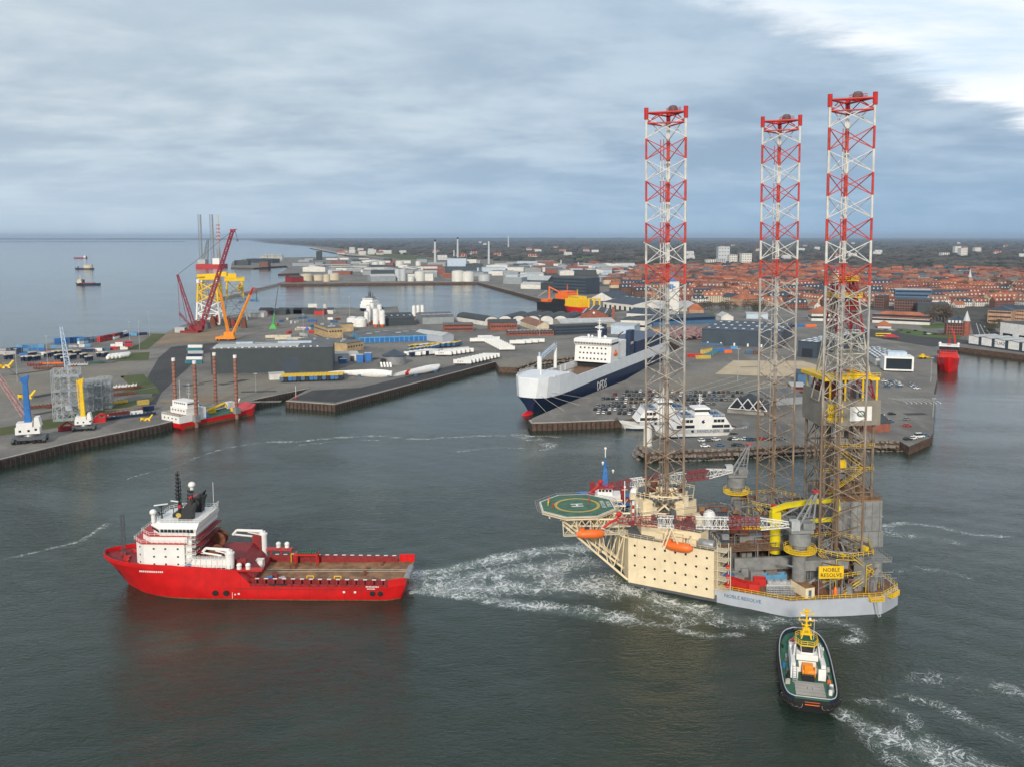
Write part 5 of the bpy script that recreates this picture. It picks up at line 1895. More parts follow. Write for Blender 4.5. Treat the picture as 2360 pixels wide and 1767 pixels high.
# winch garage amidships with drums, ramps and cranes
wgm = MB('dark_red_paint')
wgm.bx(2.9, 17, -6.8, 6.8, 9.5, 11.6)
wgm.loft([[(2.9, -7.2, 9.5), (2.9, 7.2, 9.5), (2.9, 7.2, 11.6), (2.9, -7.2, 11.6)], [(-1.4, -6.4, 4.4), (-1.4, 6.4, 4.4), (-1.4, 6.4, 6.0), (-1.4, -6.4, 6.0)]])
wgm.bx(1, 3.4, -7.4, -6.2, 9, 14)
wgm.bx(1, 3.4, 6.0, 7.0, 9, 11.6)
wg = wgm.build('winch_house', ah)
for x, y, z, r2_, L_ in ((12.2, -3.6, 14.2, 2.4, 2.6), (10.6, 3.6, 12.8, 1.6, 3.4), (14.4, 4.0, 12.7, 1.5, 2.4), (13.8, 0, 12.6, 1.4, 1.8)):
	b = MB('rust')
	b.T = Matrix.Translation((x, y, z)) @ Matrix.Rotation(pi / 2, 4, 'X')
	b.lathe([(r2_, -L_ / 2), (r2_, -L_ / 2 + .18), (r2_ * .7, -L_ / 2 + .2), (r2_ * .7, L_ / 2 - .2), (r2_, L_ / 2 - .18), (r2_, L_ / 2)], 20)
	for k in range(10):
		a = 2 * pi * k / 10
		b.tube((r2_ * .2 * cos(a), r2_ * .2 * sin(a), L_ / 2 + .05), (r2_ * .95 * cos(a), r2_ * .95 * sin(a), L_ / 2 + .05), .09, 4)
	b.build('winch_drum', wg)
sb = MB('white_paint')      # side passage bulwark and stairs below the bridge
sb.rail([(18.5, 9.4, 9.5), (14, 9.6, 9.5), (4.5, 9.6, 9.5)], 1.2, .06, 1.2)
sb.bx(6, 15.5, 8.0, 8.2, 9.5, 12.0)
for i in range(6):
	sb.bx(7 + i * 1.5, 7.15 + i * 1.5, 7.6, 8.4, 9.5, 12.1)
sb.bx(5.6, 15.8, 6.9, 8.6, 12.0, 12.2)
sb.stair((17.8, 8.8, 9.6), (15.4, 8.8, 12.2), .8, .06)
sb.rail([(5.6, 8.6, 12.2), (15.8, 8.6, 12.2)], 1.0, .05, 1.2)
sb.build('side_passage', ah)
for px_, py_, pz, bx2, by2, bz2 in ((4.9, 8.3, 9.5, 13.0, 7.2, 14.2), (.9, -8.0, 9.3, 9.3, -7.0, 14.6)):
	k_ = bpy.data.objects.new('deck_crane', None)
	COL.objects.link(k_)
	k_.parent = ah
	b = MB('white_paint')
	b.cyl((px_, py_, pz - (4 if py_ < 0 else 0)), 1.15, 4.4 + (4 if py_ < 0 else 0), 14)
	b.cyl((px_, py_, pz + 4.4), 1.3, .5, 14)
	b.build('crane_pedestal', k_)
	b = MB('white_paint')
	tp_ = Vector((px_, py_, pz + 5.6))
	e1_ = Vector((bx2, by2, bz2))
	b.tube((px_, py_, pz + 4.6), tp_, .8, 8)
	b.tube(tp_, e1_ + Vector((-1.2, 0, 1.0)), .55, 8, .4)
	b.tube(e1_ + Vector((-1.2, 0, 1.0)), e1_ + Vector((0, 0, -.6)), .4, 8)
	b.tube(e1_ + Vector((0, 0, -.4)), Vector((px_ + 2.2, py_, pz + 3.8)), .3, 6)
	b.tube(tp_ + Vector((.4, 0, -1.2)), tp_.lerp(e1_, .5), .2, 6)
	b.build('crane_boom', k_)
for x, y in ((-.2, 8.8), (2.2, 8.9), (-3.5, -8.3), (-6, -8.3)):
	b = MB('lamp_white')
	b.ball((x, y, 10.6), .75, 10, 6, (1, 1, .95))
	b.cyl((x, y, 9.4), .65, 1.2, 10)
	b.build('liferaft_canister', ah)
b = MB('red_paint')
b.bx(-4.2, 3, 7.6, 9.6, 8.9, 9.4)
b.bx(-7.5, 2, -9.4, -7.4, 8.6, 9.0)
for x in (-7, -4, -1):
	b.tube((x, -9.2, 4.3), (x, -9.2, 8.6), .2, 5)
b.build('raft_platform', ah)
b = MB('red_paint')          # dark red gantry and grey bottle rack on the far side of the deck
b.bx(-15.5, -8.6, -8.3, -5.6, 7.6, 8.2)
for x in (-15.2, -9):
	for y in (-8, -5.9):
		b.tube((x, y, 4.3), (x, y, 7.6), .22, 5)
b.build('deck_gantry', ah)
b = MB('green_deck')
for i in range(8):
	b.tube((-14.8 + i * .75, -7.9, 8.6), (-14.8 + i * .75, -6, 8.6), .32, 8)
b.build('bottle_rack', ah)
b = MB('white_paint')
b.bx(-1.5, .5, -1.5, .6, 6.1, 8.6)
b.build('control_cabin', ah)
b = MB('rope')
for k in (-1.0, .9):
	b.tube((-2, k, 5), (-42, k * .6, 5.6), .07, 5)
b.build('tow_wire', ah)
for i, (x, y) in enumerate(((-6, 4), (-9, -3), (-5, 5.8), (-8.6, 6.2))):
	b = MB(('dark_red_paint', 'rust', 'blue_paint', 'light_grey_paint')[i])
	b.box((x, y, 5), (1.6, 1.2, 1.3), .2 * i)
	b.build('deck_locker', ah)
b = MB('blue_paint')
b.cyl((16.2, 8.9, 9.5), .5, 1.1, 8)
b.build('blue_drum', ah)
LRT = random.Random(8)
# ---- harbour tug, seen from astern
xs_, ys_ = P(1870, 1640, 0)
dirx, diry = .235, .972
Lt = 28.6
tg = thing('tugboat', 'dark green and white harbour tug with yellow mast and orange towing winch', 'tugboat', (xs_ + dirx * Lt / 2, ys_ + diry * Lt / 2, 0), atan2(diry, dirx))
tg.scale = (.9, .93, 1)
TS = [(-15.6, -16.5, 3.2, 4.0, 2.6), (-14.5, -15.2, 4.61, 5.26, 2.6), (-11, -11.3, 5.36, 5.92, 2.6), (-4, -4, 5.64, 6.11, 2.7), (4, 4, 5.45, 6.11, 3.1), (10, 10.6, 4.14, 5.55, 3.7), (13.6, 14.6, 2.4, 4.2, 4.2), (15.2, 16.4, .6, 1.9, 4.5)]
TS = dens(TS)
hull(TS, 'black_paint', tg, -2, True)
bulwark(TS, 1.0, 'navy_hull', tg, .25)
deck_sheet(TS, 'green_deck', tg, .4)
b = MB('light_grey_paint')
cp_ = [(s_[1], -s_[3] + .1, s_[4] + 1.02) for s_ in TS] + [(s_[1], s_[3] - .1, s_[4] + 1.02) for s_ in reversed(TS)]
b.path(cp_ + [cp_[0]], .13, 5)
b.build('bulwark_cap', tg)
for i in range(18):
	b = MB(LRT.choice(('dark_grey_paint', 'rubber', 'white_paint', 'steel', 'rope', 'dark_green')))
	x, sg_ = LRT.uniform(-13, 10), LRT.choice((-1, 1))
	b.box((x, sg_ * LRT.uniform(4.3, 5.2), 3.1 + .05 * max(0, x)), (LRT.uniform(.4, 1.6), LRT.uniform(.3, .8), LRT.uniform(.4, 1.1)))
	b.build('deck_fitting', tg)
fe = MB('rubber')
pts = [(s_[1], -s_[3] - .1, s_[4] - .2) for s_ in TS] + [(s_[1], s_[3] + .1, s_[4] - .2) for s_ in reversed(TS)]
fe.path(pts + [pts[0]], .55, 8)
fe.build('rubber_fender', tg)
ty = MB('rubber')
def tyre(x, y, z, a):
	b = MB('rubber')
	b.T = Matrix.Translation((x, y, z)) @ Matrix.Rotation(a, 4, 'Z') @ Matrix.Rotation(pi / 2, 4, 'Y')
	b.lathe([(.3, -.22), (.62, -.2), (.68, 0), (.62, .2), (.3, .22)], 10)
	b.mat('rope').lathe([(.66, -.06), (.72, -.05), (.72, .05), (.66, .06)], 10)
	return b.build('tyre_fender', tg)
for sg_ in (-1, 1):
	for i in range(7):
		t_ = i / 6
		x, y = -16.6 + 3.2 * t_ ** 1.4, sg_ * (2.5 + 3.4 * t_ ** .7)
		tyre(x - .25, y + sg_ * .25, 1.9, atan2(sg_ * (.2 + t_), -1.2))
	for i in range(5):
		tyre(1.5 + i * 1.1, sg_ * 6.5, 2.2, pi / 2)
b = MB('orange_paint')
b.bx(-17.0, -16.6, -1.6, 1.6, 2.0, 2.7)
b.build('stern_board', tg)
b = MB('concrete')
b.bx(-14.0, -7.6, -3.3, 3.3, 2.66, 2.9)
wdk = b.build('wooden_work_deck', tg)
b = MB('dark_grey_paint')
for i in range(4):
	b.bx(-12.8 + i * 1.5, -12.75 + i * 1.5, -3.4, 3.4, 2.9, 2.915)
for y in (-.55, .55):
	b.bx(-11.4, -10.2, y - .06, y + .06, 2.92, 2.94)
b.build('hatch_seam', wdk)
hs_ = MB('white_paint')
hp = [(-6.2, -4.0), (-6.2, -2.3), (-2.6, -2.2), (-2.6, 2.2), (-6.2, 2.3), (-6.2, 4.0), (5.5, 3.8), (8.5, 2.2), (8.5, -2.2), (5.5, -3.8)]
hs_.prism(list(reversed(hp)), 2.8, 5.4)
hso = hs_.build('deckhouse', tg)
b = MB('green_deck')
b.prism([(x * .97, y * .93) for x, y in reversed(hp)], 5.42, 5.5)
b.build('boat_deck', hso)
b = MB('white_paint')
b.prism([(-2.4, -2.5), (3.5, -2.5), (5, -1.5), (5, 1.5), (3.5, 2.5), (-2.4, 2.5)], 5.5, 6.8)
b.build('upper_house', tg)
b = MB('white_paint')
wp4 = [(.4, -1.5), (.4, 1.5), (2.4, 2.5), (5.6, 2.5), (7.0, 1.3), (7.0, -1.3), (5.6, -2.5), (2.4, -2.5)]
WX = .6
sc_ = lambda k: [(WX + (x - 3.4) * k * .85, y * k * .9) for x, y in reversed(wp4)]
b.prism(sc_(1.0), 6.8, 7.2)
who2 = b.build('wheelhouse', tg)
b = MB('glass')
b.prism(sc_(.99), 7.2, 8.8, sc_(1.12))
b.build('wheelhouse_glazing', who2)
b = MB('white_paint')
for (x, y) in wp4:
	b.tube((WX + (x - 3.4) * .85, y * .9, 7.2), (WX + (x - 3.4) * .97, y * 1.03, 8.8), .09, 5)
b.build('window_frame', who2)
b = MB('yellow_paint')
b.prism(sc_(1.18), 8.8, 9.0)
b.rail([(x, y, 9.0) for x, y in sc_(1.12)], .9, .07, 1.4, True)
ro = b.build('wheelhouse_roof', who2)
b = MB('green_deck')
b.prism(sc_(1.08), 9.01, 9.06)
b.build('roof_deck', ro)
b = MB('yellow_paint')
mt_z = lambda z: 9 + (z - 10.2) * .57
for sg_ in (-1, 1):
	b.tube((2.6, sg_ * 1.2, 9), (2.4, sg_ * .4, mt_z(14.4)), .22, 6)
	b.tube((1.2, sg_ * 1.2, 9), (2.2, sg_ * .4, mt_z(14.4)), .18, 6)
b.bx(1.4, 3.0, -1.4, 1.4, mt_z(11.8), mt_z(12.6))
b.bx(1.8, 2.9, -.9, .9, mt_z(13.5), mt_z(14.1))
b.tube((2.3, 0, mt_z(13.5)), (2.3, 0, mt_z(22.2)), .24, 6, .14)
for z, w_ in ((15.4, 1.0), (17.4, 1.7), (20.2, 1.6), (21.4, .7)):
	z = mt_z(z)
	b.tube((2.3, -w_, z), (2.3, w_, z), .13, 5)
	b.box((2.3, 0, z), (.6, .8, .4))
	for k in (-1, 1):
		b.box((2.3, k * w_, z + .2), (.25, .25, .5))
b.build('mast', tg)
b = MB('lamp_white')
b.box((2.6, .9, mt_z(19.3)), (.3, 1.0, .2))
b.box((2.2, -.8, mt_z(18.2)), (.5, .5, .4))
b.tube((1.4, -1.7, 9), (1.4, -1.7, 13.6), .05, 4)
b.build('radar_scanner', tg)
for sg_ in (-1, 1):
	b = MB('steel')
	b.tube((-1.8, sg_ * 3.1, 5.4), (-.6, sg_ * 2.7, 8.4), .5, 8, .42)
	b.tube((-.6, sg_ * 2.7, 8.4), (-.3, sg_ * 2.5, 8.8), .4, 8)
	b.build('exhaust_stack', tg)
	b = MB('white_paint')
	b.bx(-6, 1.5, sg_ * 3.4 - .5, sg_ * 3.4 + .5, 5.5, 6.3)
	b.bx(2.6, 4.2, sg_ * 3.2 - .6, sg_ * 3.2 + .6, 5.5, 6.8)
	b.build('deck_locker', tg)
	b = MB('red_paint')
	b.box((5.0, sg_ * 2.9, 7.0), (.6, .6, .6))
	b.tube((5.0, sg_ * 2.9, 5.4), (5.0, sg_ * 2.9, 7.0), .2, 6)
	b.build('fire_monitor', tg)
b = MB('crane_orange')
b.box((-4.0, 0, 4.2), (1.6, 2.4, 2.4))
b.box((-4.8, .4, 4.7), (1.5, 1.3, 1.8), .3)
b.T = Matrix.Translation((-4.8, -.2, 3.9)) @ Matrix.Rotation(pi / 2, 4, 'X')
b.lathe([(1.2, -1.5), (1.2, -1.3), (.7, -1.28), (.7, 1.28), (1.2, 1.3), (1.2, 1.5)], 14)
b.build('towing_winch', tg)
b = MB('black_paint')
b.bx(-6.9, -6.3, -1.4, 1.4, 2.7, 3.6)
b.tube((-6.6, -1.4, 3.8), (-6.6, 1.4, 3.8), .28, 8)
b.build('towing_bitt', tg)
b = MB('galvanised')
b.stair((-8.2, 3.1, 2.8), (-6.2, 3.1, 5.5), .9, .07)
b.build('deck_stair', tg)
for x, y, m_ in ((-7.5, -4.6, 'orange_paint'), (-9, 4.7, 'rope'), (-9.5, -4.9, 'lamp_white'), (-6.8, 4.6, 'rubber'), (-12.4, -4.4, 'lamp_white'), (-1, 5.2, 'blue_paint')):
	b = MB(m_)
	b.cyl((x, y, 2.7), .45, 1.0, 8)
	b.build('rope_bin', tg)
b = MB('lamp_white')
b.ball((6.4, 2.0, 6.4), .5, 8, 6)
b.cyl((6.4, 2.0, 5.4), .25, .9, 6)
b.build('searchlight', tg)
b = MB('white_paint')
b.rail([(-6.1, 3.9, 5.5), (5.4, 3.7, 5.5), (8.3, 2.2, 5.5), (8.3, -2.2, 5.5), (5.4, -3.7, 5.5), (-6.1, -3.9, 5.5)], 1.0, .05, 1.4)
b.build('railing', tg)
b = MB('steel')
b.bx(11.5, 13.2, -1.4, 1.4, 4.1, 5.3)
b.tube((12.4, -1.6, 5.0), (12.4, 1.6, 5.0), .6, 10)
b.build('bow_winch', tg)
# ---- blue tug behind the helideck
x, y = P(1392, 1168, 0)
bt_ = thing('tugboat', 'blue tug with white wheelhouse, red roof and tall blue mast behind the helideck', 'tugboat', (x + 4, y, 0), R(176))
BS = [(-13, -14, 3.5, 4.5, 2.2), (-8, -8.4, 5, 5.6, 2.3), (4, 4, 5, 5.6, 2.8), (10, 11, 3, 4.4, 3.6), (13, 14.4, .4, 1.0, 4.2)]
hull(BS, 'navy_hull', bt_, -2)
bulwark(BS, 1.0, 'blue_paint', bt_)
deck_sheet(BS, 'dark_red_paint', bt_)
b = MB('white_paint')
b.bx(-2, 7.5, -3.4, 3.4, 2.6, 5.4)
b.bx(1, 6.5, -2.6, 2.6, 5.4, 8.0)
hb = b.build('wheelhouse', bt_)
wins(hb, .9, .9, row((1.2, 2.63), (6.3, 2.63), 4, 7.1) + row((6.53, -2.3), (6.53, 2.3), 4, 7.1), 'glass')
b = MB('red_paint')
b.bx(.6, 7, -3, 3, 8.0, 8.3)
b.build('roof', bt_)
b = MB('blue_paint')
b.loft([[(2.6, -1.2, 8.3), (5, -1.2, 8.3), (5, 1.2, 8.3), (2.6, 1.2, 8.3)], [(3.2, -.4, 15.5), (4.2, -.4, 15.5), (4.2, .4, 15.5), (3.2, .4, 15.5)]])
b.tube((3.7, 0, 15), (3.7, 0, 19), .3, 6, .2)
for z in (11, 13.4, 15.6):
	b.tube((3.7, -1.8, z), (3.7, 1.8, z), .18, 5)
	b.tube((2.2, 0, z + .4), (5.2, 0, z + .4), .15, 5)
b.build('mast', bt_)
b = MB('white_paint')
b.tube((3.7, 0, 19), (3.7, 0, 22.2), .2, 6)
b.build('topmast', bt_)
for z, x in ((21.8, 3.7), (13.4, .8), (16.4, 4.6)):
	dome(x, 0, z, .5, bt_)
b = MB('dark_red_paint')
b.bx(7.4, 9.2, -1.2, 1.2, 3, 9.4)
b.build('exhaust_casing', bt_)
b = MB('dark_red_paint')
b.bx(-3.6, -2, -2.4, -1.0, 2.6, 8)
b.build('funnel', bt_)
b = MB('blue_paint')
b.bx(9, 13, -1.5, 1.5, 4.2, 5.4)
b.build('bow_fender', bt_)
# ---- roll-on roll-off freight ship
ax_ = Vector((.452, .892, 0)).normalized()
Lr = 226.0
bow = Vector((8.6, 486.5, 0))
mid_ = bow + ax_ * (Lr / 2)
ro = thing('freight_ship', 'large navy and white roll-on roll-off freight ship moored at the quay', 'ship', mid_, atan2(-ax_.y, -ax_.x))
RS = [(-113, -113, 12.8, 13, 10.4), (-60, -60, 13, 13, 10.4), (40, 40, 13, 13, 10.2), (72, 74, 11.6, 13, 9.6), (92, 95, 7.4, 12, 9.2), (103, 107, 3.4, 9.4, 9.2), (109, 112.5, .8, 5.2, 9.6)]
hull(RS, 'navy_hull', ro, -2, True)
US = [(-113, -113, 13, 13, 17.6), (-60, -60, 13, 13, 17.6), (30, 30, 13, 13, 17.2), (70, 70, 13, 13, 17.2), (80, 80, 12.9, 13, 20.4), (95, 95, 12, 12.4, 20.8), (107, 106.5, 9.4, 10.4, 20.9), (112.5, 111.5, 5.2, 6.6, 20.6)]
b = MB('ship_grey_blue')
material('ship_white', (.70, .74, .77), .5, 0, .05, .2, .12)
b = MB('ship_white')
zb_ = [10.4, 10.4, 10.25, 9.7, 9.5, 9.2, 9.2, 9.6]
for sg_ in (-1, 1):
	for i in range(len(US) - 1):
		p, q = US[i], US[i + 1]
		th = .5
		a = [(p[0], sg_ * p[2], zb_[i]), (p[1], sg_ * p[3], p[4]), (p[1], sg_ * (p[3] - th), p[4]), (p[0], sg_ * (p[2] - th), zb_[i])]
		c = [(q[0], sg_ * q[2], zb_[i + 1]), (q[1], sg_ * q[3], q[4]), (q[1], sg_ * (q[3] - th), q[4]), (q[0], sg_ * (q[2] - th), zb_[i + 1])]
		b.loft([a, c], True, True)
e = US[-1]
b.loft([[(e[0], -e[2], 9.6), (e[0], e[2], 9.6), (e[1], e[3], e[4]), (e[1], -e[3], e[4])], [(e[0] + .9, -3.2, 9.7), (e[0] + .9, 3.2, 9.7), (e[1] + .6, 4.4, e[4] - .5), (e[1] + .6, -4.4, e[4] - .5)]])
b.build('topside', ro)
b = MB('ship_white')
b.prism([(78, -12.6), (95, -12.0), (106.5, -10.1), (111.5, -6.4), (111.5, 6.4), (106.5, 10.1), (95, 12.0), (78, 12.6)], 18.6, 20.2)
b.build('bow_cover', ro)
b = MB('green_deck')
b.bx(5, 77, -12.4, 12.4, 12.6, 12.9)
b.bx(-112, 5, -12.4, 12.4, 16.6, 16.9)
ro_d = b.build('weather_deck', ro)
b = MB('rust_deck')
b.bx(8, 74, -12.3, 12.3, 12.92, 12.96)
b.build('trailer_lane', ro_d)
b = MB('red_hull')
b.ball((112, 0, -.6), 2.6, 12, 8, (2.6, 1, .9))
b.build('bulbous_bow', ro)
_n0 = set(o.name for o in ro.children)
b = MB('white_paint')
fr_ = [(14, 20.4), (29.5, 20.4), (28.0, 31.6), (14, 31.6)]
b.loft([[(x, -12.9, z) for x, z in fr_], [(x, 12.9, z) for x, z in fr_]])
b.bx(-6, 14.2, -11.0, 11.0, 17, 32.5)
acb = b.build('accommodation', ro)
wl = []
for r2_, (z, n_, w2) in enumerate(((29.6, 7, 1), (26.2, 8, 1), (22.6, 8, 1))):
	for i in range(n_):
		wl.append((28.3 + (30 - z) * .16, -10.4 + 20.8 * (i + .5) / n_, z, R(90)))
wins(acb, 1.05, 1.05, wl)
b = MB('white_paint')
b.bx(15, 29.6, -13.4, 13.4, 33.4, 35.4)
b.bx(15, 29.0, -12.9, 12.9, 31.6, 32.1)
b.bx(16, 28.2, -13.2, 13.2, 35.4, 35.8)
bro = b.build('bridge', acb)
b = MB('glass')
b.bx(15.2, 29.3, -13.1, 13.1, 32.1, 33.4)
b.build('bridge_glazing', bro)
b = MB('white_paint')
for i in range(24):
	y = -13 + i * 26 / 23
	b.bx(29.3, 29.42, y - .15, y + .15, 32.1, 33.4)
b.build('window_mullions', bro)
mast_tree(22, 2, 35.8, 13, 'white_paint', ro, 5, .6)
b = MB('white_paint')
b.box((22, 2, 43), (2.4, 5.5, .6))
b.cyl((22, 2, 35.8), 1.2, 5, 10)
b.build('mast_house', ro)
for x, y in ((25, -2), (25, -4.4), (24, 6.6), (26, 8), (21, -6.2)):
	dome(x, y, 36.4, .8, ro)
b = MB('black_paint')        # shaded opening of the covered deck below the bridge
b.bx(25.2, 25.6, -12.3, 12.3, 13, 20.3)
b.build('deck_portal', ro)
b = MB('navy_hull')
b.loft([[(-19, -12.4, 17), (-8, -12.4, 17), (-8, -8.2, 17), (-19, -8.2, 17)], [(-20.5, -12.0, 38), (-12.5, -12.0, 38), (-12.5, -8.6, 38), (-20.5, -8.6, 38)]])
b.build('funnel', ro)
b = MB('navy_hull')
b.loft([[(-19, 8.2, 17), (-8, 8.2, 17), (-8, 12.4, 17), (-19, 12.4, 17)], [(-20.5, 8.6, 38), (-12.5, 8.6, 38), (-12.5, 12.0, 38), (-20.5, 12.0, 38)]])
fo_ = b.build('funnel', ro)
text('funnel_lettering', 'DFDS', 2.6, fo_, (-14.9, 12.43, 29), (pi / 2, 0, pi), 'marking_white', .03, sx=.9)
for o in ro.children:          # the house stands this far forward of midships
	if o.name not in _n0:
		o.location.x -= 16
		o.location.z -= 3.4
b = MB('navy_hull')
b.bx(-112, -41, -12.4, 12.4, 17, 25.5)
b.build('aft_garage', ro)
text('hull_lettering', 'DFDS', 7.8, ro, (29, 13.06, 5.0), (pi / 2, 0, pi), 'marking_white', .04, sx=.92)
b = MB('orange_paint')
b.ball((4.5, 12.6, 22.3), 1.6, 12, 8, (2.3, .9, 1))
b.bx(3, 5.6, 12.2, 13.2, 23.2, 24.6)
b.build('rescue_boat', ro)
b = MB('rust')
b.path([(-6, 10.6, 30.6), (-6, 11.6, 34), (-14, 11.6, 35)], .4, 6)
b.build('exhaust_gantry', ro)
cr_ = bpy.data.objects.new('deck_crane', None)
COL.objects.link(cr_)
cr_.parent = ro
b = MB('white_paint')
b.cyl((74, -10.6, 18), 1.5, 9.5, 12)
b.build('crane_pedestal', cr_)
b = MB('pale_blue_paint')
b.lattice((73, -10.6, 26.6), (48, -11.4, 32), 1.6, 1.6, 8, .25, .14)
b.tube((74, -10.6, 27), (74, -10.6, 30), .6, 6)
b.build('crane_jib', cr_)
b = MB('white_paint')
b.cyl((48, -11.6, 17), 1.1, 13, 10)
b.build('crane_rest', cr_)
b = MB('rope')
for p0, p1 in (((108, 6, 12), (96, 25, 4.4)), ((109, 4, 12), (115, 24, 4.4)), ((104, 10, 12), (74, 22, 4.4)), ((110, 0, 11), (122, 16, 4.4))):
	b.tube(p0, p1, .10, 5)
b.build('mooring_line', ro)
b = MB('white_paint')
b.tube((97, 1, 20), (97, 1, 30), .35, 6, .2)
b.tube((97, -1.5, 27), (97, 1.5, 27), .15, 5)
b.build('foremast', ro)
b = MB('marking_white')
for i in range(3):
	b.bx(82 + i * 9, 83.5 + i * 9, 12.4 - i * .6, 12.9 - i * .5, 20.4, 21.2)
b.build('fairlead', ro)
b = MB('ship_white')
for s_ in range(6):
	x = 30 + s_ * 7
	b.bx(x - .3, x + .3, -12.6, -12.2, 13, 17)
b.rail([(78, 12.4, 20.6), (95, 11.9, 20.8), (106, 9.8, 20.9)], 1.2, .09, 2)
b.rail([(78, -12.4, 20.6), (95, -11.9, 20.8), (106, -9.8, 20.9)], 1.2, .09, 2)
b.build('railing', ro)
# ---- two white island ferries
def ferry(label, loc, rz, first):
	t = thing('ferry', label, 'ferry', loc, rz, 'white island ferries at the ferry berths')
	FS = [(-21, -24, 3.6, 5.4, 4.0), (-15, -16, 5.8, 6.4, 2.6), (15, 16, 5.8, 6.4, 2.6), (21, 24, 3.6, 5.4, 4.0)]
	h = hull(FS, 'white_paint', t, -1.5)
	k = MB('navy_hull')
	k.loft([[(-20.6, -4, -.5), (-20.6, 4, -.5), (-21.0, 4.1, .7), (-21.0, -4.1, .7)], [(-15, -5.95, -.5), (-15, 5.95, -.5), (-15.2, 6.05, .7), (-15.2, -6.05, .7)], [(15, -5.95, -.5), (15, 5.95, -.5), (15.2, 6.05, .7), (15.2, -6.05, .7)], [(20.6, -4, -.5), (20.6, 4, -.5), (21, 4.1, .7), (21, -4.1, .7)]])
	k.build('boot_topping', h)
	d = MB('tank_grey')
	for y in (-6.45, 6.45):
		d.bx(-14, 14, y - .06, y + .06, 2.4, 4.4)
	d.build('car_deck_side', t)
	s = MB('white_paint')
	pr = [(-15.5, 4.4), (15.5, 4.4), (11.2, 10.4), (-11.2, 10.4)]
	s.loft([[(x, -6.2, z) for x, z in pr], [(x, 6.2, z) for x, z in pr]])
	s.bx(-4.5, 4.5, -6.4, 6.4, 4.4, 11.2)
	so = s.build('saloon', t)
	g_ = []
	for y in (-6.24, 6.24):
		for z, xs in ((8.5, (-10, -8.1, -6.2, 6.2, 8.1, 10)),):
			g_ += [(x, y, z, 0) for x in xs]
		wins(so, 3.0, 1.5, [(x, y, 5.7, 0) for x in (-12.2, -8.9, -5.6 - .4, 6, 8.9, 12.2)])
	wins(so, 1.65, 1.5, g_)
	wins(so, 1.3, 1.6, [(sg * 13.2, y, 7.2, R(90)) for sg in (-1, 1) for y in (-4, -1.3, 1.3, 4)])
	ds = MB('dull_blue')
	ds.bx(-11, 11, -6, 6, 10.42, 10.55)
	ds.build('sun_deck', so)
	rr = MB('white_paint')
	rr.rail([(-11, -6.1, 10.5), (11, -6.1, 10.5), (11, 6.1, 10.5), (-11, 6.1, 10.5)], 1.1, .06, 1.6, True)
	rr.rail([(-23, -5.2, 4.0), (-16, -6.2, 2.7)], 1.1, .06, 1.6)
	rr.rail([(23, -5.2, 4.0), (16, -6.2, 2.7)], 1.1, .06, 1.6)
	rr.build('railing', so)
	w2 = MB('white_paint')
	w2.frustum((0, 0), (8, 9), (6.6, 7), 11.2, 12.6)
	w2.frustum((0, 0), (8.4, 9.4), (7.4, 8.2), 14.0, 14.8)
	wo2 = w2.build('wheelhouse', t)
	gz = MB('glass')
	gz.frustum((0, 0), (6.8, 7.2), (8.0, 8.8), 12.6, 14.0)
	gz.build('wheelhouse_glazing', wo2)
	mast_tree(0, 0, 14.8, 6.2, 'white_paint', t, 4, .22)
	bn_ = MB('purple_stack')
	bn_ = MB('dull_blue')
	for x, y, sx_ in ((-8.6, 0, 1.2), (8.6, 0, 1.2), (-6.4, 3, 1.0), (6.4, 3, 1.0), (-6.4, -3, 1), (6.4, -3, 1)):
		bn_.box((x, y, 11.2), (sx_, 2.4, 1.3))
		bn_.build('deck_seat', t)
		bn_ = MB('dull_blue')
	e = MB('navy_hull')
	e.T = Matrix.Translation((0, -6.46, 8.2)) @ Matrix.Rotation(pi / 2, 4, 'X')
	e.add([(-.9, .5, 0), (.7, 1.1, 0), (.3, .3, 0), (.9, -.4, 0), (-.3, -1.0, 0), (-.9, -.3, 0)], [(0, 1, 2, 3, 4, 5)])
	e.T = Matrix.Translation((-5.4, -6.56, 3.45)) @ Matrix.Rotation(pi / 2, 4, 'X')
	e.add([(-.9, .5, 0), (.7, .8, 0), (.3, .3, 0), (.9, -.4, 0), (-.3, -.8, 0), (-.9, -.3, 0)], [(0, 1, 2, 3, 4, 5)])
	e.build('emblem', t)
	bd = MB('dark_grey_paint')
	bd.bx(10.4, 13.6, -6.56, -6.52, 2.6, 4.2)
	bd.build('door_recess', t)
	text('lettering', 'FANØLINJEN', 2.0, t, (2.6, -6.54, 3.35), (pi / 2, 0, 0), 'navy_hull', .02)
	for sg in (-1, 1):
		rp = MB('steel')
		rp.loft([[(sg * 23.9, -4.2, 3.9), (sg * 23.9, 4.2, 3.9), (sg * 24.1, 4.2, 4.1), (sg * 24.1, -4.2, 4.1)], [(sg * 24.8, -4.0, 6.0), (sg * 24.8, 4.0, 6.0), (sg * 25, 4.0, 6.0), (sg * 25, -4.0, 6.0)]])
		rp.build('bow_ramp', t)
	return t
fx, fy = P(1622, 1008, 0)
f2_ = ferry('white ferry with sloping ends lying just behind the car pier', (fx - 1, fy + 6.5, 0), R(6), True)
fx, fy = P(1520, 990, 0)
ferry('white ferry with sloping ends behind the left rig leg by the brown quay', (fx + 3, fy + 7, 0), R(4), False)
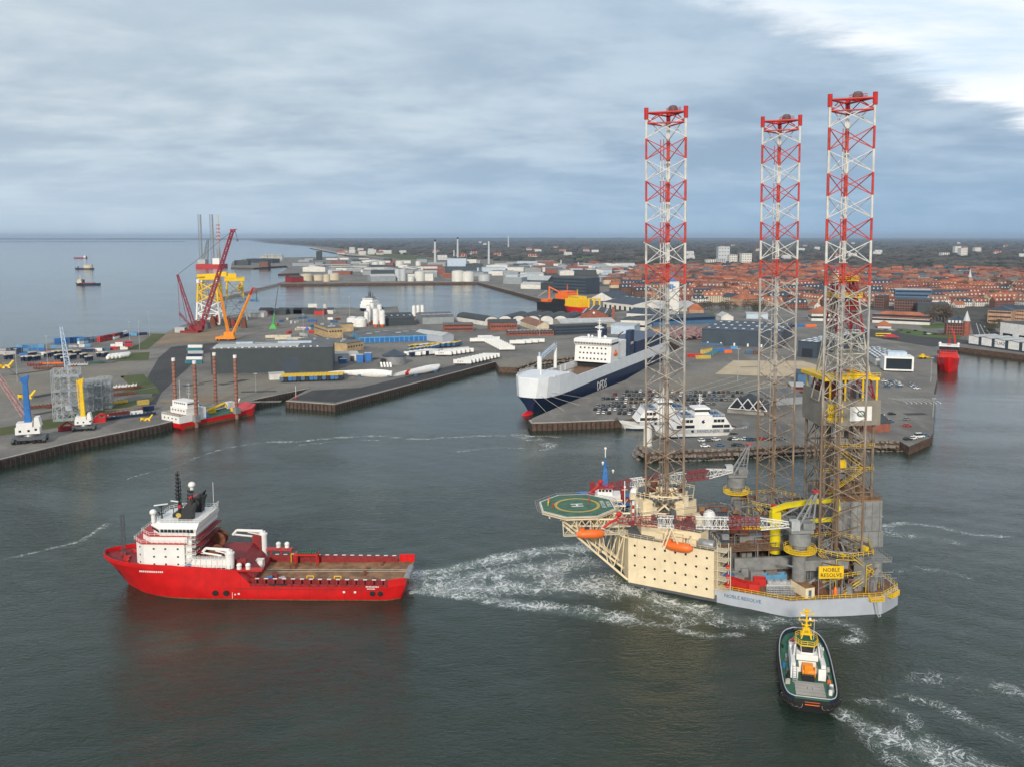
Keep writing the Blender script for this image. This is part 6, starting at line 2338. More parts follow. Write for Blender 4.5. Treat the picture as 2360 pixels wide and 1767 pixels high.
# ---- red jack-up barge with four brown legs at the left quay
xA, yA = P(419, 990, 0)
d1 = Vector((.56, .83, 0)).normalized()
bg_ = thing('jackup_barge', 'small red and white jack-up barge with four brown tubular legs at the quay', 'jack-up barge', Vector((xA, yA, 0)) + d1 * 24 + Vector((-d1.y, d1.x, 0)) * 8, atan2(d1.y, d1.x))
b = MB('red_hull')
b.loft([[(x, -8, zt_), (x, 8, zt_), (x, 8, zb2), (x, -8, zb2)] for x, zt_, zb2 in ((-25, 3.4, 1.0), (-22, 3.3, -1.5), (14, 3.2, -1.5), (22, 4.2, -1.0))] + [[(27, -5, 5.4), (27, 5, 5.4), (26, 4.6, 1.0), (26, -4.6, 1.0)]])
bh = b.build('hull', bg_)
b = MB('rust')
b.bx(-22, 20, -8.06, -8.0, -.6, 1.3)
b.build('boot_topping', bh)
b = MB('green_deck')
b.bx(-9, 22, -7.4, 7.4, 3.3, 3.42)
b.build('deck', bg_)
b = MB('white_paint')
b.prism([(-25, -7.6), (-10, -7.8), (-10, 7.8), (-25, 7.6)], 3.4, 7.0)
b.prism([(-20, -6.8), (-11, -6.8), (-11, 6.8), (-20, 6.8)], 7.0, 10.4)
b.bx(-11.4, -8.6, -7.8, -1, 3.4, 9.8)
b.prism([(-19, -6.4), (-12, -6.4), (-12, 6.4), (-19, 6.4)], 10.4, 13.6)
bs_ = b.build('accommodation', bg_)
wins(bs_, .9, .7, row((-19, -6.43), (-12, -6.43), 6, 12.5) + row((-19.03, -5), (-19.03, 5), 6, 12.5) + row((-20.03, -6), (-20.03, 6), 5, 9) + row((-25.03, -6.5), (-25.03, 6.5), 4, 5.6))
b = MB('rust_deck')
b.bx(-24.5, -20.2, -7, 7, 7.02, 7.1)
b.build('poop_deck', bg_)
b = MB('white_paint')
b.rail([(-10, -7.6, 7), (-25, -7.4, 7), (-25, 7.4, 7), (-10, 7.6, 7)], 1.1, .06, 1.5)
b.lattice((-16, 4, 13.6), (-16, 4, 24), 1.8, 1.8, 8, .09, .06)
b.build('railing', bg_)
mast_tree(-14, -1, 13.6, 9, 'light_grey_paint', bg_, 4, .2)
for (x, y) in ((-15.5, 9.0), (-15.5, -8.9), (10.5, 9.0), (10.5, -8.9)):
	b = MB('rust')
	material('leg_brown', (.28, .14, .11), .7, 0, .25, .5, .4, (.05, .03, .03)) if 'leg_brown' not in MATS else None
	b.mat('leg_brown')
	b.tube((x, y, -3), (x, y, 33.8), .95, 14)
	lo_ = b.build('leg', bg_)
	b = MB('lamp_white')
	b.tube((x, y, 33.8), (x, y, 35.4), .98, 14)
	b.build('leg_cap', lo_)
	b = MB('rust')
	for i in range(13):
		b.tube((x, y, 6 + i * 2.1), (x, y, 6.35 + i * 2.1), 1.06, 12)
	b.build('leg_collar', lo_)
	b = MB('grey_paint')
	b.bx(x - 1.6, x + 1.6, y - 1.4, y + 1.4, 3.0, 6.4)
	b.build('jacking_frame', lo_)
b = MB('yellow_paint')
b.tube((-7, -2.6, 5.6), (7.5, -2.6, 8.6), .8, 6, .6)
b.tube((7.5, -2.6, 8.6), (9, -2.6, 6), .5, 6)
b.cyl((-6, -2.6, 3.4), 1.2, 2.6, 10)
b.box((2, 1.5, 4.6), (4, 2, 2))
b.box((12, -4, 4.4), (1.2, 3, 2))
b.build('deck_crane', bg_)
b = MB('light_blue_paint')
b.tube((-6, 6, 3.4), (-7, 6, 11), .3, 6)
b.tube((-7, 6, 11), (1, 6, 6.4), .25, 6)
b.build('small_crane', bg_)
b = MB('white_paint')
b.bx(15, 19, 3, 7, 3.4, 7)
b.tube((20, 4, 4), (23, 4, 8), .5, 6)
b.build('bow_house', bg_)
b = MB('blue_paint')
b.bx(-8.4, -6.8, -7.4, -5, 3.4, 6.5)
b.build('blue_cabinet', bg_)
# ---- three vessels out on the bay
def seaboat(label, u, v, L_, kind, rz=0):
	x, y = P(u, v, 0)
	t = thing('coaster', label, 'ship', (x, y, 0), rz, 'ships lying out on the bay')
	S = [(-L_ / 2, -L_ / 2, 5, 6, 3.5), (0, 0, 6, 6.2, 2.6), (L_ * .38, L_ * .38, 5, 6, 3.4), (L_ / 2 - 2, L_ / 2, .5, 1.2, 5.2)]
	hull(S, 'navy_hull' if kind else 'dark_red_paint', t, -1)
	b = MB('dark_red_paint')
	b.bx(-L_ * .3, L_ * .3, -5, 5, 2.8, 4.2)
	b.build('hold_cover', t)
	x0 = (-L_ * .36, L_ * .28, L_ * .3)[kind]
	b = MB('plaster_cream' if kind else 'white_paint')
	if kind == 1:
		b.bx(-L_ * .36, -L_ * .02, -5.4, 5.4, 3, 13)
		b.bx(-L_ * .43, -L_ * .38, -4, 4, 3, 16)
	else:
		b.bx(x0 - 5, x0 + 5, -5, 5, 3, 8)
		b.bx(x0 - 3.4, x0 + 3.4, -4.4, 4.4, 8, 12)
	b.build('bridge_house', t)
	mast_tree(x0, 0, 12, 9, 'white_paint', t, 2, .3)
	b = MB('black_paint')
	b.bx(x0 - 8.5, x0 - 6, -1.6, 1.6, 3, 11) if kind != 1 else b.bx(L_ * .3, L_ * .34, -1, 1, 3, 9)
	b.build('funnel', t)
	return t
seaboat('small dark freighter with funnel aft, farthest of the three ships on the bay', 185, 596, 62, 0, R(180))
seaboat('dark freighter with tall cream block aft, middle of the three ships on the bay', 194, 621, 58, 1, R(180))
seaboat('dredger with white bridge forward and red hold, nearest of the three ships on the bay', 202, 657, 50, 2, R(180))
# ---- the far jack-up rig out beyond the spit
xr, yr = P(487, 617, 0)
fr = thing('jackup_rig', 'distant jack-up rig with red hull and three tall thin lattice legs', 'drilling rig', (xr, yr, 0))
b = MB('red_paint')
b.prism([(-44, -20), (40, -30), (44, 30), (-40, 24)], -2, 11)
b.build('hull', fr)
b = MB('light_grey_paint')
b.bx(-38, -14, -16, 10, 12, 26)
b.build('machinery_block', fr)
b = MB('white_paint')
b.bx(12, 34, -22, 12, 11, 30)
b.build('accommodation_block', fr)
for u, mt in ((462, 'steel'), (489, 'steel'), (503, 'leg_paint')):
	lx = (u + 3 - 487) * 1.42
	b = MB(mt)
	for k in range(3):
		a = R(90 + 120 * k)
		b.tube((lx + 6 * cos(a), 6 * sin(a), 10), (lx + 6 * cos(a), 6 * sin(a), 172), .8, 4)
	for i in range(27):
		for k in range(3):
			a, c = R(90 + 120 * k), R(210 + 120 * k)
			z = 10 + 6 * i
			b.tube((lx + 6 * cos(a), 6 * sin(a), z), (lx + 6 * cos(c), 6 * sin(c), z + 6), .38, 3, cap=False)
			b.tube((lx + 6 * cos(c), 6 * sin(c), z), (lx + 6 * cos(a), 6 * sin(a), z + 6), .38, 3, cap=False)
	b.build('leg', fr)
b = MB('steel')
b.lattice((-20, 0, 12), (-8, 0, 90), 16, 16, 8, .8, .5, 4, 4)
b.build('derrick', fr)
# ---- berthed service vessels
def pt(u, v, z=0):
	return Vector((*P(u, v, z), 0))
qd = (pt(1385, 722) - pt(1250, 691)).normalized()
def service_ship(label, c, heading, L_, Bm, hullm, supm, hh, sup, name='service_ship', red=None):
	t = thing(name, label, 'ship', c, heading)
	S = [(-L_ / 2, -L_ / 2, Bm * .44, Bm * .48, hh * .6), (-L_ * .1, -L_ * .1, Bm / 2, Bm / 2, hh * .6), (-L_ * .05, -L_ * .05, Bm / 2, Bm / 2, hh), (L_ * .3, L_ * .32, Bm * .42, Bm * .49, hh), (L_ * .44, L_ * .48, Bm * .14, Bm * .28, hh * 1.12), (L_ * .47, L_ * .53, .3, 1.2, hh * 1.2)]
	hull(S, hullm, t, -2)
	for (a, b2, w_, z0, z1) in sup:
		m_ = MB(supm)
		m_.bx(a * L_, b2 * L_, -w_ * Bm / 2, w_ * Bm / 2, z0, z1)
		so = m_.build('superstructure', t)
	wins(so, 1.4, 1.0, row((b2 * L_ + .05, -w_ * Bm / 2 + .5), (b2 * L_ + .05, w_ * Bm / 2 - .5), 6, z1 - 1.2) + row((a * L_ + 1, w_ * Bm / 2 + .03), (b2 * L_ - 1, w_ * Bm / 2 + .03), 6, z1 - 1.2))
	mast_tree((a + b2) / 2 * L_, 0, z1, 9, supm if supm != 'white_paint' else 'black_paint', t, 4, .4)
	return t
c = pt(1282, 712) + Vector((6, 6, 0))
os_ = service_ship('black hulled offshore vessel with orange bridge house moored at the far basin quay', c, atan2(-.74, .67), 74, 22, 'black_paint', 'orange_paint', 14, [(.0, .34, .92, 14, 21), (.06, .30, .86, 21, 25)])
b = MB('orange_paint')
b.tube((-22, 0, 8), (-22, 0, 30), 1.3, 8)
b.tube((-22, 0, 29), (-6, 10, 20), .9, 6)
b.bx(-30, -16, -9, 9, 8, 12)
b.build('offshore_crane', os_)
b = MB('light_grey_paint')
b.tube((-20, -8, 24), (-38, -6, 15), 1.0, 6)
b.build('gangway_boom', os_)
c = pt(1345, 722) + Vector((2, 10, 0))
ys = service_ship('red hulled service ship with bright yellow bridge house moored behind the arched sheds', c, atan2(.80, -.60), 76, 18, 'red_hull', 'yellow_paint', 7, [(.0, .4, .9, 7, 17), (.05, .33, .8, 17, 21)])
b = MB('yellow_paint')
for x in (-14, -24):
	b.tube((x, -5, 5), (x, -5, 20), 1.2, 8)
	b.tube((x, 5, 5), (x, 5, 19), 1.2, 8)
	b.tube((x, -6, 19), (x, 6, 19), .9, 6)
b.build('deck_gantry', ys)
c = pt(2186, 858)
rd_ = Vector((.42, .91, 0)).normalized()
rs = service_ship('red supply ship berthed bow on at the right hand quay', c + rd_ * 30, atan2(-rd_.y, -rd_.x), 62, 15, 'red_hull', 'red_paint', 9.5, [(.02, .30, .84, 9.5, 12), (.04, .24, .76, 12, 15)])
b = MB('glass')
b.bx(1.5, 15.6, -6.6, 6.6, 15, 17.4)
b.build('bridge_glazing', rs)
b = MB('white_paint')
b.bx(1, 16, -7, 7, 17.4, 18)
b.build('bridge_roof', rs)
for y in (-6.2, 6.2):
	dome(14, y, 18.4, 1.1, rs)
b = MB('red_paint')
b.tube((-6, 6, 10), (-12, 4, 24), .7, 6)
b.tube((-12, 4, 24), (-20, 2, 28), .6, 6)
b.build('deck_crane', rs)
xp, yp = P(862, 722, 0)
ps = service_ship('white offshore supply ship with high stepped bridge behind the silos', Vector((xp, yp + 12, 0)), R(250), 70, 18, 'navy_hull', 'white_paint', 7, [(.02, .36, .96, 7, 12), (.06, .34, .9, 12, 16), (.1, .3, .8, 16, 20)])
b = MB('dark_grey_paint')
for y in (-3, 0, 3):
	b.tube((12, y, 20), (12, y, 27), .5, 6)
b.bx(10, 17, -6, 6, 20, 21.5)
b.build('mast_platform', ps)
# ---------------------------------------------------------------- buildings and yards on land
def zat(u, v, Y):
	dv = v - PPY
	return H + Y * (-F * sin(TH) - dv * cos(TH)) / (F * cos(TH) - dv * sin(TH))
LR_ = random.Random(21)
FOOT = []
def bld(label, a, b_, vtop, depth, wall, roof, kind='flat', h=None, rise=3.0, name='warehouse', cat='building', group=None, over=.4, flip=False, win=None, doors=None, sky=None, band=None, z=ZQ):
	"""building whose front foot runs between pixels a and b_; depth metres towards the back. kind: flat, gablex (ridge along the front), gabley (gable to the front), hip, barrel"""
	p, q = Vector((*P(*a, z), z)), Vector((*P(*b_, z), z))
	d = q - p
	W_ = d.length
	rz = atan2(d.y, d.x)
	hh = h if h else max(2.5, zat(a[0], vtop, p.y) - z)
	t = thing(name, label, cat, p, rz, group)
	b = MB(wall)
	D = depth
	if kind == 'gabley':
		b.loft([[(0, y, 0), (W_, y, 0), (W_, y, hh), (W_ / 2, y, hh + rise), (0, y, hh)] for y in (0, D)])
	elif kind == 'gablex':
		b.loft([[(x, 0, 0), (x, D, 0), (x, D, hh), (x, D / 2, hh + rise), (x, 0, hh)] for x in (0, W_)])
	elif kind == 'barrel':
		arc = [(W_ / 2 - W_ / 2 * cos(pi * k / 8), hh + rise * sin(pi * k / 8)) for k in range(9)]
		b.loft([[(0, y, 0), (W_, y, 0)] + [(x, y, zz) for x, zz in reversed(arc)] for y in (0, D)])
	else:
		b.bx(0, W_, 0, D, 0, hh)
	wo = b.build('wall', t)
	r = MB(roof)
	o = over
	if kind == 'gabley':
		e = rise / (W_ / 2)
		pr = [(-o, hh - e * o + .03), (W_ / 2, hh + rise + .03), (W_ + o, hh - e * o + .03), (W_ + o, hh - e * o + .33), (W_ / 2, hh + rise + .35), (-o, hh - e * o + .33)]
		r.loft([[(x, y, zz) for x, zz in pr] for y in (-o, D + o)])
	elif kind == 'gablex':
		e = rise / (D / 2)
		pr = [(-o, hh - e * o + .03), (D / 2, hh + rise + .03), (D + o, hh - e * o + .03), (D + o, hh - e * o + .33), (D / 2, hh + rise + .35), (-o, hh - e * o + .33)]
		r.loft([[(x, y, zz) for y, zz in pr] for x in (-o, W_ + o)])
	elif kind == 'hip':
		k = min(D, W_) / 2
		r.prism([(-o, -o), (W_ + o, -o), (W_ + o, D + o), (-o, D + o)], hh + .02, hh + rise, [(k, D / 2 - .2), (W_ - k, D / 2 - .2), (W_ - k, D / 2 + .2), (k, D / 2 + .2)])
	elif kind == 'barrel':
		r.loft([[(x, y, zz + .05) for x, zz in arc] + [(x, y, zz + .4) for x, zz in reversed(arc)] for y in (-o, D + o)])
	else:
		r.bx(-o, W_ + o, -o, D + o, hh, hh + .35)
	ro_ = r.build('roof', t)
	if sky and kind in ('flat', 'gablex', 'gabley'):
		nx_, ny_, sw, sl = sky
		zz = hh + .36
		for i in range(nx_):
			for j in range(ny_):
				x, y = W_ * (i + .5) / nx_, D * (j + .5) / ny_
				if kind == 'gablex':
					zz = hh + rise * (1 - abs(y - D / 2) / (D / 2)) + .36
				if kind == 'gabley':
					zz = hh + rise * (1 - abs(x - W_ / 2) / (W_ / 2)) + .36
				s_ = MB('skylight')
				s_.bx(x - sw / 2, x + sw / 2, y - sl / 2, y + sl / 2, zz, zz + .3)
				s_.build('skylight', ro_)
	if win:
		rows_, n_, w_, h2 = win[:4]
		sides = win[4] if len(win) > 4 else 'f'
		pts = []
		for k in range(rows_):
			zz = hh * (k + .55) / rows_
			if 'f' in sides:
				pts += row((0.6, -.03), (W_ - .6, -.03), n_, zz)
			if 'r' in sides:
				pts += row((W_ + .03, .6), (W_ + .03, D - .6), max(2, int(n_ * D / W_)), zz)
			if 'l' in sides:
				pts += row((-.03, .6), (-.03, D - .6), max(2, int(n_ * D / W_)), zz)
		wins(wo, w_, h2, pts, 'window_dark', .08)
	if doors:
		n_, w_, h2, m_ = doors
		wins(wo, w_, h2, [(x, -.06, h2 / 2, 0) for x, y, zz, a_ in row((0, 0), (W_, 0), n_, 0)], m_, .1, 'door')
	if band:
		zz0, zz1, m_ = band
		s_ = MB(m_)
		s_.bx(-.08, W_ + .08, -.08, D + .08, zz0, zz1)
		s_.build('facade_band', t)
	c_ = Vector((W_ / 2 * cos(rz) - D / 2 * sin(rz), W_ / 2 * sin(rz) + D / 2 * cos(rz), 0)) + p
	FOOT.append((c_.x, c_.y, max(W_, D) * .5))
	if max(W_, D) > 2 * min(W_, D):
		for s_ in (-.35, .35):
			o_ = Vector((W_ * s_ * cos(rz), W_ * s_ * sin(rz), 0)) if W_ > D else Vector((-D * s_ * sin(rz), D * s_ * cos(rz), 0))
			FOOT.append((c_.x + o_.x, c_.y + o_.y, min(W_, D) * .6))
	return t, W_, D, hh
def roof_gear(t, W_, D, hh, n, mt='galvanised'):
	for i in range(n):
		x, y = LR_.uniform(.1, .9) * W_, LR_.uniform(.15, .85) * D
		s_ = MB(mt)
		s_.box((x, y, hh + .9), (LR_.uniform(1.2, 3.5), LR_.uniform(1, 2.5), 1.2))
		s_.build('roof_unit', t)
# --- the dark hall by the left quay
t, W_, D, hh = bld('long dark hall with a light roof strip and a slate coloured gate', (487, 864), (767, 857), 806, 46, 'warehouse_dark', 'roof_grey', sky=None)
b = MB('roof_light')
b.bx(.5, W_ - 24, 6, 24, hh + .36, hh + .7)
b.bx(.5, W_ - 30, 31, 33, hh + .36, hh + .6)
b.build('roof_strip', t)
for i in range(16):
	b = MB('lamp_white')
	b.cyl((2.5 + i * 4.7, 2.6, hh + .35), .7, .6, 8)
	b.build('roof_vent', t)
b = MB('warehouse_slate')
b.bx(W_ - 34, W_ - 23.5, -.12, -.02, 0, hh * .62)
go = b.build('gate', t)
b = MB('roof_slate_blue')
for i in range(7):
	b.bx(W_ - 34, W_ - 23.5, -.16, -.13, .9 + i * hh * .085, 1.05 + i * hh * .085)
b.build('gate_panel_joint', go)
b = MB('dark_grey_paint')
b.bx(-.05, W_ + .05, -.05, D + .05, 0, .6)
b.build('plinth', t)
b = MB('pale_blue_paint')
b.bx(W_ - 40, W_ - 16, D * .55, D * .6, hh + .35, hh + 1.8)
b.bx(W_ - 70, W_ - 58, D * .6, D * .66, hh + .35, hh + 1.5)
b.build('roof_duct', t)
# --- blue gated repair hall and tan offices behind it
t, W_, D, hh = bld('low hall with a row of blue gates and grey felt roof', (829, 791), (1020, 784), 777, 50, 'light_blue_paint', 'roof_grey', 'gablex', rise=1.6, doors=(17, 3.6, 4.2, 'blue_paint'))
for i in range(7):
	b = MB('roof_light')
	b.bx(8 + i * 9, 13 + i * 9, 12 + (i % 3) * 8, 12.8 + (i % 3) * 8, hh + 1.3, hh + 1.9)
	b.build('roof_unit', t)
t, W_, D, hh = bld('pale gable fronted shed at the right end of the blue gated hall', (1020, 790), (1046, 787), 775, 40, 'ship_grey_blue', 'roof_light', 'gabley', rise=2.5)
t, W_, D, hh = bld('tan brick office block with a flat roof beside the dark hall', (757, 792), (791, 790), 757, 46, 'brick_yellow', 'roof_grey', 'flat', name='office_block', win=(2, 5, 1.6, 1.3, 'fl'))
roof_gear(t, W_, D, hh, 6)
t, W_, D, hh = bld('tan brick wing with a dark flat roof next to the blue gated hall', (800, 812), (838, 806), 792, 58, 'brick_yellow', 'roof_grey', 'flat', name='office_block', win=(1, 6, 1.6, 1.3, 'f'))
roof_gear(t, W_, D, hh, 5)
bld('small tan brick block behind the office block', (788, 765), (815, 764), 748, 14, 'brick_yellow', 'roof_grey', 'flat', name='office_block')
bld('low white store building at the right corner of the dark hall', (770, 834), (826, 832), 817, 14, 'plaster_white', 'roof_light', 'flat', doors=(2, 3, 4, 'dark_grey_paint'))
for i, (u, v, w_) in enumerate(((790, 838, 14), (829, 836, 15), (848, 834, 16))):
	x, y = P(u, v, ZQ)
	t = thing('tarpaulin_shelter', ('small', 'left hand blue', 'right hand blue')[i] + ' box shelter in front of the white store building', 'shelter', (x, y, ZQ), .05)
	b = MB('blue_paint')
	b.bx(-2.6, 2.6, 0, 5, 0, (3.2, 6, 6.6)[i])
	b.build('tarpaulin', t)
	b = MB('roof_light')
	b.bx(-2.7, 2.7, -.1, 5.1, (3.2, 6, 6.6)[i], (3.2, 6, 6.6)[i] + .2)
	b.build('roof', t)
x, y = P(906, 842, ZQ)
t = thing('round_tent_hall', 'round grey hall with a dark conical roof behind the turbine blades', 'building', (x, y + 8, ZQ))
b = MB('steel')
b.lathe([(9, 0), (9, 6.5)], 16)
b.build('wall', t)
b = MB('warehouse_slate')
b.lathe([(9.6, 6.4), (9.6, 7), (1.4, 10.6), (.5, 11.2)], 16)
b.build('roof', t)
b = MB('black_paint')
b.bx(-9.5, -5, -7.2, -4, 0, 4.6)
b.build('porch', t)
for i in range(4):
	x, y = P(880 + i * 7, 846, ZQ)
	t = thing('white_panel', 'white slanting panel leaning by the round grey hall', 'panel', (x, y, ZQ), .2, 'white panels by the round hall')
	b = MB('lamp_white')
	b.loft([[(-.7, 0, 0), (.7, 0, 0), (.7, .2, 0), (-.7, .2, 0)], [(-1.2, 1.5, 3.4), (.2, 1.5, 3.4), (.2, 1.7, 3.4), (-1.2, 1.7, 3.4)]])
	b.build('panel_board', t)
	b = MB('steel')
	b.tube((0, 1.6, 3), (0, 3, 0), .1, 4)
	b.build('stand', t)
def container(label, loc, rz, L_, mat, h=2.6, wd=2.5, group='containers'):
	key = ('cont', L_, h, wd)
	if key not in KIDS:
		t = thing('shipping_container', label, 'container', loc, rz, group)
		b = MB(mat)
		b.bx(-L_ / 2, L_ / 2, -wd / 2, wd / 2, .1, h)
		for i in range(int(L_ / .8)):
			x = -L_ / 2 + .4 + i * .8
			b.bx(x - .2, x + .2, -wd / 2 - .05, wd / 2 + .05, .25, h - .2)
		b.build('container_body', t)
		b = MB('steel')
		for x in (-L_ / 2, L_ / 2):
			for y in (-wd / 2, wd / 2):
				b.bx(x - .08, x + .08, y - .08, y + .08, 0, h + .05)
		b.build('corner_frame', t)
		KIDS[key] = t
		return t
	return dup(KIDS[key], loc, rz, label, group, swap={'container_body': mat})
def at(u, v, z=ZQ):
	return (*P(u, v, z), z)
cn = {'blue_paint': 'blue', 'navy_hull': 'navy', 'light_blue_paint': 'light blue', 'red_paint': 'red', 'white_paint': 'white', 'dull_blue': 'dark blue', 'dark_red_paint': 'dark red', 'teal': 'teal', 'orange_paint': 'orange', 'bright_green': 'green', 'beige_paint': 'beige', 'marking_yellow': 'olive yellow', 'light_grey_paint': 'grey', 'rust': 'rust brown', 'lime_yellow': 'yellow'}
# west yard: long rows of containers along the shore
lines = (
	((137, 793), (181, 790), 4, ('blue_paint',), 2, 'in the long blue block on the west shore'),
	((188, 793), (228, 787), 4, ('white_paint', 'light_blue_paint', 'blue_paint'), 2, 'in the mixed blue and white stack on the west shore'),
	((230, 789), (262, 782), 3, ('red_paint', 'red_paint', 'dark_red_paint'), 2, 'in the red stack on the west shore'),
	((262, 783), (292, 775), 3, ('white_paint', 'dark_red_paint', 'navy_hull'), 2, 'at the far end of the west yard shore'),
	((128, 803), (198, 800), 5, ('light_blue_paint', 'pale_blue_paint', 'light_blue_paint', 'white_paint', 'light_blue_paint'), 1, 'in the pale row behind the lorry cabs'),
	((50, 810), (92, 809), 3, ('light_blue_paint', 'light_blue_paint', 'blue_paint'), 2, 'in the short light blue block left of the crane jib'),
	((0, 817), (40, 816), 3, ('navy_hull', 'white_paint', 'navy_hull'), 2, 'at the left end of the west yard'),
)
for (a, b_, n, cols, st_, where) in lines:
	p, q = Vector(at(*a)), Vector(at(*b_))
	d = (q - p).normalized()
	rz = atan2(d.y, d.x)
	for i in range(n):
		c = p.lerp(q, (i + .5) / n)
		for k in range(st_):
			m_ = cols[(i + k) % len(cols)]
			container('%s container %s%s' % (cn.get(m_, 'pale blue'), 'atop ' if k else '', where), (c.x, c.y, ZQ + k * 2.65), rz, 12.2, m_, group='containers in the west yard')
more_ = (((60, 822), (120, 816), 6, ('blue_paint', 'navy_hull', 'white_paint', 'dull_blue', 'red_paint', 'light_grey_paint'), 1, 'in the broken row left of the crane jib'), ((195, 812), (240, 808), 5, ('navy_hull', 'blue_paint', 'white_paint', 'red_paint', 'dull_blue'), 1, 'in the short row behind the white cylinders'),
		 ((295, 775), (330, 772), 3, ('light_blue_paint', 'blue_paint', 'navy_hull'), 1, 'at the tip of the west shore by the grass bank'))
for (a, b_, n, cols, st_, where) in more_:
	p, q = Vector(at(*a)), Vector(at(*b_))
	for i in range(n):
		c = p.lerp(q, (i + .5) / n)
		container('%s container %s' % (cn[cols[i]], where), (c.x, c.y, ZQ), .15 + (i % 3) * .1, (12.2, 6.1)[i % 2], cols[i], group='containers in the west yard')
for i in range(12):
	u, v = 264 + (i % 4) * 11, 797 + (i // 4 % 3) * 3
	m_ = ('white_paint', 'red_paint', 'navy_hull', 'red_paint', 'white_paint')[i % 5]
	container('short %s container in the red and white stack by the grass bank' % cn[m_], (*P(u, v + 3, ZQ), ZQ + (i % 2) * 2.65), .3, 6.1, m_, group='short containers in the west yard')
def cab_unit(label, loc, rz, top='marking_yellow', body='navy_hull', grp='navy carriers with cream tops in the west yard'):
	if 'cab' not in KIDS:
		t = thing('terminal_carrier', label, 'carrier', loc, rz, grp)
		b = MB(body)
		b.bx(-3, 3, -1.3, 1.3, .9, 3.4)
		b.build('body', t)
		b = MB('plaster_cream')
		b.bx(-3.1, 3.1, -1.35, 1.35, 3.4, 4.1)
		b.build('top', t)
		b = MB('rubber')
		for x in (-2, 2):
			for y in (-1.2, 1.2):
				b.tube((x, y - .2, .6), (x, y + .2, .6), .6, 8)
		b.build('wheels', t)
		KIDS['cab'] = t
		return t
	return dup(KIDS['cab'], loc, rz, label, grp)
for i, (u, v) in enumerate(((58, 832), (68, 832), (84, 831), (135, 828), (155, 827), (167, 828), (193, 826), (232, 823), (242, 823), (128, 820), (142, 819), (160, 818), (178, 819), (205, 832), (110, 824), (150, 834), (20, 828), (75, 822))):
	cab_unit('navy terminal carrier with a cream top parked in the west yard', at(u, v), 1.2 + LR_.uniform(-.2, .2))
for i in range(8):
	u, v = 258 + (i % 4) * 9 + (i // 4) * 3, 829 - (i // 4) * 4 - (i % 4)
	t = thing('storage_tank', 'white cylinder lying beside the grass bank of the west yard', 'tank', at(u, v), 1.15, 'white cylinders in the west yard')
	b = MB('lamp_white')
	b.T = Matrix.Translation((0, 0, 1.9)) @ Matrix.Rotation(pi / 2, 4, 'Y')
	b.lathe([(.4, -4.8), (1.6, -4.4), (1.7, 0), (1.6, 4.4), (.4, 4.8)], 12)
	b.build('shell', t)
	b = MB('steel')
	for x in (-2.6, 2.6):
		b.bx(x - .3, x + .3, -1.3, 1.3, 0, .7)
	b.build('saddle', t)
# loose steel, beams and yellow assemblies lying about
for i, (u, v, L_, m_, what) in enumerate(((115, 851, 22, 'rust', 'long rust brown beam lying on bearers in the west yard'), (150, 848, 16, 'rust', 'rust brown girder beside the long beam'), (180, 843, 14, 'light_grey_paint', 'grey pipe section on the ground in the west yard'), (218, 838, 13, 'dark_green', 'green skid frame on the west yard'),
										  (245, 836, 14, 'dark_grey_paint', 'dark steel frame on the west yard'), (120, 840, 16, 'orange_paint', 'orange steel frame lying near the grey crane jib'), (80, 843, 10, 'dark_red_paint', 'dull red frame lying near the left edge of the yard'), (95, 940, 18, 'rust', 'rusty brown beam left of the grey lattice tower'), (130, 938, 10, 'rust', 'rusty beam end touching the grey lattice tower'),
										  (268, 931, 12, 'yellow_paint', 'yellow steel skid with dark drums right of the lattice cages'), (268, 912, 22, 'rust', 'brown steel cage lying right of the lattice cages'), (286, 898, 20, 'rust', 'stack of rusty frames behind the lattice cages'), (280, 955, 22, 'dark_red_paint', 'dull red pipe bundle near the quay'), (300, 962, 26, 'navy_hull', 'long navy spreader beam near the quay'),
										  (240, 967, 12, 'light_grey_paint', 'grey beam lying near the quay'), (288, 893, 14, 'lamp_white', 'short white tube leaning near the grass triangle'))):
	t = thing('steel_frame', what, 'steelwork', at(u, v), .15 if i < 7 else .62)
	b = MB(m_)
	b.bx(-L_ / 2, L_ / 2, -.9, -.5, .5, 1.5)
	b.bx(-L_ / 2, L_ / 2, .5, .9, .5, 1.5)
	n_ = int(L_ / 2)
	for k in range(n_ + 1):
		x = -L_ / 2 + L_ * k / n_
		b.bx(x - .15, x + .15, -.5, .5, .6, 1.3)
		b.bx(x - .2, x + .2, -.3, .3, 1.3, 1.3 + LR_.uniform(.3, 1.4))
	b.build('girder', t)
	b = MB('rust')
	for x in (-L_ * .35, L_ * .35):
		b.bx(x - .4, x + .4, -1.4, 1.4, 0, .5)
	b.build('bearer', t)
for (u, v, lb, s_) in ((13, 848, 'large yellow machine part at the left edge of the west yard', .9), (62, 918, 'yellow turbine part behind the blue harbour crane', .8), (338, 968, 'yellow anchor frame on the quay beside the barge', .5)):
	t = thing('yellow_machine_part', lb, 'machine part', at(u, v), .2)
	b = MB('yellow_paint')
	b.cyl((-4 * s_, 0, 0), 2.2 * s_, 3.4 * s_, 12)
	b.frustum((1 * s_, 0), (6 * s_, 4 * s_), (4 * s_, 3 * s_), 0, 2.6 * s_)
	b.tube((3 * s_, 0, 2 * s_), (6 * s_, 1 * s_, 6 * s_), 1.1 * s_, 8, .8 * s_)
	b.build('casting', t)
	b = MB('dark_grey_paint')
	for x in (-4, 1, 5):
		b.bx((x - .8) * s_, (x + .8) * s_, -2.6 * s_, -2.3 * s_, 0, 1.4 * s_)
	b.cyl((-4 * s_, 0, 3.4 * s_), 1.6 * s_, .5 * s_, 10)
	b.build('flange', t)
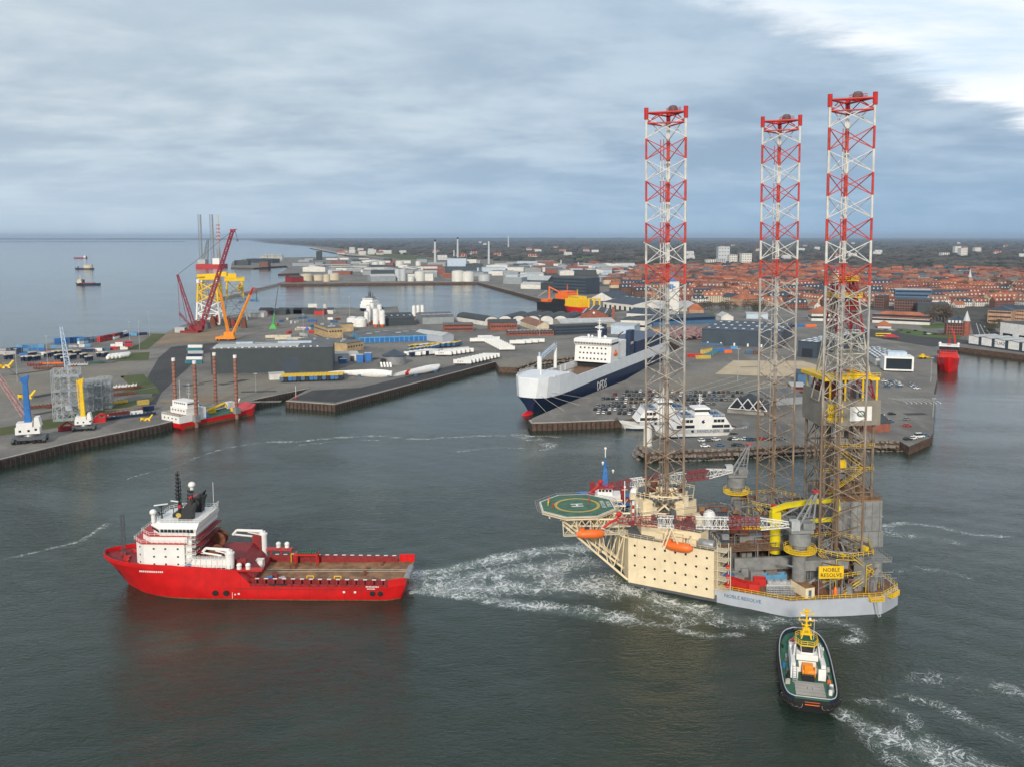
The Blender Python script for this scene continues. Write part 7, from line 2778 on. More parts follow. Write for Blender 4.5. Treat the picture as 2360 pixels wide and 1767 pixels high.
# lattice cage modules on the left quay
def cage(label, u, v, w_, d_, h, mt, rz=.3, cat='lattice tower'):
	t = thing('lattice_tower', label, cat, at(u, v), rz)
	b = MB(mt)
	nx_, nz_ = 3, max(3, int(h / 3.4))
	for i in range(nx_ + 1):
		for j in range(3):
			x, y = -w_ / 2 + w_ * i / nx_, -d_ / 2 + d_ * j / 2
			b.tube((x, y, 0), (x, y, h), .2, 5)
	for k in range(nz_ + 1):
		z = h * k / nz_
		for y in (-d_ / 2, 0, d_ / 2):
			b.tube((-w_ / 2, y, z), (w_ / 2, y, z), .15, 4)
		for x in (-w_ / 2, w_ / 2):
			b.tube((x, -d_ / 2, z), (x, d_ / 2, z), .15, 4)
		if k < nz_:
			for i in range(nx_):
				x0, x1 = -w_ / 2 + w_ * i / nx_, -w_ / 2 + w_ * (i + 1) / nx_
				z1 = h * (k + 1) / nz_
				b.tube((x0, -d_ / 2, z), (x1, -d_ / 2, z1), .1, 4, cap=False)
				b.tube((x1, -d_ / 2, z), (x0, -d_ / 2, z1), .1, 4, cap=False)
				b.tube((x0, d_ / 2, z), (x1, d_ / 2, z1), .1, 4, cap=False)
	b.build('frame', t)
	b = MB('light_grey_paint')
	for k in range(0, nz_ + 1, 2):
		b.bx(-w_ / 2 + .3, w_ / 2 - .3, -d_ / 2 + .3, d_ / 2 - .3, h * k / nz_ + .2, h * k / nz_ + .3)
	b.build('floor_grating', t)
	return t
ct_ = cage('tall grey lattice tower on the left quay with a crane jib leaning on it', 158, 966, 13, 8, 27, 'galvanised')
for i in range(22):
	b = MB('galvanised')
	b.box((LR_.uniform(-5, 5), LR_.uniform(-3, 3), LR_.uniform(1, 26)), (LR_.uniform(.5, 2.2), LR_.uniform(.5, 2), LR_.uniform(.4, 1.8)))
	b.build('fitting', ct_)
for k in range(3):
	cage(('left', 'middle', 'right')[k] + ' hand grey lattice cage in the row of three by the quay', 203 + k * 20, 946 - k * 4, 7.4, 9, 17, 'galvanised', .3)
x, y = P(132, 955, ZQ)
t = thing('mobile_crane', 'pale grey crane whose lattice jib leans up to the left over the yard', 'crane', (x, y + 12, ZQ), 0)
b = MB('pale_blue_paint')
b.lattice((1, 0, 24), (-17, 30, 43), 2.6, 2.2, 14, .22, .12, 1.2, 1.2)
b.build('lattice_jib', t)
b = MB('galvanised')
b.tube((1, 0, 0), (1, 0, 25), .6, 8)
b.bx(-1, 3, -2, 2, 0, 3)
b.build('mast_base', t)
# harbour cranes on wheels
def harbour_crane(label, u, v, rz, tower, boom, th, s_=1.0, jib=None):
	t = thing('mobile_harbour_crane', label, 'harbour crane', at(u, v), rz)
	b = MB('dark_grey_paint')
	b.bx(-7 * s_, 7 * s_, -3.4 * s_, 3.4 * s_, 1.6 * s_, 3.2 * s_)
	for x in (-6.5, 6.5):
		b.bx((x - .7) * s_, (x + .7) * s_, -6 * s_, 6 * s_, 1.6 * s_, 2.6 * s_)
	ch_ = b.build('chassis', t)
	w1 = MB('rubber')
	w1.tube((0, -.5 * s_, 0), (0, .5 * s_, 0), .85 * s_, 10)
	first = None
	for x in (-6.4, -4.2, -2, 2, 4.2, 6.4):
		for y in (-3.6, 3.6):
			if first is None:
				o = first = w1.build('wheel', ch_)
			else:
				o = first.copy()
				COL.objects.link(o)
			o.location = (x * s_, y * s_, .85 * s_)
	b = MB('white_paint')
	b.bx(-5.6 * s_, 4.6 * s_, -2.8 * s_, 2.8 * s_, 4.4 * s_, 7.6 * s_)
	b.bx(-5 * s_, 1.6 * s_, -2.8 * s_, 2.8 * s_, 7.6 * s_, 9.8 * s_)
	b.loft([[(2.2 * s_, -2.9 * s_, 7.6 * s_), (2.2 * s_, 2.9 * s_, 7.6 * s_), (5.2 * s_, 2.9 * s_, 7.6 * s_), (5.2 * s_, -2.9 * s_, 7.6 * s_)], [(2.6 * s_, -2.9 * s_, 12 * s_), (2.6 * s_, 2.9 * s_, 12 * s_), (4.4 * s_, 2.9 * s_, 12 * s_), (4.4 * s_, -2.9 * s_, 12 * s_)]])
	ho = b.build('machinery_house', t)
	wins(ho, 1.0 * s_, 1.0 * s_, [(-3.6 * s_, -2.84 * s_, 6 * s_, 0), (0, -2.84 * s_, 6 * s_, 0), (3, -2.84 * s_, 6.4 * s_, 0)])
	b = MB('steel')
	b.lathe([(2.6 * s_, 3.2 * s_), (2.2 * s_, 4.4 * s_)], 14)
	b.build('slewing_ring', t)
	b = MB(tower)
	b.loft([[(-1.8 * s_, -1.5 * s_, 9.4 * s_), (1.0 * s_, -1.5 * s_, 9.4 * s_), (1.0 * s_, 1.5 * s_, 9.4 * s_), (-1.8 * s_, 1.5 * s_, 9.4 * s_)], [(-1.6 * s_, -1.1 * s_, th - 3), (.3 * s_, -1.1 * s_, th - 3), (.3 * s_, 1.1 * s_, th - 3), (-1.6 * s_, 1.1 * s_, th - 3)]])
	b.loft([[(-1.6 * s_, -1.1 * s_, th - 3), (.3 * s_, -1.1 * s_, th - 3), (.3 * s_, 1.1 * s_, th - 3), (-1.6 * s_, 1.1 * s_, th - 3)], [(-2.9 * s_, -1.2 * s_, th - .5), (1.2 * s_, -1.2 * s_, th + .8), (1.2 * s_, 1.2 * s_, th + .8), (-2.9 * s_, 1.2 * s_, th - .5)]])
	b.build('tower', t)
	b = MB(boom[0])
	b.lattice((-1.6 * s_, 0, th * .42), boom[1], 2.2 * s_, 2.0 * s_, 12, .2 * s_, .11 * s_, 1.0, 1.0)
	b.build('lattice_boom', t)
	b = MB('dark_grey_paint')
	e = Vector(boom[1])
	for k in (-.5, .5):
		b.tube((-2.6 * s_, k, th), e + Vector((0, k, 0)), .07, 4, cap=False)
	b.tube(e, e + Vector((0, 0, -8)), .06, 4)
	b.build('hoist_ropes', t)
	return t
material('faded_red', (.50, .30, .29), .7, 0, .2, .8)
harbour_crane('blue and white mobile harbour crane with a pink lattice boom on the left quay', 70, 1018, .35, 'blue_paint', ('faded_red', (-21, 10, 45)), 31, 1.0)
t = harbour_crane('yellow and white mobile crane standing in front of the grey lattice cages', 195, 990, .3, 'yellow_paint', ('yellow_paint', (-3.4, 9, 24)), 25.5, .72)
for (u, v, lb, m_) in ((150, 992, 'rust red crane counterweight left of the yellow mobile crane', 'dark_red_paint'), (230, 972, 'bright red steel grab right of the yellow mobile crane', 'red_paint')):
	tt = thing('crane_gear', lb, 'crane gear', at(u, v), .4)
	b = MB(m_)
	b.bx(-3, 3, -1.2, 1.2, 0, 2.4)
	b.tube((-2, 0, 2.4), (1, 0, 4.6), .5, 6)
	b.tube((1, 0, 4.6), (4.4, 0, 2), .5, 6)
	b.build('frame', tt)
for i, (u, v, m_) in enumerate(((315, 957, 'white_paint'), (342, 945, 'navy_hull'), (330, 932, 'marking_yellow'))):
	container('%s container near the quay left of the red barge' % cn[m_], at(u, v), .6, 6.1, m_, group='short containers on the left quay')
# --- yellow wind farm foundations, crawler cranes
xj, yj = P(486, 748, ZQ)
jk = thing('jacket_foundation', 'tall wind farm jacket with yellow upper half and white lower half beside the shore', 'jacket foundation', (xj, yj, ZQ), .12)
wB, wT, hj = 25.0, 19.0, 47.0
def jleg(z):
	k = (wB + (wT - wB) * z / hj) / 2
	return [Vector((sx * k, sy * k, z)) for sx, sy in ((-1, -1), (1, -1), (1, 1), (-1, 1))]
for (za, zb2, mt, nm) in ((1, 25, 'white_paint', 'lower_bracing'), (25, hj, 'yellow_paint', 'upper_bracing')):
	b = MB(mt)
	lv = [za + (zb2 - za) * i / 2 for i in range(3)]
	A_, B_ = jleg(za), jleg(zb2)
	for k in range(4):
		b.tube(A_[k], B_[k], 1.15, 10)
	for z0, z1 in zip(lv, lv[1:]):
		P0, P1 = jleg(z0), jleg(z1)
		for k in range(4):
			b.tube(P0[k], P1[(k + 1) % 4], .6, 6)
			b.tube(P0[(k + 1) % 4], P1[k], .6, 6)
		if mt == 'white_paint':
			for k in range(4):
				b.tube(P0[k], P0[(k + 1) % 4], .5, 6)
	b.build(nm, jk)
b = MB('light_grey_paint')
for i in range(6):
	x = -7 + i * 2.8
	b.tube((x, -6, 10), (x * .9, -4, hj), .32, 6)
	b.path([(x, -6, 10), (x - .6, -10, 4), (x - 2.4, -13, 1)], .36, 6)
b.build('cable_tubes', jk)
b = MB('lamp_white')
for p in jleg(hj - 1):
	b.tube(p, p + Vector((0, 0, 4)), 1.9, 10)
b.build('leg_cap', jk)
b = MB('yellow_paint')
tpj = jleg(hj + 3)
for k in range(4):
	b.tube(tpj[k], tpj[(k + 1) % 4], 1.1, 8)
b.tube((-12, -4, hj + 6), (12, 4, hj + 7), 2.2, 10)
b.box((14, 4, hj + 8), (9, 7, 5))
b.box((3, 0, hj + 5), (12, 10, 3))
b.build('transition_piece', jk)
xj2, yj2 = P(527, 742, ZQ)
j2 = thing('jacket_foundation', 'second jacket foundation with yellow top partly hidden behind the first', 'jacket foundation', (xj2, yj2 + 26, ZQ), .3)
b = MB('yellow_paint')
for k, p in enumerate(jleg(34)):
	b.tube(p * .9, Vector((p.x * .8, p.y * .8, 55)), 1.1, 8)
	q = jleg(34)[(k + 1) % 4]
	b.tube(p * .9, Vector((q.x * .8, q.y * .8, 55)), .5, 6)
j2.scale = (1, 1, .82)
b.box((0, 0, 57), (22, 20, 4))
b.box((-4, -2, 62), (12, 8, 7))
b.box((6, -4, 46), (5, 5, 10))
b.rail([(-11, -10, 59), (11, -10, 59), (11, 10, 59), (-11, 10, 59)], 1.4, .14, 2, True)
b.build('upper_frame', j2)
b = MB('galvanised')
for k, p in enumerate(jleg(0)):
	q = jleg(34)[k] * .9
	q.z = 34
	b.tube(p, q, 1.0, 8)
	r = jleg(34)[(k + 1) % 4] * .9
	r.z = 34
	b.tube(p, r, .5, 6)
for i in range(10):
	z = 4 + i * 5
	b.tube((-9, -10, z), (9, -9, z + 3), .35, 5)
	b.tube((9, -10, z), (-4, -9, z + 4), .3, 5)
b.build('lower_frame', j2)
b = MB('light_blue_paint')
b.lattice((8, -6, 30), (27, -10, 26), 3, 2.4, 6, .3, .18)
b.lattice((4, -8, 24), (26, -12, 31), 2.4, 2, 6, .3, .18)
b.build('access_gangway', j2)
# the dark red crawler crane
xc, yc = P(448, 766, ZQ)
cr = thing('crawler_crane', 'dark red lattice crawler crane reaching over the yellow jacket', 'crane', (xc, yc, ZQ), 0)
material('maroon', (.30, .03, .045), .55)
def rel(u, v, Y):
	p = PD(u, v, Y)
	return Vector((p.x - xc, p.y - yc, p.z - ZQ))
b = MB('maroon')
foot = Vector((6, 2, 3))
tipb = rel(536, 532, yc + 24)
b.lattice(foot, tipb, 4.0, 4.0, 26, .42, .24, 2.6, 2.6)
b.build('main_boom', cr)
b = MB('maroon')
mtop = rel(409, 634, yc - 4)
b.lattice(Vector((1, 0, 3)), mtop, 3.4, 3.2, 14, .38, .2, 1.8, 1.6)
b.build('back_mast', cr)
b = MB('maroon')
b.lattice(Vector((2, -4, 2)), rel(413, 722, yc - 8), 1.6, 1.6, 8, .25, .14)
b.tube(mtop, rel(430, 735, yc - 6), .3, 5)
b.tube(mtop, rel(415, 740, yc - 8), .22, 5)
b.build('backstay', cr)
b = MB('dark_grey_paint')
b.tube(mtop, rel(458, 597, yc + 10), .25, 5)
b.tube(rel(458, 597, yc + 10), tipb, .2, 5)
b.tube(tipb + Vector((2.5, 0, 1)), tipb + Vector((4.6, 0, -9)), .3, 5)
b.box(tuple(tipb + Vector((4.6, 0, -10))), (1.6, 1.2, 2.2))
b.build('hoist_ropes', cr)
b = MB('maroon')
b.box(tuple(tipb), (4.5, 2.6, 3))
b.tube(tipb, tipb + Vector((4.5, 0, 1.6)), .5, 6)
b.build('boom_head', cr)
b = MB('dark_red_paint')
b.bx(-4, 9, -4, 3, 2, 6.5)
b.bx(-12, 6, -7, -4, 0, 2.2)
b.bx(-12, 6, 4, 7, 0, 2.2)
b.build('crawler_base', cr)
b = MB('light_grey_paint')
b.bx(-18, -8, -5, 4, 0, 5)
b.build('counterweight', cr)
b = MB('rust')
for i in range(18):
	b.box((LR_.uniform(8, 60), LR_.uniform(-6, 14), LR_.uniform(1, 4)), (LR_.uniform(2, 6), LR_.uniform(2, 5), LR_.uniform(2, 7)))
bs = b
for i in range(10):
	m2 = MB(('rust', 'dark_red_paint', 'dark_grey_paint')[i % 3])
	h2 = LR_.uniform(4, 12)
	m2.frustum((0, 0), (LR_.uniform(4, 8), 5), (3, 4), 0, h2)
	m2.tube((-2, 0, h2), (2, 0, h2 + 2), .4, 5)
	o = m2.build('support_stand')
	o.location = at(455 + i * 12, 752 + LR_.uniform(-3, 8))
	tag(o, 'rusty support stand under the yellow jackets', 'support stand', 'support stands under the yellow jackets')
# the orange crane
xo, yo = P(528, 785, ZQ)
oc_ = thing('crawler_crane', 'bright orange crane with two arms spread in a V', 'crane', (xo, yo, ZQ), 0)
def rel2(u, v, Y):
	p = PD(u, v, Y)
	return Vector((p.x - xo, p.y - yo, p.z - ZQ))
for nm, e, m0 in (('left_boom', rel2(507, 672, yo), 1), ('right_boom', rel2(583, 664, yo + 4), 1)):
	b = MB('crane_orange')
	f0 = Vector((0 if nm == 'left_boom' else 2.5, 0, 3.5))
	b.tube(f0, f0.lerp(e, .86), 1.55, 4, 1.25)
	b.build('boom', oc_)
	b = MB('red_paint' if nm == 'right_boom' else 'crane_orange')
	b.tube(f0.lerp(e, .86), e, 1.2, 4, .9)
	if nm == 'right_boom':
		b.tube(e, e + Vector((4, 0, -1)), .6, 5)
	b.build('boom_tip', oc_)
b = MB('dark_grey_paint')
e = rel2(583, 664, yo + 4)
b.tube(e + Vector((3, 0, -1)), e + Vector((3.2, 0, -13)), .45, 5)
b.tube(e + Vector((3, 0, -1)), e + Vector((22, 3, 1.4)), .5, 5)
b.build('hook_block', oc_)
b = MB('crane_orange')
b.bx(-8, 6, -3, 3, 1.4, 4.4)
b.bx(-4, 5, -2.4, 2.4, 4.4, 8)
b.bx(-12, -8, -2, 2, .8, 3.4)
b.build('carrier', oc_)
b = MB('rubber')
for x in (-10, -7, -4, 2, 5):
	for y in (-2.6, 2.6):
		b.tube((x, y - .4, .8), (x, y + .4, .8), .8, 8)
b.build('wheels', oc_)
xg, yg = P(630, 758, ZQ)
t = thing('small_crane', 'slim green crane with a dark mast on the middle yard', 'crane', (xg, yg, ZQ))
b = MB('bright_green')
b.frustum((0, 0), (8, 6), (2, 2), 0, 5)
b.tube((0, 0, 4), (1.5, 0, 16), .9, 6, .6)
b.build('base', t)
b = MB('dark_grey_paint')
b.tube((1.5, 0, 16), (6.5, 0, 44), .55, 5, .3)
b.build('boom', t)
# --- turbine blades and trailers in front of the dark hall
def blade(label, p0, p1, r=1.9, stripe=False, grp=None):
	t = thing('turbine_blade', label, 'turbine blade', p0, 0, grp)
	d = Vector(p1) - Vector(p0)
	L_ = d.length
	t.rotation_euler = (0, 0, atan2(d.y, d.x))
	b = MB('lamp_white')
	rings = []
	for s_, w_, th in ((0, .6, .6), (.03, .62, .62), (.15, .8, .55), (.3, .85, .38), (.6, .55, .22), (.9, .25, .1), (1, .06, .04)):
		rings.append([(s_ * L_, r * th * sin(a) * 1.1, 2.6 + r * w_ * cos(a) * 1.3) for a in [2 * pi * k / 10 for k in range(10)]])
	b.loft(rings, True, True)
	bo = b.build('blade_shell', t)
	if stripe:
		s2 = MB('red_paint')
		s2.loft([[(x * L_, r * th * sin(a) * 1.13, 2.6 + r * w_ * cos(a) * 1.33) for a in [2 * pi * k / 10 for k in range(10)]] for x, w_, th in ((.66, .5, .2), (.74, .43, .17))], False, True)
		s2.build('warning_band', bo)
	b = MB('dull_blue')
	for x in (.05, .5):
		b.bx(x * L_ - 1, x * L_ + 1, -1.5, 1.5, 0, 1.6)
	b.build('cradle', t)
	return t
blade('thick white turbine blade lying behind the yellow topped trailers', at(904, 870), at(756, 866), 2.6)
for i in range(3):
	blade('slim white turbine blade with a red band lying along the pier', at(1008 + i * 2, 857 - i * 3), at(905 + i * 2, 876 - i * 3), 1.7, True, 'slim turbine blades on the pier')
def trailer(label, loc, rz, top, grp, body='dull_blue', box=False):
	key = ('trailer', box)
	if key not in KIDS:
		t = thing('semi_trailer', label, 'trailer', loc, rz, grp)
		b = MB(body)
		if box:
			b.bx(-6.8, 6.8, -1.28, 1.28, 1.25, 4.0)
		else:
			b.bx(-6.8, 6.8, -1.28, 1.28, 1.25, 3.9)
		b.build('trailer_body', t)
		b = MB(top)
		b.bx(-6.85, 6.85, -1.3, 1.3, 3.9 if not box else 4.0, 4.12)
		b.build('roof', t)
		b = MB('dark_grey_paint')
		b.bx(-6.4, 6.4, -.7, .7, .9, 1.25)
		b.bx(-5.6, -5.4, -.9, -.7, 0, 1)
		b.bx(-5.6, -5.4, .7, .9, 0, 1)
		for x in (3.2, 4.5, 5.8):
			b.tube((x, -1.2, .5), (x, 1.2, .5), .5, 8)
		b.build('running_gear', t)
		if box:
			b = MB('dark_grey_paint')
			b.bx(6.8, 6.86, -1.2, 1.2, 1.3, 3.95)
			b.build('rear_door', t)
		KIDS[key] = t
		return t
	return dup(KIDS[key], loc, rz, label, grp, swap={'trailer_body': body, 'roof': top})
p, q = Vector(at(642, 882)), Vector(at(788, 877))
for i in range(15):
	c = p.lerp(q, (i + .5) / 15)
	trailer('blue curtain sided trailer with a yellow roof in the row before the dark hall', (c.x, c.y + 6.4, ZQ), pi / 2 + .1, 'yellow_paint', 'yellow topped trailers before the dark hall', ('dull_blue', 'black_paint', 'blue_paint', 'dull_blue', 'navy_hull')[i % 5])
bld('low white cabin row left of the yellow topped trailers', (622, 876), (655, 874), 862, 6, 'plaster_white', 'roof_light', 'flat', name='site_cabin', cat='cabin')
g_i = 0
for (a, b_, n, kind, lab) in (((948, 813), (1005, 806), 7, 'y', 'dark trailer with a yellow roof in the upper mixed rows by the blue gated hall'), ((955, 822), (1070, 812), 11, 'm', 'white or navy trailer in the middle mixed row by the blue gated hall'),
							  ((945, 806), (1060, 798), 9, 'y', 'dark trailer with a yellow roof in the upper mixed rows by the blue gated hall')):
	p, q = Vector(at(*a)), Vector(at(*b_))
	for i in range(n):
		c = p.lerp(q, (i + .5) / n)
		if kind == 'y':
			trailer(lab, (c.x, c.y, ZQ), 1.15, ('yellow_paint', 'yellow_paint', 'white_paint', 'red_paint')[i % 4] if i % 4 != 3 else 'yellow_paint', 'trailers in the mixed rows', 'dull_blue')
		else:
			trailer('white box trailer in the middle mixed row by the blue gated hall' if i % 3 else 'navy trailer in the middle mixed row by the blue gated hall', (c.x, c.y, ZQ), .75, 'white_paint', 'trailers in the mixed rows', 'white_paint' if i % 3 else 'navy_hull', True)
for (a, n, st_, rz, lab, logo) in (((951, 822), 5, (3.6, 4.0), -.04, 'white box trailer in the left group of the near trailer row', 2), ((1022, 821), 6, (3.4, 3.8), -.04, 'white box trailer in the right group of the near trailer row', 2),
							 ((1066, 841), 9, (2.6, 4.4), -.04, 'white box trailer in the stepped row at the inner end of the pier', 1),
							 ((1100, 790), 4, (4.5, 3.6), .1, 'white box trailer in the first group by the brick store', 0), ((1168, 809), 12, (-1.9, 7.2), .1, 'white box trailer in the long slanting row by the brick store', 0), ((1192, 795), 4, (6, 3.8), .05, 'white box trailer in the right hand group by the inlet', 0)):
	p = Vector(at(*a))
	for i in range(n):
		tr_ = trailer(lab, (p.x + st_[0] * i, p.y + st_[1] * i, ZQ), rz, 'white_paint', lab.split(' in the ')[-1].split(' of ')[0] + ' white trailers', 'white_paint', True)
		if logo and i % 4 == 0:
			text('lettering', 'DSV', 2.0, tr_, (-1.5, -1.31, 2.7), (pi / 2, 0, 0), 'navy_hull', .01, sx=1.3)
# silos, tanks
def silo(label, u, v, r, h, mat='tank_white', foot=None, grp=None, name='silo', cat='silo', dome_=True):
	t = thing(name, label, cat, at(u, v), 0, grp)
	b = MB(mat)
	b.lathe([(r, foot[1] if foot else 0), (r, h), (r * .5, h + r * .35), (.15, h + r * .42)] if dome_ else [(r, 0), (r, h), (r * .2, h + r * .12)], 18)
	b.build('shell', t)
	if foot:
		b = MB(foot[0])
		b.lathe([(r * .55, 0), (r, foot[1])], 14)
		b.build('base_cone', t)
	b = MB('galvanised')
	b.rail([(r * .8 * cos(a), r * .8 * sin(a), h + r * .1) for a in [2 * pi * k / 8 for k in range(8)]], 1.2, .1, 4, True)
	b.tube((r + .2, -.2, 0), (r + .2, -.2, h), .14, 4)
	b.build('ladder', t)
	return t
for i, (u, v, r, h) in enumerate(((850, 748, 2.6, 20), (858, 745, 2.6, 22), (866, 754, 3.0, 19), (875, 745, 2.6, 20), (881, 754, 2.9, 17), (845, 752, 2.4, 15))):
	silo('tall white silo with orange base before the white supply ship', u, v, r, h, 'lamp_white', ('orange_paint', 3), 'white silos with orange bases')
for i in range(2):
	silo('squat white tank left of the tall silos', 813 + i * 18, 752 + i, 6.4, 8, 'lamp_white', None, 'squat white tanks', 'storage_tank', 'tank')
for i in range(3):
	silo('slender white silo of the trio on the north shore', 954 + i * 9.6, 733 - i * .6, 2.2, 14, 'lamp_white', ('orange_paint', 2), 'trio of white silos')
for i in range(4):
	silo('small pale tank of the foursome on the far shore yard', 714 + i * 4.8, 716, 2.3, 8, 'tank_white', None, 'four small pale tanks', 'storage_tank', 'tank')
silo('single small white tank at the point', 749, 719, 2.2, 9, 'tank_white', None, None, 'storage_tank', 'tank')
for (u, v, r, h, m_, lb) in ((706, 648, 13, 14, 'plaster_cream', 'wide cream tank, leftmost in the far oil port'), (733, 647, 13, 11, 'plaster_cream', 'low cream tank, second from the left in the far oil port'), (753, 650, 7, 15, 'plaster_cream', 'narrow cream tank, third from the left in the far oil port'), (770, 646, 12, 14, 'plaster_cream', 'cream tank, fourth from the left in the far oil port'),
							(917, 648, 6.5, 25, 'tank_grey', 'tall grey silo, left one of a pair on the basin quay'), (929, 648, 6.5, 25, 'tank_grey', 'tall grey silo, right one of a pair on the basin quay'), (947, 649, 7, 10, 'tank_white', 'small white tank right of the tall pair'), (967, 648, 11, 20, 'tank_white', 'large white tank beside the white box hall'),
							(1055, 649, 13, 22, 'tank_white', 'large pale tank, left one of two by the basin corner'), (1079, 649, 12.5, 20, 'tank_white', 'large pale tank, right one of two by the basin corner'), (1116, 648, 13, 13, 'tank_grey', 'wide low grey tank at the basin corner'),
							(866, 615, 10, 14, 'tank_white', 'white tank, left in the far tank farm'), (880, 614, 12, 15, 'tank_white', 'white tank, second in the far tank farm'), (921, 614, 13, 16, 'tank_white', 'white tank, third in the far tank farm'), (964, 613, 9, 14, 'tank_white', 'white tank, rightmost in the far tank farm')):
	silo(lb, u, v, r, h, m_, None, 'tanks of the far harbour', 'storage_tank', 'tank', False)
# --- halls of the middle and far harbour
bld('dark ridged hall right of the silos', (884, 752), (955, 750), 735, 46, 'warehouse_dark', 'roof_dark', 'gablex', rise=4, sky=(5, 2, 1.2, 12))
bld('grey hall with a low pitched roof in front of the slender silos', (974, 748), (1046, 746), 732, 44, 'warehouse_grey', 'roof_grey', 'gablex', rise=3.5, sky=(6, 2, 5, 1.2))
bld('red brick store with a row of windows on the middle yard', (1023, 764), (1091, 763), 748, 16, 'brick_red', 'roof_grey', 'flat', name='brick_store', win=(2, 16, 1.4, 1.6))
sh = []
for i in range(6):
	bld('white arched shed, number %s from the left in the row of six' % ('one', 'two', 'three', 'four', 'five', 'six')[i], (1117 + i * 32, 748 + (3 if i == 0 else 0)), (1148 + i * 32, 749), 743, 62, 'plaster_white', 'roof_dark', 'barrel', h=4.5, rise=5.0, name='arched_shed', group='row of white arched sheds', doors=(1, 5, 3.8, 'pale_blue_paint'))
bld('brick store with a dark roof in front of the arched sheds', (1130, 763), (1192, 762), 745, 24, 'brick_red', 'roof_dark', 'gablex', rise=2.5, name='brick_store', win=(1, 10, 1.6, 1.6))
bld('brown gabled store with a cream end wall', (1237, 764), (1270, 763), 752, 60, 'plaster_cream', 'roof_brown', 'gabley', rise=4.2, name='brick_store')
bld('long low brick workshop with roof lights along the lane', (1172, 775), (1277, 773), 765, 16, 'brick_red', 'roof_dark', 'flat', name='brick_store', sky=(12, 1, 3, 1.2), win=(1, 16, 2, 1.4))
t, W_, D, hh = bld('dark hall with many roof lights and a brick gable with a round window', (1335, 737), (1402, 738), 726, 64, 'brick_red', 'roof_dark', 'gabley', rise=7, sky=(4, 6, 2.4, 2.4))
b = MB('lamp_white')
b.T = Matrix.Translation((W_ / 2, -.1, hh + 2.6)) @ Matrix.Rotation(pi / 2, 4, 'X')
b.lathe([(1.3, 0), (1.3, .2)], 12)
b.build('round_window', t)
b = MB('brick_red')
b.bx(W_ + 4, W_ + 7, 4, 7, 0, hh + 9)
b.build('chimney', t)
bld('long grey roofed hall beside the brick gable', (1292, 757), (1418, 754), 745, 30, 'concrete', 'roof_light', 'gablex', rise=3)
bld('dark glazed office block behind the freight ship', (1280, 773), (1398, 768), 753, 16, 'warehouse_slate', 'roof_dark', 'flat', name='office_block', win=(3, 26, 1.5, 1.3))
bld('white stepped office block with black window bands', (1430, 762), (1486, 764), 738, 40, 'plaster_white', 'roof_dark', 'flat', name='office_block', band=(4, 6, 'window_dark'))
bld('pale flat hall left of the stepped office block', (1408, 770), (1462, 772), 750, 28, 'pale_blue_paint', 'roof_light', 'flat')
bld('large white hall with a dark low pitched roof near the basin end', (1390, 710), (1458, 718), 696, 70, 'plaster_white', 'roof_slate_blue', 'gablex', rise=6, sky=(5, 1, 6, 1.5), doors=(6, 4, 5, 'window_dark'))
bld('white gabled cold store with a small blue badge', (1364, 693), (1410, 695), 686, 60, 'plaster_white', 'roof_slate_blue', 'gabley', rise=8)
bld('white hall with a pale roof in front of the white tower', (1444, 735), (1530, 740), 722, 40, 'plaster_white', 'roof_slate_blue', 'gablex', rise=5)
bld('long white gabled hall left of the white tower', (1470, 712), (1534, 720), 706, 60, 'plaster_white', 'roof_light', 'gabley', rise=7)
t, W_, D, hh = bld('tall white silo tower with a blue sign near its top', (1536, 731), (1564, 731), 650, 15, 'plaster_white', 'roof_light', 'flat', name='silo_tower', cat='tower')
b = MB('blue_paint')
b.bx(2, 5.4, -.25, -.05, hh - 9, hh - 3)
b.bx(6, 7.4, -.25, -.05, hh - 12, hh - 3)
b.bx(7.4, 10, -.25, -.05, hh - 7, hh - 5.5)
b.build('sign', t)
b = MB('blue_paint')
b.tube((W_ / 2, 7, hh), (W_ / 2, 7, hh + 8), .4, 6)
b.rail([(.5, .5, hh + .3), (W_ - .5, .5, hh + .3)], 1.4, .12, 2)
b.frustum((W_ / 2, 7), (8, 6), (3, 3), hh + .35, hh + 5)
b.build('roof_mast', t)
bld('dark glass block in front of the black offshore vessel', (1274, 676), (1350, 680), 640, 40, 'warehouse_slate', 'roof_dark', 'flat', name='office_block', win=(5, 20, 3, 2))
bld('tall dark glass block behind the first', (1300, 664), (1345, 666), 640, 30, 'glass', 'roof_dark', 'flat', name='office_block')
bld('black hall left of the dark glass block', (1246, 668), (1286, 670), 652, 40, 'warehouse_dark', 'roof_dark', 'flat')
bld('white arched hall on the far basin quay', (1200, 666), (1246, 667), 656, 30, 'plaster_white', 'roof_light', 'gablex', rise=4)
bld('hall with a beige pitched roof and dark gable on the far basin quay', (1204, 653), (1262, 654), 646, 60, 'warehouse_dark', 'roof_light', 'gablex', rise=8)
bld('low grey hall at the basin corner', (1160, 655), (1202, 656), 640, 30, 'warehouse_grey', 'roof_light', 'flat')
bld('white box hall right of the large white tank', (976, 648), (998, 648), 632, 30, 'plaster_white', 'roof_light', 'flat')
bld('long grey hall with pale ribs on the basin quay', (855, 650), (912, 649), 638, 40, 'warehouse_grey', 'roof_light', 'gablex', rise=4)
bld('red roofed shed on the far oil port', (672, 652), (700, 651), 640, 30, 'dark_red_paint', 'roof_dark', 'gablex', rise=3)
bld('orange brick hall below the power station', (1020, 641), (1046, 641), 632, 40, 'brick_red', 'roof_orange', 'flat')
bld('long dark hall below the power station', (1025, 630), (1098, 630), 616, 40, 'warehouse_slate', 'roof_dark', 'flat')
t, W_, D, hh = bld('pale blue power station block with white upper parts', (1031, 616), (1074, 616), 597, 60, 'pale_blue_paint', 'roof_light', 'flat', name='power_station')
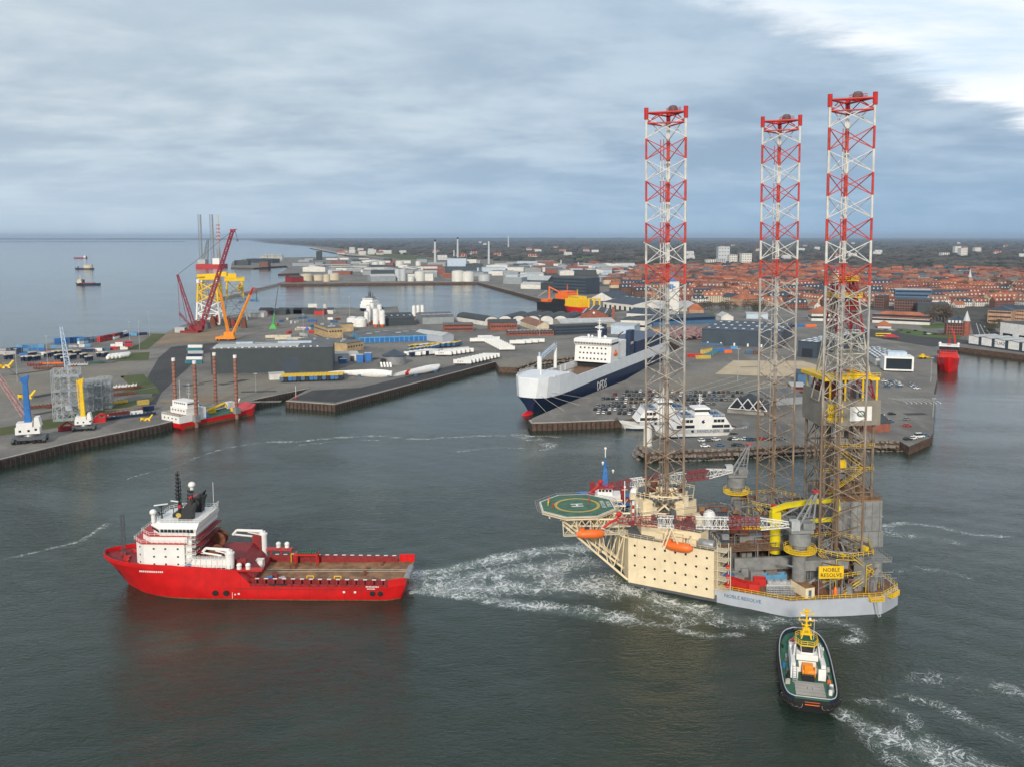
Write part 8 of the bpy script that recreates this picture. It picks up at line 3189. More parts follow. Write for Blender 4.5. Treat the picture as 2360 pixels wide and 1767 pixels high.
bld('white annex of the power station', (1074, 614), (1098, 614), 599, 50, 'plaster_white', 'roof_light', 'flat', name='power_station')
for (u, vb, vt, r, lb) in ((1003, 608, 553, 4.6, 'tall pale chimney with a black top, left of the power station'), (1055, 598, 547.5, 4.6, 'tallest pale chimney with a black top above the power station'), (1046.5, 598, 577, 3.4, 'short pale chimney above the power station'), (1126.7, 609, 557, 4.2, 'tall pale chimney right of the power station'), (1171.7, 570, 543, 7, 'thin distant tower on the horizon'), (1293, 617, 600, 3, 'short grey chimney in the industrial quarter'), (1333, 618, 605, 3, 'squat grey chimney in the industrial quarter')):
	p = Vector(at(u, vb))
	h = zat(u, vt, p.y) - ZQ
	t = thing('chimney', lb, 'chimney', p)
	b = MB('tank_grey')
	b.tube((0, 0, 0), (0, 0, h * .92), r, 12, r * .75)
	b.build('shaft', t)
	b = MB('black_paint' if 'black top' in lb else 'tank_grey')
	b.tube((0, 0, h * .92), (0, 0, h), r * .8, 12, r * .78)
	b.build('top', t)
bld('black tower block on the far spit', (729, 600), (740, 600), 580, 24, 'warehouse_dark', 'roof_dark', 'flat', name='tower_block', win=(6, 4, 4, 4))
for i in range(3):
	bld('white apartment block of the far spit, part of a trio by the water', (601 + i * 17, 600.5), (616 + i * 17, 600.5), 588, 30, 'plaster_white', 'roof_light', 'flat', name='apartment_block', group='white apartments on the far spit', win=(4, 4, 5, 3))
bld('long dark quay building on the far spit', (568, 606), (628, 607), 597, 40, 'warehouse_dark', 'roof_dark', 'flat')
bld('dark block on the far pier', (597, 616), (618, 616), 604, 30, 'brick_brown', 'roof_dark', 'flat')
bld('low dark quay building left of the far pier', (540, 612), (572, 612), 601, 30, 'warehouse_dark', 'roof_dark', 'flat')
for i, (a, b_, vt) in enumerate((((728, 624), (763, 623), 612), ((765, 623), (808, 622), 611), ((812, 622), (845, 622), 612))):
	bld('long white banded terminal building, %s of three on the far quay' % ('left', 'middle', 'right')[i], a, b_, vt, 40, 'plaster_white', 'roof_light', 'flat', name='terminal_building', win=(3, 10, 7, 2))
bld('long white low terminal with orange panels on the far quay', (828, 625), (912, 624), 618, 30, 'plaster_white', 'roof_light', 'flat', name='terminal_building')
bld('long pale roof terminal on the far quay', (935, 624), (1008, 623), 616, 30, 'plaster_white', 'roof_light', 'flat', name='terminal_building')
bld('navy low warehouse behind the left rig leg', (1490, 752), (1648, 745), 737, 34, 'navy_hull', 'roof_slate_blue', 'gablex', rise=2.5, doors=(22, 4, 4, 'dull_blue'))
t, W_, D, hh = bld('long slate grey warehouse with white roof lights on the ferry yard', (1617, 794), (1800, 803), 759, 88, 'warehouse_slate', 'roof_slate_blue', 'flat', sky=(9, 3, 2.4, 4))
b = MB('dull_blue')
b.bx(-.2, W_ * .28, -1.6, -.1, 0, 1.8)
b.build('plinth', t)
for i in range(6):
	b = MB('lamp_white')
	b.bx(W_ * (.08 + .17 * i) - .7, W_ * (.08 + .17 * i) + .7, -.1, -.02, 0, 2.6)
	b.build('door', t)
t, W_, D, hh = bld('slate grey warehouse wing with white roof lights standing forward of the long one', (1838, 822), (1882, 826), 787, 120, 'warehouse_slate', 'roof_slate_blue', 'flat', sky=(3, 10, 3.0, 6))
wins(t, 3, 7, row((4, -.05), (W_ - 4, -.05), 4, 3.5), 'window_dark', .12, 'door')
for (u, v, m_, L_, lb) in ((1600, 823, 'red_paint', 12.2, 'red container alone on the ferry yard'), (1620, 827, 'marking_yellow', 12.2, 'olive yellow container lying flat on the ferry yard'), (1655, 811, 'blue_paint', 12.2, 'blue container left of the orange one'), (1664, 810, 'blue_paint', 12.2, 'blue container beside its twin near the slate warehouse'), (1677, 814, 'orange_paint', 6.1, 'orange container on the ferry yard'), (1691, 805, 'light_blue_paint', 6.1, 'light blue container near the slate warehouse'),
						   (1735, 815, 'dull_blue', 12.2, 'dark blue container stack by the slate warehouse'), (1745, 816, 'rust', 6.1, 'rust brown container by the slate warehouse'), (1838, 753, 'bright_green', 6.1, 'bright green container behind the slate warehouse'), (1846, 753, 'blue_paint', 12.2, 'blue container right of the green one'), (1822, 753, 'orange_paint', 6.1, 'orange container left of the green one'), (1868, 754, 'orange_paint', 12.2, 'orange container at the right end behind the slate warehouse'), (1828, 754, 'navy_hull', 6.1, 'navy container beside the orange one')):
	container(lb, at(u, v), .1, L_, m_)
for i in range(6):
	container('teal container standing end on in the row of six on the ferry yard', at(1630 + i * 4, 824 - i * 2.2), 1.3, 6.1, 'teal', 2.9, group='teal containers on the ferry yard')
for i in range(6):
	container('olive yellow container standing behind the teal row on the ferry yard', at(1618 + i * 4, 815 - i * .8), 1.3, 6.1, 'marking_yellow', 2.9, group='olive containers on the ferry yard')
for i, (u, v) in enumerate(((1506, 792), (1512, 786), (1527, 793), (1533, 787))):
	t = thing('yellow_pile_frame', 'orange yellow piling frame in the cluster seen through the left rig leg', 'piling frame', at(u, v), .3, 'orange yellow piling frames')
	b = MB('crane_orange')
	for k in range(3):
		b.tube((k * 1.8 - 2, 0, 0), (k * 1.8 - 2, 0, 11), .75, 8)
	b.bx(-3, 3, -1, 1, 3, 4.4)
	b.bx(-3, 3, -1, 1, 8, 9)
	b.build('frame', t)
	b = MB('yellow_paint')
	b.rail([(-3, -1, 9), (3, -1, 9)], 1.2, .12, 1.5)
	b.build('rail', t)
hp = MB('purple_stack')
for i in range(240):
	u, v = LR_.uniform(1546, 1618), LR_.uniform(765, 785)
	x, y = P(u, v, ZQ)
	hp.tube((x, y, ZQ + LR_.uniform(.5, 6)), (x + LR_.uniform(-6, 6), y + LR_.uniform(-3, 3), ZQ + LR_.uniform(.5, 6)), LR_.uniform(.5, 1.1), 6)
o = hp.build('scrap_heap')
tag(o, 'heap of dull pink scrap pipes behind the left rig leg', 'scrap heap', None, 'stuff')
# ferry terminal, brick lodges
t, W_, D, hh = bld('ferry terminal with a dark roof and three white triangular gables', (1676, 950), (1760, 957), 941, 26, 'concrete', 'roof_dark', 'hip', rise=7, name='ferry_terminal')
for k in range(3):
	b = MB('white_paint')
	x = W_ * (.28 + .29 * k)
	for a, c in (((x - 4.6, 0), (x, 6.0)), ((x + 4.6, 0), (x, 6.0)), ((x - 4.6, 0), (x + 4.6, 0))):
		b.tube((a[0], -1.2, hh + a[1] + .2), (c[0], -1.2, hh + c[1] + .2), .32, 5)
	b.build('gable_frame', t)
	b = MB('window_dark')
	b.add([(x - 4.2, -1.0, hh + .4), (x + 4.2, -1.0, hh + .4), (x, -1.0, hh + 5.6)], [(0, 1, 2)])
	b.mat('roof_dark')
	b.loft([[(x - 4.6, -.9, hh + .2), (x + 4.6, -.9, hh + .2), (x, -.9, hh + 6.0)], [(x - 4.6, 9, hh + .2), (x + 4.6, 9, hh + .2), (x, 9, hh + 6.0)]])
	b.build('gable_roof', t)
bld('brick lodge with a black pitched roof on the right pier', (2009, 997), (2051, 994), 976, 13, 'brick_red', 'roof_dark', 'gablex', rise=3, name='brick_lodge')
bld('orange brick house with white window bands behind the drilling tower', (1822, 917), (1856, 918), 890, 14, 'brick_red', 'roof_light', 'flat', name='brick_house', win=(3, 6, 1.2, 1.0))
bld('grey long shed behind the ferry terminal', (1770, 935), (1850, 930), 917, 20, 'warehouse_grey', 'roof_grey', 'gablex', rise=3)
bld('blue grey glass house left of the brick house', (1838, 893), (1868, 894), 862, 20, 'dull_blue', 'roof_slate_blue', 'flat', name='glass_house')
t, W_, D, hh = bld('grey office with rows of roof lights behind the white framed box', (2018, 842), (2053, 843), 826, 60, 'plaster_white', 'roof_grey', 'flat', name='office_block', sky=(3, 6, 1.6, 6))
bld('grey wing with rows of roof lights right of the white framed box', (2053, 838), (2105, 838), 824, 64, 'warehouse_grey', 'roof_grey', 'flat', name='office_block', sky=(4, 6, 1.6, 6))
t, W_, D, hh = bld('black glazed box with a thick white frame on the right quay', (2040, 856), (2101, 858), 823, 14, 'glass', 'roof_light', 'flat', name='glass_office', cat='office', over=.05)
b = MB('white_paint')
b.bx(-1, W_ + 1, -.8, D, hh - .8, hh + .6)
b.bx(-1, W_ + 1, -.8, D, .9, 1.9)
b.bx(-1, .2, -.8, D, 1.9, hh - .8)
b.bx(W_ - .2, W_ + 1, -.8, D, 1.9, hh - .8)
b.build('frame', t)
b = MB('pale_blue_paint')
b.bx(2, W_ - 3, 3, D - 2, hh + .6, hh + 3.4)
b.build('roof_lantern', t)
# white wave roofed hall on the right bank with its lettering
p, q = Vector(at(2232, 795)), Vector(at(2460, 828))
t = thing('quay_hall', 'long white quay hall with dark gaps and a wavy roof on the right bank', 'building', p, atan2((q - p).y, (q - p).x))
W_ = (q - p).length
b = MB('warehouse_slate')
b.bx(0, W_, .4, 26, 0, 8.4)
b.build('wall', t)
n_ = 7
for i in range(n_):
	x0, x1 = W_ * i / n_, W_ * (i + .74) / n_
	b = MB('lamp_white')
	b.bx(x0, x1, 0, .39, 1.4, 8.4)
	b.build('white_panel', t)
b = MB('roof_light')
m_ = 28
b.loft([[(W_ * k / m_, y, 8.45 + .5 * sin(k * 1.57)) for k in range(m_ + 1)] + [(W_ * k / m_, y, 8.8 + .5 * sin(k * 1.57)) for k in range(m_, -1, -1)] for y in (-.6, 26.4)])
b.build('roof', t)
text('lettering', 'CUAZ', 3.6, t, (W_ * (2.37) / n_, -.05, 4.8), (pi / 2, 0, 0), 'black_paint', .03, sx=1.2)
bld('large windowless white hall above the wave roofed quay hall', (2304, 775), (2420, 792), 742, 50, 'lamp_white', 'roof_dark', 'flat', doors=(3, 12, 3.5, 'window_dark'))
bld('blue roofed brick terrace right of the wide street', (2275, 745), (2330, 748), 715, 26, 'brick_pale', 'roof_slate_blue', 'hip', rise=5, name='town_hall', win=(3, 12, 1.6, 1.8))
bld('long blue grey roofed block at the right edge', (2310, 738), (2440, 745), 712, 20, 'brick_pale', 'roof_slate_blue', 'gablex', rise=4, name='apartment_block', win=(3, 24, 1.8, 1.4))
t, W_, D, hh = bld('red brick palazzo with slate mansard roof and a pale pointed turret', (2181, 773), (2236, 775), 746, 22, 'brick_red', 'roof_slate_blue', 'hip', rise=7, name='brick_palazzo', win=(4, 9, 1.5, 2.0, 'fr'))
b = MB('brick_red')
b.lathe([(3, 0), (3, hh + 3)], 10, (W_ * .82, 0, 0))
b.build('turret', t)
b = MB('tank_grey')
b.lathe([(3.4, hh + 3), (.1, hh + 13)], 10, (W_ * .82, 0, 0))
b.build('turret_roof', t)
for i in range(5):
	b = MB('plaster_white')
	b.bx(W_ * (.1 + .15 * i) - 1, W_ * (.1 + .15 * i) + 1, .6, 3.4, hh + .8, hh + 3)
	b.build('dormer', t)
t, W_, D, hh = bld('long municipal building with an orange hip roof and white floor bands', (2010, 744), (2142, 750), 730, 24, 'plaster_white', 'roof_orange', 'hip', rise=6, name='municipal_building', over=2)
for z in (3.0, 7.5):
	b = MB('window_dark')
	b.bx(-.1, W_ + .1, -.1, D + .1, z, z + 2.2)
	b.build('window_band', t)
t, W_, D, hh = bld('municipal building wing with an orange hip roof left of the drilling tower', (1870, 740), (1935, 741), 722, 24, 'plaster_white', 'roof_orange', 'hip', rise=7, name='municipal_building', over=2)
b = MB('window_dark')
b.bx(-.1, W_ + .1, -.1, D + .1, 3, 5.4)
b.build('window_band', t)
bld('small pavilion with an orange hip roof on the lawn', (2023, 757), (2054, 758), 751, 14, 'plaster_white', 'roof_orange', 'hip', rise=5, name='pavilion', over=1.5)
bld('brick office block with a dark glass crown', (2060, 715), (2145, 718), 690, 40, 'brick_brown', 'roof_dark', 'flat', name='office_block', win=(4, 14, 2, 2))
bld('dark glass crown storey above the brick office block', (2062, 702), (2146, 704), 668, 30, 'dull_blue', 'roof_light', 'flat', name='glass_block', win=(4, 16, 3, 2))
bld('purple brick block with a white plant room left of the glass crown', (2014, 712), (2036, 713), 683, 30, 'brick_brown', 'roof_dark', 'flat', name='office_block', win=(5, 4, 2, 2))
bld('black flat roofed school hall right of the brick office block', (2114, 722), (2186, 724), 700, 30, 'warehouse_dark', 'roof_dark', 'flat', name='school_hall')
bld('low white hall with a white pitched roof near the lawn', (1662, 742), (1690, 742), 731, 24, 'plaster_white', 'roof_light', 'gabley', rise=4)
bld('house with an orange roof near the round lawn', (1588, 722), (1622, 722), 714, 14, 'brick_pale', 'roof_orange', 'hip', rise=7, name='orange_roofed_house', cat='house')
bld('pale flat hall behind the slate warehouse', (1720, 735), (1770, 736), 724, 26, 'pale_blue_paint', 'roof_light', 'flat')
bld('white town house row with slate roof facing the harbour', (1665, 700), (1712, 704), 684, 14, 'plaster_cream', 'roof_slate_blue', 'gablex', rise=5, name='terrace', cat='house', win=(3, 12, 1.4, 1.8))
bld('brick apartment house with an orange roof facing the harbour', (1712, 706), (1750, 704), 690, 26, 'brick_pale', 'roof_orange', 'hip', rise=8, name='apartment_block', win=(3, 10, 1.6, 1.8, 'fr'))
t, W_, D, hh = bld('pale brick church tower with a pointed spire in the right hand town', (2232, 664), (2241, 664), 640, 8, 'brick_pale', 'roof_red', 'flat', name='church_tower', cat='church tower')
b = MB('tank_grey')
b.lathe([(3.5, hh + .3), (.1, hh + 16)], 8, (W_ / 2, 4, 0))
b.build('spire', t)
for (a, b_, vt, lb, m_) in (((1652, 613), (1672, 613), 597, 'pale stepped high rise, lower left part', 'tank_grey'), ((1655, 611), (1681, 611), 569, 'pale stepped high rise with rounded top', 'tank_grey'), ((1681, 612), (1699, 612), 588, 'white high rise right of the rounded one', 'plaster_white'), ((1709, 613), (1732, 613), 585, 'plain white high rise slab with vertical stripes', 'plaster_white'), ((1628, 613), (1650, 613), 599, 'white block at the foot of the stepped high rise', 'plaster_white'),
							((2201, 583), (2215, 583), 568, 'white tower block, left of the far right group', 'plaster_white'), ((2214, 594), (2229, 594), 573, 'white tower block with dark floors in the far right group', 'plaster_white'), ((2247, 584), (2261, 584), 571, 'white tower block, right of the far right group', 'plaster_white'), ((2170, 590), (2188, 590), 583, 'low white block of the far right group', 'plaster_white')):
	bld(lb, a, b_, vt, 30, m_, 'roof_light', 'flat', name='high_rise', cat='high-rise', win=(5, 4, 4, 2.2))
# ---------------------------------------------------------------- town, industry, trees, cars, haze
TR = random.Random(77)
def inside(x, y, poly_):
	r = False
	n = len(poly_)
	for i in range(n):
		x1, y1 = poly_[i]
		x2, y2 = poly_[(i + 1) % n]
		if (y1 > y) != (y2 > y) and x < (x2 - x1) * (y - y1) / (y2 - y1) + x1:
			r = not r
	return r
def pix(x, y, z=ZQ):
	vx, vy, vz = x, y, z - H
	dep = vy * cos(TH) - vz * sin(TH)
	upc = vy * sin(TH) + vz * cos(TH)
	return CX + F * vx / dep, PPY - F * upc / dep
def free(x, y, r):
	for fx_, fy_, fr_ in FOOT:
		if (x - fx_) ** 2 + (y - fy_) ** 2 < (r + fr_) ** 2:
			return False
	return True
def zone(u):
	return 'left of the rig legs' if u < 1480 else 'behind the left leg' if u < 1590 else 'right of the left leg' if u < 1750 else 'behind the middle leg' if u < 1850 else 'behind the drilling tower' if u < 2015 else 'right of the right leg' if u < 2200 else 'at the right edge'
HP = {}
def house(kind, label, loc, rz, group, sc_=1.0):
	"""kind: (wall, roof, length, depth, eaves, rise)"""
	if kind not in HP:
		wall, roof, L_, D, hh, rise = kind
		t = thing('town_house', label, 'house', loc, rz, group)
		b = MB(wall)
		b.loft([[(x, -D / 2, 0), (x, D / 2, 0), (x, D / 2, hh), (x, 0, hh + rise), (x, -D / 2, hh)] for x in (-L_ / 2, L_ / 2)])
		b.mat('window_dark')
		fl_ = int(hh / 3)
		for k in range(fl_):
			z = 1.2 + k * 3
			n_ = int(L_ / 3.2)
			for i in range(n_):
				x = -L_ / 2 + L_ * (i + .5) / n_
				for sy in (-1, 1):
					b.bx(x - .65, x + .65, sy * D / 2 - .05, sy * D / 2 + .05, z, z + 1.5)
			for sx_ in (-1, 1):
				for y in (-D * .25, D * .2):
					b.bx(sx_ * L_ / 2 - .05, sx_ * L_ / 2 + .05, y - .6, y + .6, z, z + 1.5)
		b.build('wall', t)
		r = MB(roof)
		o = .5
		e = rise / (D / 2)
		pr = [(-D / 2 - o, hh - e * o + .04), (0, hh + rise + .04), (D / 2 + o, hh - e * o + .04), (D / 2 + o, hh - e * o + .34), (0, hh + rise + .36), (-D / 2 - o, hh - e * o + .34)]
		r.loft([[(x, y, z) for y, z in pr] for x in (-L_ / 2 - .3, L_ / 2 + .3)])
		ro_ = r.build('roof', t)
		for x in (-L_ * .28, L_ * .3):
			c = MB('brick_red')
			c.bx(x - .6, x + .6, -.5, .5, hh + rise - .6, hh + rise + 1.8)
			c.build('chimney', ro_)
		if L_ > 20:
			d_ = MB('plaster_white')
			for i in range(int(L_ / 7)):
				x = -L_ / 2 + 4 + i * 7
				for sy in (-1, 1):
					d_.bx(x - 1, x + 1, sy * D * .36 - .7, sy * D * .36 + .7, hh + .4, hh + rise * .62)
			d_.build('dormers', ro_)
		HP[kind] = t
		t.scale = (sc_, 1, 1)
		return t
	return dup(HP[kind], loc, rz, label, group, scale=(sc_, 1, 1))
walls = ('brick_red', 'brick_red', 'brick_pale', 'plaster_cream', 'plaster_white', 'brick_brown')
cn_w = {'brick_red': 'red brick', 'brick_pale': 'pale brick', 'plaster_cream': 'cream', 'plaster_white': 'white', 'brick_brown': 'brown brick', 'brick_yellow': 'tan brick'}
cn_r = {'roof_orange': 'orange', 'roof_red': 'dark red', 'roof_slate_blue': 'slate', 'roof_brown': 'brown'}
KINDS_ = []
for roof, n_ in (('roof_orange', 6), ('roof_red', 5), ('roof_slate_blue', 5), ('roof_brown', 4)):
	for i in range(n_):
		KINDS_.append((walls[(i * 5 + n_) % 6], roof, (34, 22, 14, 44, 28)[i % 5], (11, 10, 9, 12, 10)[i % 5], (9.2, 6.4, 4.2, 10.4, 7)[i % 5], (5.4, 4.6, 4.2, 5.8, 5)[i % 5]))
TOWN = [(1405, 660), (1420, 628), (1500, 618), (1640, 618), (1900, 612), (2010, 628), (2200, 622), (2460, 632), (2460, 742), (2330, 740), (2280, 752), (2245, 738), (2180, 728), (2000, 712), (1870, 716), (1760, 704), (1640, 700), (1560, 700), (1500, 690), (1440, 672)]
cand = []
for gi in range(-10, 84):
	for gj in range(0, 62):
		x = 60 + gi * 29 + (gj % 2) * 11
		y = 1180 + gj * 33
		x += TR.uniform(-5, 5)
		y += TR.uniform(-7, 7)
		u, v = pix(x, y)
		if inside(u, v, TOWN) and u < 2420 and free(x, y, 11):
			# the wide street at the right edge stays open
			if seg_d(u, v, (2290, 785), (2245, 735))[0] < 24 or seg_d(u, v, (2250, 735), (2340, 660))[0] < 9:
				continue
			cand.append((y, x, u, v))
cand.sort()
rest = cand[285:]          # beyond the nearest 285 the rows merge into one mass
cand = cand[:285]
for y, x, u, v in cand:
	k = TR.choice(KINDS_) if y < 2000 else TR.choice(KINDS_[:17])
	rz = .22 + (pi / 2 if TR.random() < .3 else 0) + TR.uniform(-.05, .05)
	dist_ = 'near row' if v > 682 else 'middle row' if v > 660 else 'back row'
	size = {34: 'long', 22: 'mid sized', 14: 'small', 44: 'very long', 28: 'broad'}[k[2]]
	house(k, '%s %s house, %s roof, %s %s' % (size, cn_w[k[0]], cn_r[k[1]], dist_, zone(u)), (x, y, ZQ), rz, 'houses of the red roofed town', TR.uniform(.85, 1.1) * (1.25 if y > 1900 else 1))
mb_ = MB('roof_orange')
for y, x, u, v in rest:
	L_, D, hh, rise = TR.uniform(16, 40), TR.uniform(9, 12), TR.uniform(4, 10), TR.uniform(4, 6)
	mb_.T = Matrix.Translation((x, y, ZQ)) @ Matrix.Rotation(.22 + (pi / 2 if TR.random() < .35 else 0), 4, 'Z')
	mb_.mat(TR.choice(('brick_red', 'brick_pale', 'plaster_cream', 'plaster_white', 'brick_brown')))
	mb_.bx(-L_ / 2, L_ / 2, -D / 2, D / 2, 0, hh)
	mb_.mat(TR.choice(('roof_orange', 'roof_orange', 'roof_red', 'roof_red', 'roof_brown', 'roof_brown', 'roof_slate_blue', 'roof_grey')))
	mb_.loft([[(e, -D / 2 - .4, hh + .05), (e, D / 2 + .4, hh + .05), (e, 0, hh + rise)] for e in (-L_ / 2 - .3, L_ / 2 + .3)])
tag(mb_.build('far_houses', recalc=False), 'mass of small red and orange roofs in the farthest rows of the town', 'houses', None, 'stuff')
# industrial sheds
IND = [((1185, 607), (1460, 612), (1470, 640), (1410, 655), (1350, 636), (1270, 640), (1200, 645), (1150, 640), (1130, 618)), ((660, 600), (820, 598), (1100, 606), (1130, 620), (1120, 640), (1000, 640), (840, 638), (700, 628))]
cols = (('plaster_white', 'roof_light'), ('warehouse_grey', 'roof_grey'), ('warehouse_dark', 'roof_dark'), ('pale_blue_paint', 'roof_light'), ('warehouse_grey', 'roof_light'), ('brick_red', 'roof_grey'), ('plaster_white', 'roof_grey'))
nm_ = {'plaster_white': 'white', 'warehouse_grey': 'grey', 'warehouse_dark': 'dark', 'pale_blue_paint': 'pale blue', 'brick_red': 'brick'}
for zi, reg in enumerate(IND):
	n = 0
	for tries in range(1500):
		u, v = (TR.uniform(1130, 1470), TR.uniform(606, 655)) if zi == 0 else (TR.uniform(660, 1130), TR.uniform(598, 640))
		if not inside(u, v, reg):
			continue
		x, y = P(u, v, ZQ)
		W_ = TR.uniform(26, 70)
		if not free(x, y, W_ * .5):
			continue
		D = TR.uniform(20, 45)
		w_m, r_m = TR.choice(cols)
		hh = TR.uniform(6, 13)
		p0, p1 = pix(x - W_ / 2, y), pix(x + W_ / 2, y + W_ * TR.uniform(-.12, .12))
		kd = TR.choice(('flat', 'gablex', 'gabley', 'flat'))
		bld('%s %s shed %s' % (nm_[w_m], 'flat roofed' if kd == 'flat' else 'pitched', 'in the industrial quarter beyond the basin' if zi == 0 else 'in the far oil port'), p0, p1, 0, D, w_m, r_m, kd, h=hh, rise=3.2, name='industrial_shed', group='sheds of the industrial quarter' if zi == 0 else 'sheds of the far oil port')
		n += 1
		if n > (62 if zi == 0 else 52):
			break
# middle yard clutter sheds
for i, (u, v, w_, m_) in enumerate(((610, 724, 14, 'dark_red_paint'), (640, 726, 20, 'warehouse_dark'), (668, 724, 30, 'warehouse_dark'), (700, 724, 26, 'warehouse_dark'), (585, 732, 24, 'plaster_white'), (735, 726, 12, 'red_paint'), (760, 724, 8, 'plaster_white'))):
	x, y = P(u, v, ZQ)
	bld(('red', 'dark narrow', 'long dark', 'dark ridged', 'white roofed', 'bright red', 'tiny white')[i] + ' shed on the north shore behind the orange crane', pix(x - w_ / 2, y), pix(x + w_ / 2, y), 0, 16, m_, 'roof_light' if i == 4 else 'roof_dark', 'gablex', h=5, rise=2, name='shore_shed')
for i in range(26):
	u, v = TR.uniform(640, 780), TR.uniform(735, 775)
	x, y = P(u, v, ZQ)
	if not free(x, y, 4):
		continue
	m_ = TR.choice(('blue_paint', 'red_paint', 'light_grey_paint', 'rust', 'dull_blue', 'white_paint', 'beige_paint'))
	container('%s container scattered on the open middle yard' % cn[m_], (x, y, ZQ), TR.uniform(0, 3), TR.choice((6.1, 12.2)), m_, group='scattered containers on the middle yard')
for i in range(9):
	u, v = TR.uniform(625, 720), TR.uniform(778, 792)
	container('beige long box in the pile behind the dark hall', at(u, v), .1, 12.2, TR.choice(('beige_paint', 'beige_paint', 'marking_yellow', 'light_grey_paint')), group='beige boxes behind the dark hall')
for i in range(6):
	container(('teal', 'white', 'navy', 'pale', 'dark green', 'light')[i] + ' long container in the ladder like row left of the dark hall', at(447 + i * 1.5 - (i > 3) * 4, 838 - i * 7), .05, 12.2, ('teal', 'white_paint', 'navy_hull', 'light_grey_paint', 'teal', 'white_paint')[i], 2.9, group='containers left of the dark hall')
# trees: bare winter crowns of many small twigs
def make_tree(label, loc, hgt, spread, tone, seed):
	r = random.Random(seed)
	t = thing('bare_tree', label, 'tree', loc)
	b = MB('trunk')
	b.tube((0, 0, 0), (0, 0, hgt * .35), .35, 6, .22)
	tips = []
	for i in range(7):
		a, el = 2 * pi * i / 7 + r.uniform(-.3, .3), r.uniform(.5, 1.2)
		q = Vector((cos(a) * cos(el), sin(a) * cos(el), sin(el))) * hgt * .35 + Vector((0, 0, hgt * .33))
		b.tube((0, 0, hgt * .33), q, .16, 5, .08)
		tips.append(q)
	b.build('trunk', t)
	c = MB(tone)
	for i in range(230):
		a, ct, rad = r.uniform(0, 2 * pi), r.uniform(-.75, 1), r.uniform(.35, 1) ** .5
		st_ = sqrt(1 - ct * ct)
		rr = rad * (1 + .25 * sin(3 * a + seed) + .2 * sin(5 * ct))
		p = Vector((spread * rr * st_ * cos(a), spread * rr * st_ * sin(a), hgt * .62 + hgt * .36 * rr * ct))
		s_ = r.uniform(.35, .95)
		d1_, d2_ = Vector((r.uniform(-1, 1), r.uniform(-1, 1), r.uniform(-.6, 1))).normalized() * s_, Vector((r.uniform(-1, 1), r.uniform(-1, 1), r.uniform(-.6, .6))).normalized() * s_ * .5
		c.add([p - d1_, p + d2_, p + d1_, p - d2_], [(0, 1, 2, 3)])
	c.build('crown', t, recalc=False)
	return t
material('twig_brown', (.12, .095, .075), .9, 0, .35, .4)
material('twig_olive', (.085, .085, .05), .9, 0, .35, .4)
TP = [make_tree('x', (0, 0, 0), h, s_, m_, i) for i, (h, s_, m_) in enumerate(((11, 4.6, 'twig_brown'), (9, 4.2, 'twig_olive'), (13, 5.6, 'twig_brown')))]
used_t = [False] * 3
def tree(label, x, y, grp, k=None, sc_=1.0):
	k = TR.randrange(3) if k is None else k
	if not used_t[k]:
		used_t[k] = True
		t = TP[k]
		t.location = (x, y, ZQ)
		t['label'] = label
		t['group'] = grp
		t.scale = (sc_, sc_, sc_)
		return t
	return dup(TP[k], (x, y, ZQ), TR.uniform(0, 6), label, grp, scale=(sc_, sc_, sc_ * TR.uniform(.85, 1.15)))
for i in range(16):
	u, v = TR.uniform(2145, 2188), TR.uniform(733, 748)
	tree('large bare brown tree in the clump between orange hall and palazzo', *P(u, v, ZQ), 'trees of the clump by the palazzo', 2 if i % 2 else 0, TR.uniform(1.2, 1.7))
for i in range(34):
	u = TR.uniform(1590, 1765)
	tree('olive brown tree in the belt between the harbour and the town', *P(u, 712 + (u - 1590) * .03 + TR.uniform(-4, 5), ZQ), 'trees of the belt before the town', None, TR.uniform(.8, 1.2))
for i in range(22):
	u = TR.uniform(2240, 2300)
	tree('small bare tree beside the wide street on the right', *P(u + 30, 742 + TR.uniform(-10, 30), ZQ), 'trees along the wide street', 1, TR.uniform(.6, .9))
n = 0
for i in range(4000):
	u, v = TR.uniform(1420, 2400), TR.uniform(616, 700)
	if not inside(u, v, TOWN):
		continue
	x, y = P(u, v, ZQ)
	if not free(x, y, 3):
		continue
	tree('bare brown tree among the houses %s' % zone(u), x, y, 'trees among the town houses', None, TR.uniform(1.0, 1.7))
	n += 1
	if n >= 295:
		break
